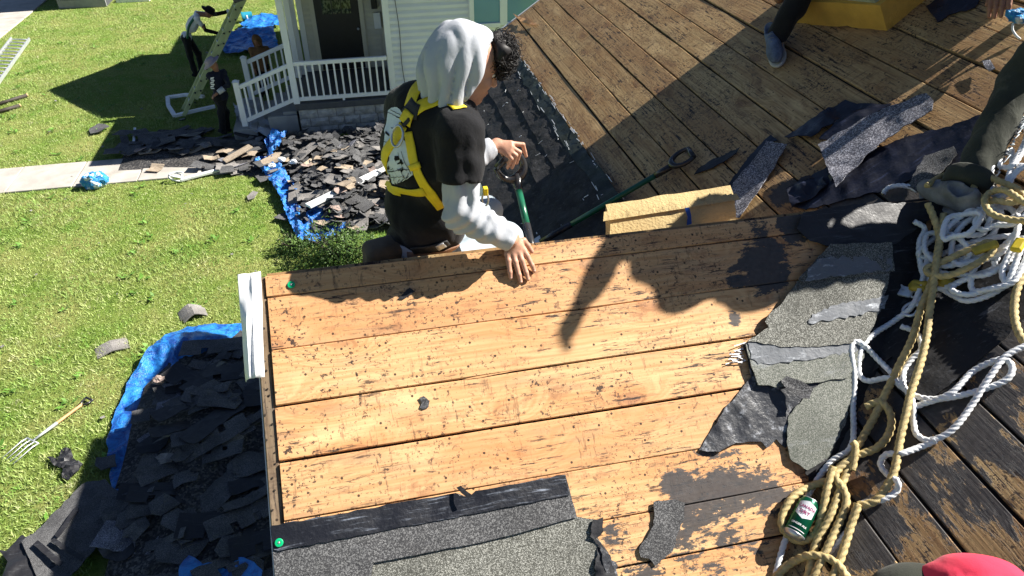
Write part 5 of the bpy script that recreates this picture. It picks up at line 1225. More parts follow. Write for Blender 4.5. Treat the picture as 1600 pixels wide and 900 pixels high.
rope('white_rope', [(1452, 395, .04), (1430, 470, .03), (1400, 500, .012), (1368, 520, .01), (1346, 545, .008), (1342, 580, .006), (1356, 595, .008), (1390, 590, .02), (1410, 605, .012), (1440, 622, .012), (1480, 622, .012), (1540, 607, .012), (1575, 590, .01), (1580, 570, .012), (1562, 562, .02), (1520, 580, .012), (1485, 615, .022), (1440, 632, .01), (1420, 640, .008)], Wt, 'rope_white', 'white rope looping right across the black felt to a bight')
rope('white_rope', [(1334, 690, .006), (1333, 640, .006), (1335, 590, .008), (1330, 548, .01), (1336, 534, .012), (1350, 540, .018), (1372, 562, .008), (1400, 590, .008), (1424, 622, .02), (1428, 660, .006), (1434, 680, .006), (1455, 688, .008), (1490, 670, .01), (1520, 630, .012), (1545, 590, .028), (1570, 558, .03), (1606, 538, .02)], Wt, 'rope_white', 'white rope running down past the granule sheet and up right')
rope('white_rope', [(1462, 688, .012), (1440, 698, .008), (1410, 708, .03), (1385, 710, .02), (1376, 725, .008), (1388, 742, .008), (1402, 752, .03), (1400, 768, .008), (1380, 780, .012), (1348, 786, .012), (1335, 800, .008), (1325, 830, .012), (1298, 860, .01), (1280, 880, .012), (1270, 905, .012)], Wt, 'rope_white', 'white rope doubling back from its knot to the bottom edge')
rope('white_rope', [(1333, 690, .006), (1325, 705, .008), (1300, 720, .01), (1280, 745, .008), (1262, 775, .006), (1250, 800, .004), (1235, 830, .004), (1225, 850, .006), (1212, 900, .006)], Wt, 'rope_white', 'white rope passing behind the can to the bottom left')
rope('white_rope', [(1408, 510, .02), (1432, 520, .012), (1440, 545, .01), (1425, 560, .01), (1412, 580, .008), (1412, 605, .02)], Wt, 'rope_white', 'white rope bight between the two tan ropes')
rope('white_rope', [(1468, 450, .02), (1490, 462, .012), (1512, 470, .01), (1545, 462, .012), (1580, 440, .015), (1606, 430, .02)], Wt, 'rope_white', 'white rope sagging below the pile towards the right edge')
rope('white_rope', [(1380, 303, .012), (1388, 294, .02), (1405, 290, .025), (1422, 292, .02), (1434, 298, .02)], Wt, 'rope_white', 'short white rope arc left of the grey boot')
rope('tan_rope', [(1448, 290, .05), (1470, 276, .06), (1500, 268, .06)], T * .9, 'rope_tan', 'tan rope passing behind the grey boot')
# the heaped coils
rr = random.Random(11)
def coil(cx, cy, ax_, by, rot, z, n=9, jit=6):
    P = []
    for k in range(n + 1):
        t = 2 * math.pi * k / n * 1.02; x, y = ax_ * math.cos(t), by * math.sin(t)
        P.append((cx + x * math.cos(rot) - y * math.sin(rot) + rr.uniform(-jit, jit), cy + x * math.sin(rot) + y * math.cos(rot) + rr.uniform(-jit, jit), z + rr.uniform(0, .03)))
    return P
coils = [(1500, 372, 62, 20, -.35, .02), (1520, 400, 75, 26, -.25, .03), (1505, 425, 55, 18, -.3, .02), (1480, 388, 42, 26, .2, .05), (1540, 370, 60, 30, -.6, .05), (1520, 345, 45, 18, -.4, .06), (1560, 420, 50, 22, -.5, .03), (1555, 280, 20, 55, .5, .05), (1575, 250, 18, 60, .45, .07), (1590, 300, 22, 50, .6, .05), (1570, 330, 45, 20, -.5, .08), (1500, 352, 34, 16, -.4, .09), (1585, 225, 14, 40, .5, .06), (1545, 440, 60, 14, -.2, .02)]
for k, c in enumerate(coils):
    rope('white_rope', coil(*c), Wt, 'rope_white', 'white rope coil in the tangled pile at the boot', lift=0)['group'] = 'white coils of the tangled rope pile'
for k, c in enumerate([(1560, 300, 40, 16, .25, .09), (1580, 325, 40, 18, .4, .11), (1500, 405, 60, 12, -.45, .07)]):
    rope('tan_rope', coil(*c), T * .92, 'rope_tan', 'tan rope coil in the tangled pile at the boot')['group'] = 'tan coils of the tangled rope pile'
rope('white_rope', [(1590, 345, .09), (1588, 370, .08), (1575, 400, .07), (1566, 425, .06), (1572, 440, .05), (1582, 425, .06), (1592, 395, .07), (1600, 370, .08)], Wt, 'rope_white', 'doubled white rope hanging through the yellow sleeve')
rope('white_rope', [(1428, 346, .03), (1445, 358, .03), (1436, 380, .03), (1440, 420, .03), (1452, 450, .02)], Wt, 'rope_white', 'cut white rope end at the left of the pile')
# snap hooks and yellow hardware
def hook(name, p0, p1, label, wd=.034):
    t = thing(name, label, 'snap hook', (p0 + p1) / 2); d = p1 - p0; L = np.linalg.norm(d); d /= L; n = nB; s = np.cross(n, d)
    loop = [p0 + d * (L * u) + s * (wd * v) for u, v in ((.50, .55), (.40, .72), (.25, .78), (.1, .62), (.02, .25), (.02, -.2), (.10, -.6), (.22, -.75), (.36, -.62))]
    MB().tube(spline(loop, .004), .0062, 8).build('hook', MAT['galv'], t, True)
    MB().tube(spline([p0 + d * L * .38 - s * wd * .62, p0 + d * L * .5 - s * wd * .35, p0 + d * L * .56 + s * wd * .1], .004), .0048, 8).build('gate', MAT['steel'], t, True)
    bevel(MB().bar(p0 + d * L * .48, p0 + d * L * .86, wd * 1.35, .012, n).build('body', MAT['galv'], t), .004)
    MB().tube([p0 + d * L * (.93 + .07 * math.cos(q)) + s * (wd * .5 * math.sin(q)) for q in np.linspace(0, 6.28, 18)], .005, 8, False).build('swivel_eye', MAT['steel'], t, True)
    MB().lathe(p0 + d * L * .6 + n * .005, n, [(.005, 0), (.005, .004), (.003, .005)], 10).build('rivet', MAT['steel'], t, True)
hook('snap_hook', B(1382, 448, .03), B(1432, 460, .03), 'silver snap hook lying open on black felt beside the ropes')
hook('snap_hook', B(1414, 492, .03), B(1448, 462, .04), 'second silver snap hook under the crossing tan ropes')
def blob(name, px, off, ex, ey, ez, mat, label, cat):
    V, Fc = crumple_ball((0, 0, 0), (1, 1, 1), (18, 12), px[0]); c = B(*px, off); V = np.array(V); V = c + V[:, :1] * ex + V[:, 1:2] * ey + V[:, 2:] * ez
    return solo(name, V, Fc, MAT[mat], label, cat, None, True)
lx = B(1460, 440) - B(1440, 440); lx /= np.linalg.norm(lx); ly = np.cross(nB, lx)
blob('rope_grab_sleeve', (1435, 447), .04, lx * .035, ly * .025, nB * .02, 'yellow_dirty', 'dirty yellow sleeve next to the snap hook', 'sleeve')
blob('rope_grab_sleeve', (1478, 441), .04, lx * .026, ly * .03, nB * .02, 'yellow_dirty', 'brownish yellow sleeve right of the crossing ropes', 'sleeve')
q0, q1 = B(1520, 394, .10), B(1560, 380, .11)
bevel(MB().bar(q0, q1, .032, .022, nB).solo('yellow_sleeve', MAT['yellow_dirty'], 'long yellow plastic sleeve among the white coils', 'sleeve'), .008)
bevel(MB().bar(B(1586, 392, .12), B(1597, 374, .12), .036, .024, nB).solo('yellow_sleeve', MAT['yellow_web'], 'bright yellow sleeve on the doubled rope at right edge', 'sleeve'), .006)
# ================================================================ PEOPLE: smooth blended volumes meshed into one surface
def s_caps(P, a, b, ra, rb):
    a, b = np.asarray(a, float), np.asarray(b, float); ab = b - a
    h = np.clip(((P - a) @ ab) / (ab @ ab + 1e-12), 0, 1); return np.linalg.norm(P - a - h[:, None] * ab, axis=1) - (ra + (rb - ra) * h)
def s_ell(P, c, r, Fm=None):
    Q = P - np.asarray(c, float)
    if Fm is not None: Q = Q @ np.asarray(Fm, float).T
    r = np.asarray(r, float); k0 = np.linalg.norm(Q / r, axis=1); k1 = np.linalg.norm(Q / r ** 2, axis=1) + 1e-9; return k0 * (k0 - 1) / k1
def smin(a, b, k=.03):
    h = np.clip(.5 + .5 * (b - a) / k, 0, 1); return b + (a - b) * h - k * h * (1 - h)
def smax(a, b, k=.01): return -smin(-a, -b, k)
def uni(ds, k=.03):
    r = ds[0]
    for d in ds[1:]: r = smin(r, d, k)
    return r
def chain(P, pts, rad, k=.02): return uni([s_caps(P, pts[i], pts[i + 1], rad[i], rad[i + 1]) for i in range(len(pts) - 1)], k)
def nets(f, lo, hi, h):
    """surface nets: a smooth quad mesh of f = 0"""
    lo, hi = np.asarray(lo, float), np.asarray(hi, float); n = np.maximum(((hi - lo) / h).astype(int) + 1, 3)
    K = 4; nc = (n + K - 1) // K; n = nc * K
    cx = [lo[i] + h * (K * np.arange(nc[i]) + (K - 1) / 2) for i in range(3)]
    X, Y, Z = np.meshgrid(*cx, indexing='ij'); P = np.c_[X.ravel(), Y.ravel(), Z.ravel()]
    Dc = np.concatenate([f(P[i:i + 100000]) for i in range(0, len(P), 100000)])     # coarse pass: only blocks near the surface are refined
    near = np.abs(Dc) < h * K * 1.25 + .012
    D = np.repeat(np.repeat(np.repeat(Dc.reshape(nc), K, 0), K, 1), K, 2)
    I = np.argwhere(near.reshape(nc)); o3 = np.array([(i, j, k) for i in range(K) for j in range(K) for k in range(K)])
    G3 = (I[:, None, :] * K + o3[None]).reshape(-1, 3); P = lo + h * G3
    D[G3[:, 0], G3[:, 1], G3[:, 2]] = np.concatenate([f(P[i:i + 200000]) for i in range(0, len(P), 200000)])
    D = np.where(np.abs(D) < 1e-9, 1e-9, D); S = D < 0
    off = [(i, j, k) for i in (0, 1) for j in (0, 1) for k in (0, 1)]
    c = sum(S[i:n[0] - 1 + i, j:n[1] - 1 + j, k:n[2] - 1 + k].astype(int) for i, j, k in off); act = (c > 0) & (c < 8)
    idx = -np.ones(act.shape, int); I = np.argwhere(act); idx[act] = np.arange(len(I)); acc = np.zeros((len(I), 3)); cnt = np.zeros(len(I))
    for a in range(8):
        for d in range(3):
            o = off[a]
            if o[d]: continue
            o2 = list(o); o2[d] = 1
            da = D[I[:, 0] + o[0], I[:, 1] + o[1], I[:, 2] + o[2]]; db = D[I[:, 0] + o2[0], I[:, 1] + o2[1], I[:, 2] + o2[2]]
            m = (da < 0) != (db < 0); t = np.where(m, da / np.where(m, da - db, 1), 0)
            q = np.tile(np.array(o, float), (len(I), 1)); q[:, d] += t; acc[m] += q[m]; cnt[m] += 1
    V = lo + h * (I + acc / np.maximum(cnt, 1)[:, None]); Fc = []
    for d in range(3):
        sl = [slice(0, n[0]), slice(0, n[1]), slice(0, n[2])]; s1 = list(sl); s1[d] = slice(0, n[d] - 1); s2 = list(sl); s2[d] = slice(1, n[d])
        E = np.argwhere(S[tuple(s1)] != S[tuple(s2)]); u, w = [x for x in range(3) if x != d]
        E = E[(E[:, u] > 0) & (E[:, w] > 0) & (E[:, u] < n[u] - 1) & (E[:, w] < n[w] - 1)]
        def cell(du, dw):
            q = E.copy(); q[:, u] -= du; q[:, w] -= dw; return idx[q[:, 0], q[:, 1], q[:, 2]]
        Q = np.stack([cell(1, 1), cell(0, 1), cell(0, 0), cell(1, 0)], 1); ins = S[E[:, 0], E[:, 1], E[:, 2]]
        flip = (ins if d != 1 else ~ins); Q = np.where(flip[:, None], Q, Q[:, ::-1]); Q = Q[(Q >= 0).all(1)]; Fc.append(Q)
    return V, np.concatenate(Fc)
def skin(name, f, lo, hi, h, mat, parent):
    V, Fc = nets(f, lo, hi, h); return obj(name, V, Fc, mat, parent, True)
def joined(name, parts, mat, parent):
    V = []; Fc = []; n = 0
    for v, f in parts: V.append(v); Fc += [tuple(q + n) for q in np.asarray(f)]; n += len(v)
    return obj(name, np.vstack(V), Fc, mat, parent, True)
def bounds(pts, pad): p = np.array(pts); return p.min(0) - pad, p.max(0) + pad
def grads(f, P, e=.004):
    g_ = np.stack([f(P + np.eye(3)[i] * e) - f(P - np.eye(3)[i] * e) for i in range(3)], 1); return g_ / (np.linalg.norm(g_, axis=1)[:, None] + 1e-9)
def settle(P, f, n=5, e=.01):
    for _ in range(n): P = P - grads(f, P, e) * np.clip(f(P), -.03, .03)[:, None]
    return P
def marchs(xy, f, t0=1.7, t1=3.5, n=110):
    """meet sight lines with a real surface; a line that just misses takes the nearest point of the surface"""
    R3 = np.array([ray(x, y) for x, y in xy]); R3 /= np.linalg.norm(R3, axis=1)[:, None]; ts = np.linspace(t0, t1, n)
    D = f((CAM + R3[:, None, :] * ts[None, :, None]).reshape(-1, 3)).reshape(len(R3), n)
    hit = (D < 0).any(1); i0 = np.where(hit, (D < 0).argmax(1), D.argmin(1)); return settle(CAM + R3 * ts[i0][:, None], f)
def march(x, y, f): return marchs([(x, y)], f)[0]
def grad(f, p, e=.003): return grads(f, np.asarray(p)[None], e)[0]
def ribbon(name, pxs, widths, f, mat, parent, lift=.005, th=.003):
    P2 = spline(np.c_[np.array(pxs, float), np.zeros(len(pxs))], 6)[:, :2]; C = marchs(P2, f); m = len(C)
    for _ in range(4): C[1:-1] = .5 * C[1:-1] + .25 * (C[:-2] + C[2:])
    C = settle(C, f, 3); T = np.gradient(C, axis=0); T /= np.linalg.norm(T, axis=1)[:, None] + 1e-9
    g_ = grads(f, C, .02); s = np.cross(g_, T); s /= np.linalg.norm(s, axis=1)[:, None] + 1e-9; w = np.interp(np.linspace(0, 1, m), np.linspace(0, 1, len(widths)), widths)
    P = np.stack([settle(C + s * (w / 2 * q)[:, None], f, 4) for q in (-1, -.5, 0, .5, 1)], 1).reshape(-1, 3)
    V = P + np.repeat(g_, 5, 0) * lift
    Fc = [(i * 5 + j, i * 5 + j + 1, (i + 1) * 5 + j + 1, (i + 1) * 5 + j) for i in range(m - 1) for j in range(4)]
    o = obj(name, V, Fc, mat, parent, True); so_ = o.modifiers.new('solid', 'SOLIDIFY'); so_.thickness = th; so_.offset = 1; return o
def finger(P, pts, r0, r1):
    n = len(pts); return chain(P, pts, np.linspace(r0, r1, n), .004)

def skinmat(name, c):
    m = NB(name); v = m.coord(); n = m.noise(v, 14, 4, .6); col = m.mix(m.ss(n, .3, .7), tuple(x * .85 for x in c), tuple(min(1, x * 1.12) for x in c))
    col = m.mix(m.ss(m.noise(v, 60, 3, .6), .55, .75, 0, .3), col, (c[0] * .75, c[1] * .5, c[2] * .45)); m.bump(m.noise(m.mapv(v, (90, 90, 90)), 1, 3), .25, .003)
    return m.done(col, .5, spec=.35, Subsurface_Weight=.06, Subsurface_Radius=(.01, .004, .002))
MAT['skin'] = skinmat('skin_light_brown', (.50, .27, .18)); MAT['skin_dark'] = skinmat('skin_brown', (.30, .145, .09))
MAT['hoodie'] = cloth('pale_grey_fleece', (.42, .435, .465), .05, .35, (16, 16, 7), .9, 420)
MAT['tee'] = cloth('black_cotton', (.010, .010, .0115), .2, .55, (14, 14, 8), .85, 500)
MAT['denim_pale'] = cloth('pale_denim', (.40, .47, .52), .12, .3, (12, 12, 12), .9, 600)
MAT['khaki'] = cloth('brown_canvas', (.13, .098, .065), .25, .5, (14, 14, 14), .9, 400)
MAT['olive'] = cloth('dark_olive_canvas', (.040, .043, .033), .2, .7, (10, 10, 5), .9, 400, ((.10, .1, .08), 9, .4))
MAT['navy'] = cloth('navy_cloth', (.015, .017, .03), .2, .5); MAT['blackcloth'] = cloth('black_cloth', (.012, .012, .014), .2, .5)
MAT['white_tee'] = cloth('white_tshirt', (.72, .72, .74), .05, .5); MAT['brown_hood'] = cloth('tan_brown_hoodie', (.16, .085, .04), .15, .5)
MAT['pink_hat'] = cloth('mauve_hat', (.33, .27, .31), .1, .2); MAT['red_cap'] = cloth('red_pink_cotton', (.70, .04, .085), .08, .35, (9, 9, 9), .85)
MAT['hair'] = plain('black_hair', (.012, .010, .010), .55, .3, 40, spec=.35)
MAT['shoe_grey'] = plain('grey_suede_shoe', (.20, .20, .205), .9, .3, 12, bump=.3, bsc=80, dirt=((.4, .39, .36), 10, .5)); MAT['shoe_blue'] = plain('blue_grey_shoe', (.10, .13, .20), .85, .3, 20, bump=.6, bsc=120)
MAT['sole'] = plain('pale_sole', (.42, .41, .38), .8, .15, 10)
MAT['print_white'] = plain('shirt_print_white', (.60, .66, .70), .8, .06, 20)

# ---- the worker behind the ridge
man = thing('person', 'worker in a grey hood, black tee and yellow harness leaning on the roof', 'person', AY(668, 400, 2.62) - np.array([0, 0, .35]))
ph = math.radians(48); bf = np.array([math.cos(ph), math.sin(ph), 0]); bl = np.array([-math.sin(ph), math.cos(ph), 0])
pel, wai, che, uch, nec = AY(662, 404, 2.47), AY(666, 330, 2.44), AY(670, 245, 2.41), AY(684, 190, 2.40), AY(709, 158, 2.40)
sp_ = (uch - pel) / np.linalg.norm(uch - pel); Fm = np.array([bf - sp_ * (bf @ sp_), bl, sp_]); Fm[0] /= np.linalg.norm(Fm[0]); Fm[2] = sp_
Rsh, Rel, Rwr = AY(720, 208, 2.24), AY(722, 332, 2.165), AY(797, 374, 2.125)
Lsh, Lel, Lwr = AY(638, 172, 2.54), AY(708, 262, 2.84), AY(768, 231, 2.90)
def folds(P, a=.006, s=(1, 1, 1), q=0.0):
    return a * (vnoise(P * np.array(s) + q, 16) + .6 * vnoise(P * np.array(s)[::-1] + q, 31))
def tee_f(P):
    d = uni([s_ell(P, pel + sp_ * .02, (.135, .178, .15), Fm), s_ell(P, wai, (.138, .172, .17), Fm), s_ell(P, che - Fm[0] * .01, (.140, .186, .17), Fm), s_ell(P, uch, (.118, .182, .13), Fm),
             s_caps(P, Lsh, Lsh * .5 + Lel * .5, .076, .08), s_caps(P, uch, nec, .085, .06), s_caps(P, Rsh, Lsh, .074, .074)], .05)
    q = Rsh * .42 + Rel * .58; ax_ = (Rel - Rsh) / np.linalg.norm(Rel - Rsh)
    d = smin(d, smax(s_caps(P, Rsh, Rsh * .36 + Rel * .64, .080, .086), (P - q) @ ax_, .004), .035)
    d = d + .006 * (1 - 2 * np.abs(vnoise(P * np.array((1, 1, .5)) + .3, 14))) + .003 * vnoise(P + 3, 34) + .004 * np.sin((P @ (sp_ * .8 + bf * .6)) * 75 + 6 * vnoise(P, 5)) * np.clip(1 - np.linalg.norm(P - (Rsh + Rel) / 2, axis=1) / .22, 0, 1)
    # hem and sleeve ends are cut clean
    d = smax(d, -(P - (pel - sp_ * .10 + Fm[0] * 0)) @ sp_, .006)
    return d
lo, hi = bounds([pel, wai, che, uch, nec, Rsh, Lsh, Rel * .6 + Rsh * .4], .25); tee = skin('t_shirt', tee_f, lo, hi, .0095, MAT['tee'], man)
ax_r = (Rel - Rsh) / np.linalg.norm(Rel - Rsh)
def sleeve(P, sh, el, wr, q):
    d = chain(P, [sh * .6 + el * .4, el, el * .45 + wr * .55, wr], [.066, .064, .053, .044], .03)
    de = np.linalg.norm(P - el, axis=1); a2 = (wr - el) / np.linalg.norm(wr - el)
    w = .007 * np.sin(((P - el) @ a2) * 110 + 8 * vnoise(P, 7) + q) * np.clip(1.15 - de / .20, .15, 1) + .006 * vnoise(P, 22) + .007 * (1 - 2 * np.abs(vnoise(P * (1, 1, .5), 15)))
    d = d + w; d = smax(d, (P - wr) @ a2 - .012, .006); return smax(d, -(P - (sh * .62 + el * .38)) @ (el - sh) / np.linalg.norm(el - sh), .004)
lo, hi = bounds([Rsh, Rel, Rwr], .12); skin('hoodie_sleeve', lambda P: sleeve(P, Rsh, Rel, Rwr, 0), lo, hi, .0065, MAT['hoodie'], man)
lo, hi = bounds([Lsh, Lel, Lwr], .12); skin('hoodie_sleeve', lambda P: sleeve(P, Lsh, Lel, Lwr, 2), lo, hi, .009, MAT['hoodie'], man)
# head, hood, hair
hh, hp = math.radians(9), math.radians(24)
hf = np.array([math.cos(hh) * math.cos(hp), math.sin(hh) * math.cos(hp), -math.sin(hp)]); hl = np.array([-math.sin(hh), math.cos(hh), 0]); hu = np.cross(hf, hl); HF = np.array([hf, hl, hu])
Hc = AY(730, 103, 2.40)
Ho = AY(721, 97, 2.405)
def hq(a, b, c): return Hc + hf * a + hl * b + hu * c
def head_f(P):
    d = uni([s_ell(P, hq(.005, 0, .02), (.098, .076, .10), HF), s_ell(P, hq(.035, 0, -.055), (.064, .056, .068), HF)], .03)
    d = smin(d, s_caps(P, hq(.075, 0, -.10), hq(.07, 0, -.104), .022, .022), .02)                      # chin
    d = smin(d, s_caps(P, hq(.098, 0, .012), hq(.118, 0, -.030), .009, .014), .012)                   # nose
    for s in (-1, 1):
        d = smin(d, s_caps(P, hq(.092, s * .012, .024), hq(.083, s * .045, .024), .010, .008), .012)    # brow
        d = smin(d, s_ell(P, hq(.066, s * .046, -.03), (.022, .018, .02), HF), .02)                    # cheek
        d = smin(d, s_ell(P, hq(-.01, s * .078, -.005), (.022, .009, .032), HF), .006)                 # ear
        d = smax(d, -(s_ell(P, hq(.095, s * .032, .008), (.012, .014, .010), HF)), .012)                # socket
    d = smin(d, s_caps(P, hq(.098, -.018, -.063), hq(.098, .018, -.063), .006, .006), .006); d = smin(d, s_caps(P, hq(.094, -.014, -.074), hq(.094, .014, -.074), .007, .007), .006)
    d = smax(d, -(s_caps(P, hq(.106, -.022, -.0685), hq(.106, .022, -.0685), .0025, .0025)), .003)     # mouth line
    return smin(d, s_caps(P, hq(-.02, 0, -.07), nec, .056, .06), .03)
def inner_f(P):
    return uni([s_ell(P, pel, (.10, .14, .14), Fm), s_ell(P, wai, (.105, .135, .15), Fm), s_ell(P, che, (.105, .15, .14), Fm), s_ell(P, uch, (.085, .145, .10), Fm), chain(P, [Rsh, Rel, Rwr], [.050, .042, .030]), chain(P, [Lsh, Lel, Lwr], [.050, .042, .030]), s_caps(P, uch, nec, .06, .055)], .012)
# right hand, flat on the boards; every finger its own bent chain
def onA(x, y, h): return A(x, y, h)
Rw = onA(799, 372, .045)
kn = [onA(793, 397, .026), onA(802, 398, .028), onA(811, 396, .028), onA(818, 391, .026)]
mid = [onA(795.5, 417, .020), onA(808, 420, .021), onA(819, 417, .021), onA(828, 408, .020)]
tip = [onA(798, 434, .009), onA(813.5, 440, .009), onA(825, 436, .009), onA(834.5, 423, .009)]
def hand_f(P):
    d = uni([s_caps(P, Rw, k_, .021, .0135) for k_ in kn], .012); d = smin(d, s_caps(P, (kn[0] + Rw) / 2, (kn[3] + Rw) / 2, .017, .017), .012); d = smin(d, s_caps(P, Rwr, Rw, .028, .025), .015)
    fs = [finger(P, [kn[i], kn[i] * .45 + mid[i] * .55 + nA * .004, mid[i] * .5 + tip[i] * .5 + nA * .003, tip[i]], .0118, .0078) for i in range(4)]
    fs.append(finger(P, [Rw * .6 + kn[3] * .4, onA(818, 376, .030), onA(825, 384, .02), onA(831, 393, .010)], .014, .0085))
    for q in fs: d = smin(d, q, .005)
    return d
# left hand closed on the D grip
gb0, gb1 = DH + tl * .0 + 0, None
Lh = AY(776, 226, 2.915); lk = [AY(798, 224, 2.90), AY(799, 230, 2.885), AY(797, 236, 2.875), AY(793, 241, 2.87)]
lm = [AY(817, 226, 2.905), AY(812, 238, 2.88), AY(806, 243, 2.868), AY(799, 248, 2.862)]; lt = [AY(822, 244, 2.915), AY(807, 255, 2.895), AY(800, 262, 2.885), AY(793, 262, 2.88)]
def lhand_f(P):
    d = uni([s_caps(P, Lh, k_, .021, .0135) for k_ in lk], .014); d = smin(d, s_caps(P, Lwr, Lh, .028, .025), .015)
    fs = [finger(P, [lk[i], lm[i], (lm[i] * .4 + lt[i] * .6), lt[i]], .0115, .0078) for i in range(4)]; fs.append(finger(P, [Lh, AY(787, 240, 2.95), AY(792, 250, 2.965), AY(797, 258, 2.96)], .015, .0085))
    for q in fs: d = smin(d, q, .005)
    return d
parts = [nets(inner_f, *bounds([pel, wai, che, uch, nec, Rsh, Lsh, Rel, Lel, Rwr, Lwr], .2), .016), nets(head_f, *bounds([Hc, nec], .17), .0048), nets(hand_f, *bounds(kn + tip + [Rwr], .05), .003), nets(lhand_f, *bounds(lk + lt + [Lwr], .05), .003)]
joined('body', parts, MAT['skin'], man)
for i in range(4):                                       # nails
    MB().lathe(tip[i] + nA * .0055 + (tip[i] - mid[i]) * .02, nA, [(.0048, 0), (.0044, .0018), (.002, .0022)], 8).build('fingernail', MAT['nail'], man, True)
hb_ = (nec + Hc) / 2
def ho(a, b, c): return Ho + hf * a + hl * b + hu * c
def hood_f(P):
    d = uni([s_ell(P, ho(-.003, 0, .020), (.121, .105, .124), HF), s_ell(P, ho(-.033, 0, -.055), (.096, .098, .10), HF)], .06)
    d = smin(d, s_ell(P, nec + bf * .0 + np.array([0, 0, .015]), (.112, .122, .066), np.array([bf, bl, (0, 0, 1.0)])), .05)
    Q = P - Ho; an = np.arctan2(Q @ hl, Q @ hf); ht = Q @ hu
    w = .011 * (1 - 2 * np.abs(np.sin(an * 6.2 + 1.5 * vnoise(P, 8) + 6 * ht)) ** .55) * np.clip((.085 - ht) / .13, 0, 1) + .006 * (1 - 2 * np.abs(vnoise(P * (1, 1, .4), 20))) + .009 * vnoise(P, 10)
    d = d + w
    cav = uni([s_ell(P, ho(.06, 0, .01), (.12, .094, .115), HF), s_ell(P, ho(.08, 0, -.06), (.12, .075, .09), HF)], .03)
    return smax(smax(d, -cav, .006), (Q @ hf) - .052 - .36 * ht, .006)
lo, hi = bounds([Ho, nec], .2); skin('hood', hood_f, lo, hi, .0058, MAT['hoodie'], man)
hr = MB()
for k in range(1100):
    d = RNG.normal(size=3); d /= np.linalg.norm(d); q = hq(.102, 0, .070) + (hf * d[0] * .050 + hl * d[1] * .074 + hu * d[2] * .066) * (.75 + .4 * RNG.random())
    r = RNG.uniform(.007, .02); u = RNG.normal(size=3); u /= np.linalg.norm(u); w = np.cross(u, RNG.normal(size=3)); w /= np.linalg.norm(w); v = np.cross(u, w); t = np.linspace(0, RNG.uniform(2.5, 6.5), 11)
    hr.tube([q + r * (math.cos(x) * w + math.sin(x) * v) + u * (x * .003) for x in t], .0012, 3)
V, Fc = crumple_ball(hq(.095, 0, .076), (.05, .075, .058), (20, 12), 3.0); hr.add(V, Fc)
hr.build('hair', MAT['hair'], man, True, 'stuff')
for s in (-1, 1):
    V, Fc = crumple_ball(hq(.088, s * .032, .006), (.0095, .0095, .0095), (10, 8), 50.0); obj('eye', hq(.087, s * .032, .006) + (np.array(V) - np.mean(V, 0)) * .9, Fc, MAT['vinyl'], man, True)
# trousers, pale knee, brown pouch, belt
Rkn, Lkn = AY(790, 372, 2.56), AY(760, 330, 2.95); Rft, Lft = Rkn + np.array([-.10, .10, -.34]), Lkn + np.array([-.12, .0, -.42])
hR, hL = pel - bl * .09 - sp_ * .06, pel + bl * .09 - sp_ * .06
def leg_f(P): return uni([chain(P, [hR, Rkn, Rft], [.098, .072, .06], .03), chain(P, [hL, Lkn, Lft], [.098, .072, .06], .03), s_ell(P, pel - sp_ * .06, (.14, .178, .12), Fm)], .04) + folds(P, .004)
lo, hi = bounds([hR, hL, Rkn, Lkn, Rft, Lft, pel], .2); skin('jeans', leg_f, lo, hi, .013, MAT['denim_pale'], man)
for ft in (Rft, Lft): MB_ = skin('work_boot', lambda P, ft=ft: uni([s_caps(P, ft, ft + bf * .16 - np.array([0, 0, .03]), .05, .042), s_caps(P, ft, ft + np.array([0, 0, .06]), .05, .055)], .03), *bounds([ft, ft + bf * .16], .1), .014, MAT['khaki'], man)
pc = AY(604, 398, 2.44); px_ = np.array([1, .25, 0]) / 1.03
skin('tool_pouch', lambda P: np.linalg.norm(np.maximum(np.abs((P - pc) @ np.array([px_, np.cross((0, 0, 1.0), px_), (0, 0, 1.0)]).T) - np.array([.055, .03, .03]), 0), axis=1) - .035 + .004 * vnoise(P, 20), pc - .16, pc + .16, .009, MAT['khaki'], man)
def pel_f(P): return smin(tee_f(P), leg_f(P), .02)
ribbon('belt', [(640, 398), (665, 398), (690, 392), (715, 382)], [.03, .03], pel_f, MAT['leather'], man, .008, .004)
ribbon('shirt_tail', [(612, 384), (632, 394), (652, 400)], [.03, .05, .035], pel_f, MAT['hoodie'], man, .004, .003)
ribbon('waist_strap', [(648, 388), (672, 385), (700, 376)], [.03, .04, .03], pel_f, MAT['black_web'], man, .012, .005)
bk_ = ribbon('buckle', [(682, 381), (694, 377)], [.028, .028], pel_f, MAT['steel'], man, .018, .003)
# harness
hz = thing('safety_harness', 'yellow webbing harness with steel D ring worn over the black tee', 'harness', man.location)
Yw, ks = MAT['yellow_web'], dict(lift=.006, th=.003)
ribbon('shoulder_strap', [(663, 131), (654, 137), (648, 150), (643, 166)], [.05, .05], tee_f, Yw, hz, **ks)
ribbon('shoulder_strap', [(650, 174), (660, 166), (676, 160), (694, 158), (708, 163), (719, 172)], [.045, .05, .05], tee_f, Yw, hz, **ks)
ribbon('back_pad', [(640, 165), (647, 175), (655, 176)], [.06, .055], tee_f, MAT['black_web'], hz, lift=.008, th=.004)
ribbon('back_pad', [(633, 178), (640, 184), (648, 190)], [.045, .045], tee_f, Yw, hz, lift=.013, th=.004)
ribbon('back_strap', [(634, 196), (626, 208), (614, 224), (604, 242), (599, 262)], [.042, .042], tee_f, Yw, hz, **ks)
ribbon('back_strap', [(599, 258), (598, 272), (603, 286), (612, 295), (626, 301)], [.03, .025], tee_f, Yw, hz, **ks)
ribbon('side_strap', [(639, 206), (643, 230), (650, 256), (662, 282), (676, 304), (690, 322)], [.03, .034, .042, .042], tee_f, Yw, hz, **ks)
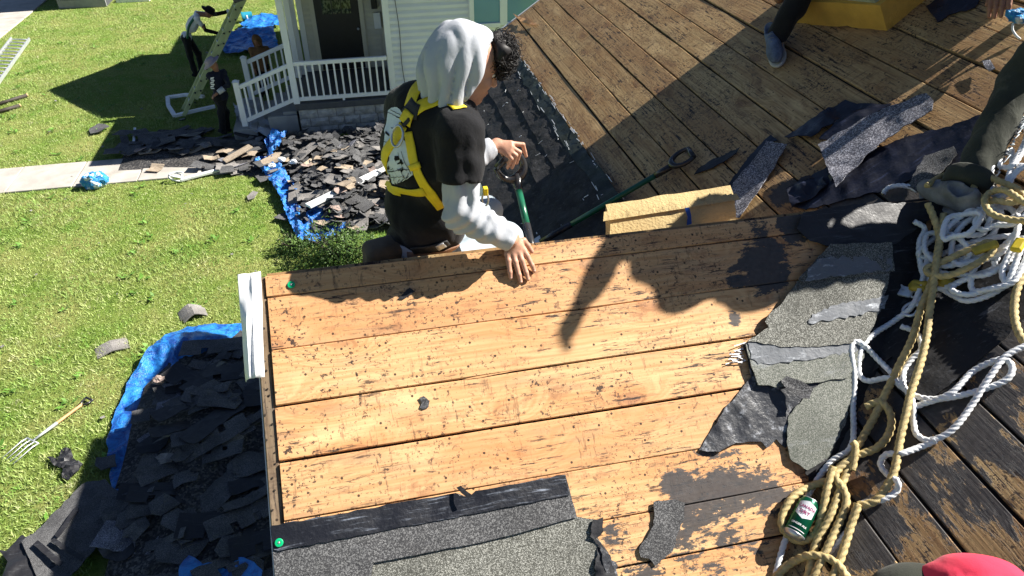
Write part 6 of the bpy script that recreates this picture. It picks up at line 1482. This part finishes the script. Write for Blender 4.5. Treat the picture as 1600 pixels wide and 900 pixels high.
ribbon('waist_band', [(606, 287), (622, 293), (642, 297), (664, 297)], [.02, .035, .035], tee_f, Yw, hz, lift=.009, th=.003)
ribbon('strap_keeper', [(651, 254), (655, 263)], [.05, .05], tee_f, MAT['yellow_web'], hz, lift=.012, th=.004)
ribbon('strap_keeper', [(638, 190), (644, 194)], [.035, .035], tee_f, MAT['black_web'], hz, lift=.018, th=.004)
dc = march(628, 213, tee_f); dn = grad(tee_f, dc, .01); dc = dc + dn * .02; du = np.cross(dn, (0, 0, 1.0)); du /= np.linalg.norm(du); dv = np.cross(du, dn)
MB().tube([dc + (du * .026 * math.cos(t) + dv * .038 * math.sin(t)) * (1 if math.sin(t) < .6 else .93) for t in np.linspace(0, 2 * math.pi, 40)], .0045, 8, False).build('d_ring', MAT['steel'], hz, True)
ccb = AY(758, 300, 2.36)
MB().tube([ccb + np.array([.012 * math.cos(t), .0, .03 * math.sin(t) - .03]) for t in np.linspace(0, 6.3, 24)], .004, 8, False).build('front_clip', MAT['steel'], hz, True)
bevel(MB().bb(ccb - np.array([.008, .012, .012]), ccb + np.array([.010, .012, .02])).build('front_webbing', Yw, hz), .003)
# print on the back of the shirt: pale playing-card design with black outlines and club pips
def decal(name, poly, mat, lift, parent, step=4, grid=True):
    P = jag(poly, step, 0); bm = bmesh.new(); bm.faces.new([bm.verts.new((x, y, 0)) for x, y in P]); bmesh.ops.triangulate(bm, faces=bm.faces[:])
    for _ in range(3):
        es = [e for e in bm.edges if e.calc_length() > 5]
        if es: bmesh.ops.subdivide_edges(bm, edges=es, cuts=1); bmesh.ops.triangulate(bm, faces=bm.faces[:])
    bm.verts.index_update(); V = marchs([(v.co.x, v.co.y) for v in bm.verts], tee_f, n=80); V = V + grads(tee_f, V, .01) * lift
    Fc = [[v.index for v in f.verts] for f in bm.faces]; bm.free(); return obj(name, V, Fc, mat, parent, True)
pr = decal('back_print', [(612, 169), (622, 168), (633, 177), (628, 196), (634, 215), (640, 238), (648, 271), (632, 281), (618, 287), (604, 280), (600, 262), (602, 235), (603, 205), (606, 185)], MAT['print_white'], .0025, tee)
def pip(x, y, s): return [[(x + s * (dx + .55 * math.cos(t)), y + s * (dy + .55 * math.sin(t))) for t in np.linspace(0, 6.28, 12)[:-1]] for dx, dy in ((0, -.55), (-.5, .2), (.5, .2))] + [[(x - .12 * s, y), (x + .12 * s, y), (x + .3 * s, y + 1.1 * s), (x - .3 * s, y + 1.1 * s)]]
for (x, y, s) in ((607, 245, 4.6), (623, 247, 3.6), (630, 252, 4.2)):
    for k, q in enumerate(pip(x, y, s)): decal('club_mark', q, MAT['tee'], .004 + .0003 * k, pr, 3)
rr2 = random.Random(3)
lines = [[(613, 172), (634, 182)], [(610, 176), (631, 186)], [(604, 268), (646, 262)], [(612, 286), (608, 240)], [(636, 280), (624, 238)], [(644, 270), (632, 236)], [(606, 276), (640, 274)], [(620, 286), (616, 262)], [(604, 222), (616, 226)], [(606, 206), (612, 214)], [(616, 200), (622, 206)]]
for (a_, b_) in lines:
    a_, b_ = np.array(a_, float), np.array(b_, float); nn = np.array([-(b_ - a_)[1], (b_ - a_)[0]]); nn /= np.linalg.norm(nn); decal('print_line', [a_ + nn * .45, b_ + nn * .45, b_ - nn * .45, a_ - nn * .45], MAT['tee'], .0048, pr, 5)
for _ in range(14):
    c = np.array([rr2.uniform(605, 640), rr2.uniform(262, 284)]); a_ = rr2.uniform(0, 3); L = rr2.uniform(2, 5); dv_ = np.array([math.cos(a_), math.sin(a_)]) * L; nn = np.array([-dv_[1], dv_[0]]) / L
    decal('print_line', [c - dv_ + nn * .6, c + dv_ + nn * .3, c + dv_ - nn * .3, c - dv_ - nn * .6], MAT['tee'], .005, pr, 5)

# ---- figures farther off or mostly outside the picture: same method, coarser
def figure(label, J, mats, h=.022, scale=1.0, hat=None, hood=False, sleeve_bare=False, loc=None, long=True, trous=True, hands=True):
    """J: joints hip, neck, head, sh/el/ha pairs, kn/ft pairs (world)"""
    J = {k: np.asarray(v, float) for k, v in J.items()}
    t = thing('person', label, 'person', loc if loc is not None else (J['ftR'] + J['ftL']) / 2)
    ft_dir = J.get('face', np.array([1.0, 0, 0])); ft_dir = ft_dir / np.linalg.norm(ft_dir); lat = np.cross((0, 0, 1.0), ft_dir); lat /= np.linalg.norm(lat)
    spn = (J['neck'] - J['hip']); spn /= np.linalg.norm(spn); fw = ft_dir - spn * (ft_dir @ spn); fw /= np.linalg.norm(fw); Fr = np.array([fw, np.cross(spn, fw), spn]); la = Fr[1]
    shR, shL = J['neck'] - spn * .06 - la * .17, J['neck'] - spn * .06 + la * .17; hpR, hpL = J['hip'] - la * .09, J['hip'] + la * .09; mc = (J['hip'] * .45 + J['neck'] * .55)
    hd = J['head']; hfw = J.get('look', ft_dir); hfw = hfw / np.linalg.norm(hfw); hup = hd - J['neck']; hup = hup - hfw * (hup @ hfw); hup /= np.linalg.norm(hup); HR = np.array([hfw, np.cross(hup, hfw), hup])
    def torso(P, g=0.0): return uni([s_ell(P, J['hip'], (.12 + g, .165 + g, .13 + g), Fr), s_ell(P, mc, (.13 + g, .175 + g, .22 + g), Fr), s_caps(P, shR, shL, .06 + g, .06 + g), s_caps(P, mc, J['neck'], .08 + g, .05 + g * .5)], .06)
    def hand(P, el, ha):
        d = (ha - el) / np.linalg.norm(ha - el); s = np.cross(d, spn); s /= np.linalg.norm(s) + 1e-9; n = np.cross(s, d); r = [s_caps(P, ha - d * .02, ha + d * .06, .026, .028)]
        for k in range(4): r.append(chain(P, [ha + d * .06 + s * (.012 * (k - 1.5) * 1.4), ha + d * (.10 + .006 * (k % 2)) + s * (.018 * (k - 1.5)) - n * .008, ha + d * .125 + s * (.018 * (k - 1.5)) - n * .028], [.011, .010, .008], .004))
        r.append(chain(P, [ha, ha + s * .036 + d * .03, ha + s * .045 + d * .06], [.014, .011, .009], .005)); return uni(r, .008)
    def headf(P):
        d = uni([s_ell(P, hd + hup * .02, (.098, .078, .105), HR), s_ell(P, hd + hfw * .03 - hup * .06, (.06, .055, .06), HR), s_caps(P, hd - hup * .06, J['neck'], .055, .06)], .03)
        d = smin(d, s_caps(P, hd + hfw * .095 + hup * .01, hd + hfw * .115 - hup * .03, .010, .014), .012)
        for s in (-1, 1): d = smin(d, s_ell(P, hd + HR[1] * s * .078 - hfw * .01, (.02, .01, .03), HR), .006); d = smax(d, -s_ell(P, hd + hfw * .095 + HR[1] * s * .033 + hup * .012, (.012, .014, .010), HR), .012)
        return smax(d, -s_caps(P, hd + hfw * .098 - hup * .066 - HR[1] * .02, hd + hfw * .098 - hup * .066 + HR[1] * .02, .004, .004), .004)
    lg = [('knR', 'ftR', hpR), ('knL', 'ftL', hpL)]; ar = [('elR', 'haR', shR), ('elL', 'haL', shL)]
    def body(P): return uni([torso(P, -.014)] + [chain(P, [a, J[k], J[f_]], [.078, .052, .036]) for k, f_, a in lg] + [chain(P, [a, J[e_], J[h_]], [.046, .037, .026]) for e_, h_, a in ar], .04)
    allp = [J[k] for k in J if k not in ('face', 'look')] + [shR, shL]
    ps = [nets(body, *bounds(allp, .2), h), nets(headf, *bounds([hd, J['neck']], .19), max(.006, h * .5))]
    if hands: ps += [nets(lambda P, e_=e_, h_=h_: hand(P, J[e_], J[h_]), *bounds([J[h_]], .19), max(.004, h * .32)) for e_, h_, a in ar]
    joined('body', ps, mats['skin'], t)
    def shirt(P):
        d = smin(torso(P, .016), 9 + 0 * P[:, 0], .01)
        for e_, h_, a in ar: d = smin(d, chain(P, [a, J[e_], J[e_] * .15 + J[h_] * .85] if long else [a, a * .5 + J[e_] * .5], [.065, .056, .044] if long else [.066, .064], .02), .04)
        d = smax(d, -((P - (J['hip'] - spn * .08)) @ spn), .01); return d + .010 * (1 - 2 * np.abs(vnoise(P, 11))) + .004 * vnoise(P, 26)
    skin('shirt', shirt, *bounds([J['hip'], J['neck'], shR, shL, J['elR'], J['elL'], J['haR'], J['haL']], .2), h, mats['shirt'], t)
    skin('trousers', lambda P: uni([chain(P, [a, J[k], J[k] * mats.get('tl', .12) + J[f_] * (1 - mats.get('tl', .12))], [.105, .082, .07], .03) for k, f_, a in lg] + [s_ell(P, J['hip'], (.13, .17, .11), Fr)], .04) + .011 * (1 - 2 * np.abs(vnoise(P * (1, 1, .8), 10))) + .004 * vnoise(P, 26), *bounds([hpR, hpL, J['knR'], J['knL'], J['ftR'], J['ftL'], J['hip']], .2), h, mats['trousers'], t)
    if 'shoe' in mats:
        for k, f_, a in lg:
            dd = J.get('toe' + f_[-1], ft_dir); skin('shoe', lambda P, f_=f_, dd=dd: uni([s_caps(P, J[f_] - dd * .06, J[f_] + dd * .13, .045, .040), s_caps(P, J[f_], J[f_] + np.array([0, 0, .05]), .05, .05)], .03), *bounds([J[f_] - dd * .06, J[f_] + dd * .14], .1), h * .8, mats['shoe'], t)
    if hat == 'brim':
        c = hd + hup * .06; MB().lathe(c, hup, [(.205, -.012), (.20, .0), (.118, .012), (.112, .06), (.10, .085), (.05, .10), (.001, .102)], 24).build('sun_hat', mats['hat'], t, True)
    if hat == 'cap':
        skin('cap', lambda P: smin(smax(s_ell(P, hd + hup * .035, (.112, .092, .10), HR), -((P - hd) @ hup) + .03, .006), smax(s_ell(P, hd + hfw * .13 + hup * .045, (.10, .082, .03), HR), np.abs((P - hd) @ hup - .045) - .008, .004), .008), hd - .28, hd + .28, .009, mats['hat'], t)
    if hood: skin('hood', lambda P: smax(uni([s_ell(P, hd + hup * .015, (.125, .105, .135), HR), s_caps(P, hd - hup * .06, J['neck'], .095, .11)], .05) + .008 * vnoise(P, 12), ((P - hd) @ hfw) - .075, .006), hd - .28, hd + .28, .014, mats['shirt'], t)
    return t, J
Y1 = 19.6
J = dict(hip=AY(291, 58, Y1), neck=AY(309, 22, Y1), head=AY(326, 20, Y1), elR=AY(321, 47, Y1 - .15), haR=AY(344, 53, Y1 - .1), elL=AY(339, 22, Y1 + .2), haL=AY(357, 18, Y1 + .2), knR=AY(297, 88, Y1 - .1), ftR=AY(306, 117, Y1 - .1), knL=AY(310, 84, Y1 + .25), ftL=AY(315, 112, Y1 + .3), face=(1, .1, 0), look=(.8, 0, -.6))
t1, J1 = figure('worker in white shirt and black hat steadying the ladder', J, dict(skin=MAT['skin_dark'], shirt=MAT['white_tee'], trousers=MAT['blackcloth'], shoe=MAT['blackcloth'], hat=MAT['blackcloth']), hat='brim', long=False)
for e_, h_, in (('elR', 'haR'), ('elL', 'haL')):
    MB().tube([J1[e_] + (J1['neck'] - J1[e_]) * .35, J1[e_], J1[e_] * .12 + J1[h_] * .88], [.058, .05, .042], 10).build('dark_sleeve', MAT['blackcloth'], t1, True)
    V, Fc = crumple_ball(J1[h_], (.06, .055, .055), (12, 8), 2.0); obj('work_glove', V, Fc, MAT['vinyl'], t1, True)
MB().tube(spline([J1['neck'] + (-.05, -.16, -.02), (J1['neck'] + J1['hip']) / 2 + (-.05, -.2, .02), J1['hip'] + (.06, -.19, .02)], .05), .03, 8).build('safety_strap', MAT['green_tube'], t1, True)
Y2 = 15.75
J = dict(hip=AY(344, 150, Y2), neck=AY(338, 112, Y2), head=AY(333, 101, Y2 - .05), elR=AY(357, 132, Y2 - .2), haR=AY(338, 147, Y2 - .3), elL=AY(350, 130, Y2 + .25), haL=AY(352, 145, Y2 + .3), knR=AY(345, 176, Y2 - .05), ftR=AY(349, 206, Y2 - .05), knL=AY(352, 174, Y2 + .15), ftL=AY(356, 202, Y2 + .15), face=(-.6, .6, 0), look=(-.5, .3, -.3))
t2, J2 = figure('worker in mauve hat and navy shirt standing beside the stair rail', J, dict(skin=MAT['skin_dark'], shirt=MAT['navy'], trousers=MAT['blackcloth'], shoe=MAT['blackcloth'], hat=MAT['pink_hat']), hat='brim')
b_ = MB()
for k in range(6):
    c = AY(331.5 + .5 * (k % 2), 122 + k * 3.2, Y2 - .19); b_.box(c, (.035, 0, .004 * (-1) ** k), (0, .003, 0), (0.008 * (-1) ** k, 0, .014))
b_.build('shirt_print', MAT['vinyl'], t2, kind='stuff')
MB().tube([J2['elR'] * .6 + J2['haR'] * .4, J2['elR'] * .15 + J2['haR'] * .85], [.06, .052], 10).build('pale_cuff', MAT['hoodie'], t2, True)
Y3 = 17.95
J = dict(hip=AY(409, 105, Y3), neck=AY(404, 74, Y3), head=AY(401, 63, Y3), elR=AY(396, 92, Y3 - .1), haR=AY(398, 108, Y3 - .15), elL=AY(415, 92, Y3 + .1), haL=AY(418, 106, Y3), knR=AY(408, 128, Y3 - .05), ftR=AY(409, 148, Y3 - .05), knL=AY(414, 127, Y3 + .1), ftL=AY(417, 147, Y3 + .1), face=(.1, -1, 0), look=(-.2, -.8, -.5))
figure('worker in brown hooded sweater in the shade behind the stair rail', J, dict(skin=MAT['skin_dark'], shirt=MAT['brown_hood'], trousers=MAT['blackcloth'], shoe=MAT['blackcloth']), hood=True)

# ---- worker standing where the ridge meets the main slope: boot and olive trousers in view, the rest casts the shade
fR = B(1500, 318, .05); toe = B(1436, 292, .05) - fR; toe /= np.linalg.norm(toe)
J = dict(ftR=fR + nB * .02, knR=AY(1592, 128, 2.36), hip=np.array([3.00, 2.22, 6.31]), neck=np.array([2.70, 2.30, 6.33]), head=np.array([2.52, 2.30, 6.21]), elL=np.array([2.75, 2.36, 6.69]), haL=np.array([2.85, 2.15, 6.82]), elR=np.array([2.66, 2.55, 6.1]), haR=np.array([2.62, 2.52, 5.92]), knL=np.array([2.85, 2.08, 5.76]), ftL=Bp(2.98, 1.92, .06), face=(-.1, 0, -1), look=(-.35, 0, -1), toeR=toe, toeL=np.array([-.9, .1, -.42]))
mats = dict(skin=MAT['skin_dark'], shirt=MAT['navy'], trousers=MAT['olive'], tl=.16)
t5, J5 = figure('person in frayed olive trousers and grey boots standing among the ropes', J, mats, h=.014, loc=fR)
def boot(c, d, parent, mat, sole, lace='shoe_grey'):
    u = nB; s = np.cross(u, d); Fb = np.array([d, s, u])
    def up_(P):
        q = uni([s_ell(P, c + d * .10 + u * .018, (.098, .048, .046), Fb), s_ell(P, c - d * .03 + u * .02, (.085, .044, .055), Fb), s_caps(P, c + d * .10 + u * .035, c + d * .0 + u * .085, .030, .036), s_caps(P, c - d * .055 + u * .02, c - d * .06 + u * .085, .036, .034)], .03)
        q = q + .0025 * vnoise(P, 28); return smax(smax(q, -((P - c) @ u) - .022, .006), -s_ell(P, c - d * .025 + u * .115, (.05, .034, .05), Fb), .008)
    skin('shoe', up_, c - .28, c + .28, .0075, MAT[mat], parent)
    for k in range(4): MB().tube(spline([c + d * (.035 + .022 * k) + s * .026 + u * (.088 - .012 * k), c + d * (.04 + .022 * k) + u * (.106 - .013 * k), c + d * (.035 + .022 * k) - s * .026 + u * (.088 - .012 * k)], .008), .003, 6).build('shoe_lace', MAT[lace], parent, True)
    skin('sole', lambda P: smax(uni([s_ell(P, c + d * .09, (.112, .056, .09), Fb), s_ell(P, c - d * .045, (.083, .05, .09), Fb)], .04), np.abs((P - c) @ u + .032) - .012, .004), c - .28, c + .28, .008, MAT[sole], parent)
boot(fR, toe, t5, 'shoe_grey', 'shoe_grey'); boot(Bp(2.98, 1.92, .05), np.array([-.82, .1, -.55]), t5, 'shoe_grey', 'shoe_grey')
fr = MB(); kd = (J5['knR'] - J5['ftR'])
for k in range(26):
    t_ = .12 + .7 * k / 25; q = J5['ftR'] + kd * t_ + R_ * .083 - F_ * .02; L = random.uniform(.015, .06) * (1 if k % 3 else 1.6)
    fr.tube([q, q + np.array([-.3 * L, -.5 * L, .25 * L]) * 1.0, q + np.array([-.75 * L, -.75 * L, random.uniform(-.2, .5) * L])], [.004, .003, .001], 4)
fr.build('frayed_threads', MAT['print_white'], t5, kind='stuff')
m = MB(); cuff = J5['ftR'] + kd / np.linalg.norm(kd) * .085; m.lathe(cuff, kd, [(.086, -.035), (.094, -.03), (.096, .03), (.088, .04)], 18); m.build('trouser_cuff', MAT['olive'], t5, True)

# ---- person seated on the shaded foam pad at the top edge: one blue shoe and a bracing hand in view
fL = B(1211, 70, .045); toe2 = B(1213, 84, .045) - fL; toe2 /= np.linalg.norm(toe2); toe2 = np.array([-.30, -.72, -.2]); toe2 -= nB * (toe2 @ nB); toe2 /= np.linalg.norm(toe2)
hipS = B(1345, -55, .30); haS = B(1566, 12, .035)
J = dict(ftL=fL + nB * .03, knL=(fL + hipS) / 2 + np.array([-.02, .05, .20]), hip=hipS, neck=hipS + np.array([.08, -.10, .50]), head=hipS + np.array([.02, -.12, .68]), elR=hipS + np.array([.12, -.46, .22]), haR=haS + (hipS - haS) * .12 + np.array([0, 0, .06]), elL=hipS + np.array([-.1, .2, .3]), haL=hipS + np.array([-.28, .12, .14]), knR=hipS + np.array([.05, .36, .26]), ftR=Bp(hipS[0] - .02, hipS[1] + .62, .07), face=(-1, -.1, 0), look=(-1, 0, -.5), toeL=toe2)
t6, J6 = figure('person in black trousers and blue shoe seated at the top edge', J, dict(skin=MAT['skin_dark'], shirt=MAT['navy'], trousers=MAT['blackcloth']), h=.018, loc=fL, hands=False)
boot(fL, toe2, t6, 'shoe_blue', 'sole')
dwn = -uB * .35 + np.array([-.2, -.5, -.3]); dwn -= nB * (dwn @ nB); dwn /= np.linalg.norm(dwn); sds = np.cross(dwn, nB); hw = haS + nB * .05 - dwn * .06
pts = []
for k in range(4): pts.append([hw + sds * (.022 * (k - 1.5)), hw + dwn * .05 + sds * (.026 * (k - 1.5)) + nB * .012, hw + dwn * (.095 + .008 * (k in (1, 2))) + sds * (.027 * (k - 1.5)) - nB * .02, hw + dwn * (.12 + .01 * (k in (1, 2))) + sds * (.027 * (k - 1.5)) - nB * .048])
def bh_f(P):
    d = uni([s_caps(P, J6['haR'], hw, .028, .030), s_caps(P, hw - sds * .03, hw + sds * .03, .022, .022)], .02)
    for q in pts: d = smin(d, chain(P, q, [.014, .0125, .0115, .009], .004), .006)
    return smin(d, chain(P, [hw - dwn * .03, hw + sds * .055 + dwn * .02, hw + sds * .06 + dwn * .06 - nB * .02], [.016, .013, .010], .005), .006)
skin('hand', bh_f, *bounds([p for q in pts for p in q] + [J6['haR']], .05), .0045, MAT['skin_dark'], t6)
gl = B(1592, 24, .10); V, Fc = crumple_ball(gl, (.055, .05, .03), (20, 12), 6.0); solo('plastic_bag', V, Fc, MAT['wrap'], 'blue and white crumpled plastic by the bracing hand at top right', 'plastic')
bag_ = bpy.data.objects['plastic_bag']; MB().tube(spline([B(1583, 36, .06), B(1582, 46, .04), B(1588, 56, .02), B(1594, 61, .012)], .006), .005, 8).build('white_cord', MAT['rope_white'], bag_, True)

# ---- person below the bottom edge in a red cap with a dark bill
cc = CAM + ray(1526, 946) / np.linalg.norm(ray(1526, 946)) * 1.95
hd = cc - np.array([0, 0, .03]); fx = -R_ * .97 + np.array([0, .2, 0]); fx[2] = -.12; fx /= np.linalg.norm(fx)
J = dict(head=hd, neck=hd + np.array([.05, -.05, -.2]), hip=hd + np.array([.12, -.25, -.68]), elR=hd + np.array([.1, .12, -.5]), haR=hd + np.array([-.05, .0, -.66]), elL=hd + np.array([-.0, -.5, -.5]), haL=hd + np.array([-.2, -.5, -.62]), knR=hd + np.array([-.22, -.1, -.78]), ftR=Bp(hd[0] - .15, hd[1] - .05, .05), knL=hd + np.array([-.2, -.5, -.80]), ftL=Bp(hd[0] - .12, hd[1] - .45, .05), face=fx, look=fx)
J['knR'][2] = max(J['knR'][2], Bp(J['knR'][0], 0)[2] + .12); J['knL'][2] = max(J['knL'][2], Bp(J['knL'][0], 0)[2] + .12); J['hip'][2] = max(J['hip'][2], Bp(J['hip'][0], 0)[2] + .16)
t7, J7 = figure('person in a red cap with dark bill at the bottom right edge', J, dict(skin=MAT['skin_dark'], shirt=MAT['navy'], trousers=MAT['blackcloth'], shoe=MAT['blackcloth']), h=.02, loc=(J['ftR'] + J['ftL']) / 2)
hup = np.array([0, 0, 1.0]) - fx * fx[2]; hup /= np.linalg.norm(hup); HR = np.array([fx, np.cross(hup, fx), hup])
crown = skin('cap', lambda P: smax(s_ell(P, hd + hup * .03, (.126, .104, .117), HR) + .005 * (1 - 2 * np.abs(vnoise(P, 13))) + .003 * np.exp(-(((P - hd) @ HR[1]) / .0035) ** 2), -((P - hd) @ hup) + .01, .008), hd - .25, hd + .25, .007, MAT['red_cap'], t7)
skin('cap_bill', lambda P: smax(smax(s_ell(P, hd + fx * .10 + hup * .012, (.115, .092, .075), HR), -((P - hd) @ hup) + .012, .006), -((P - hd) @ fx) + .062, .006), hd - .25, hd + .25, .006, MAT['olive'], t7)
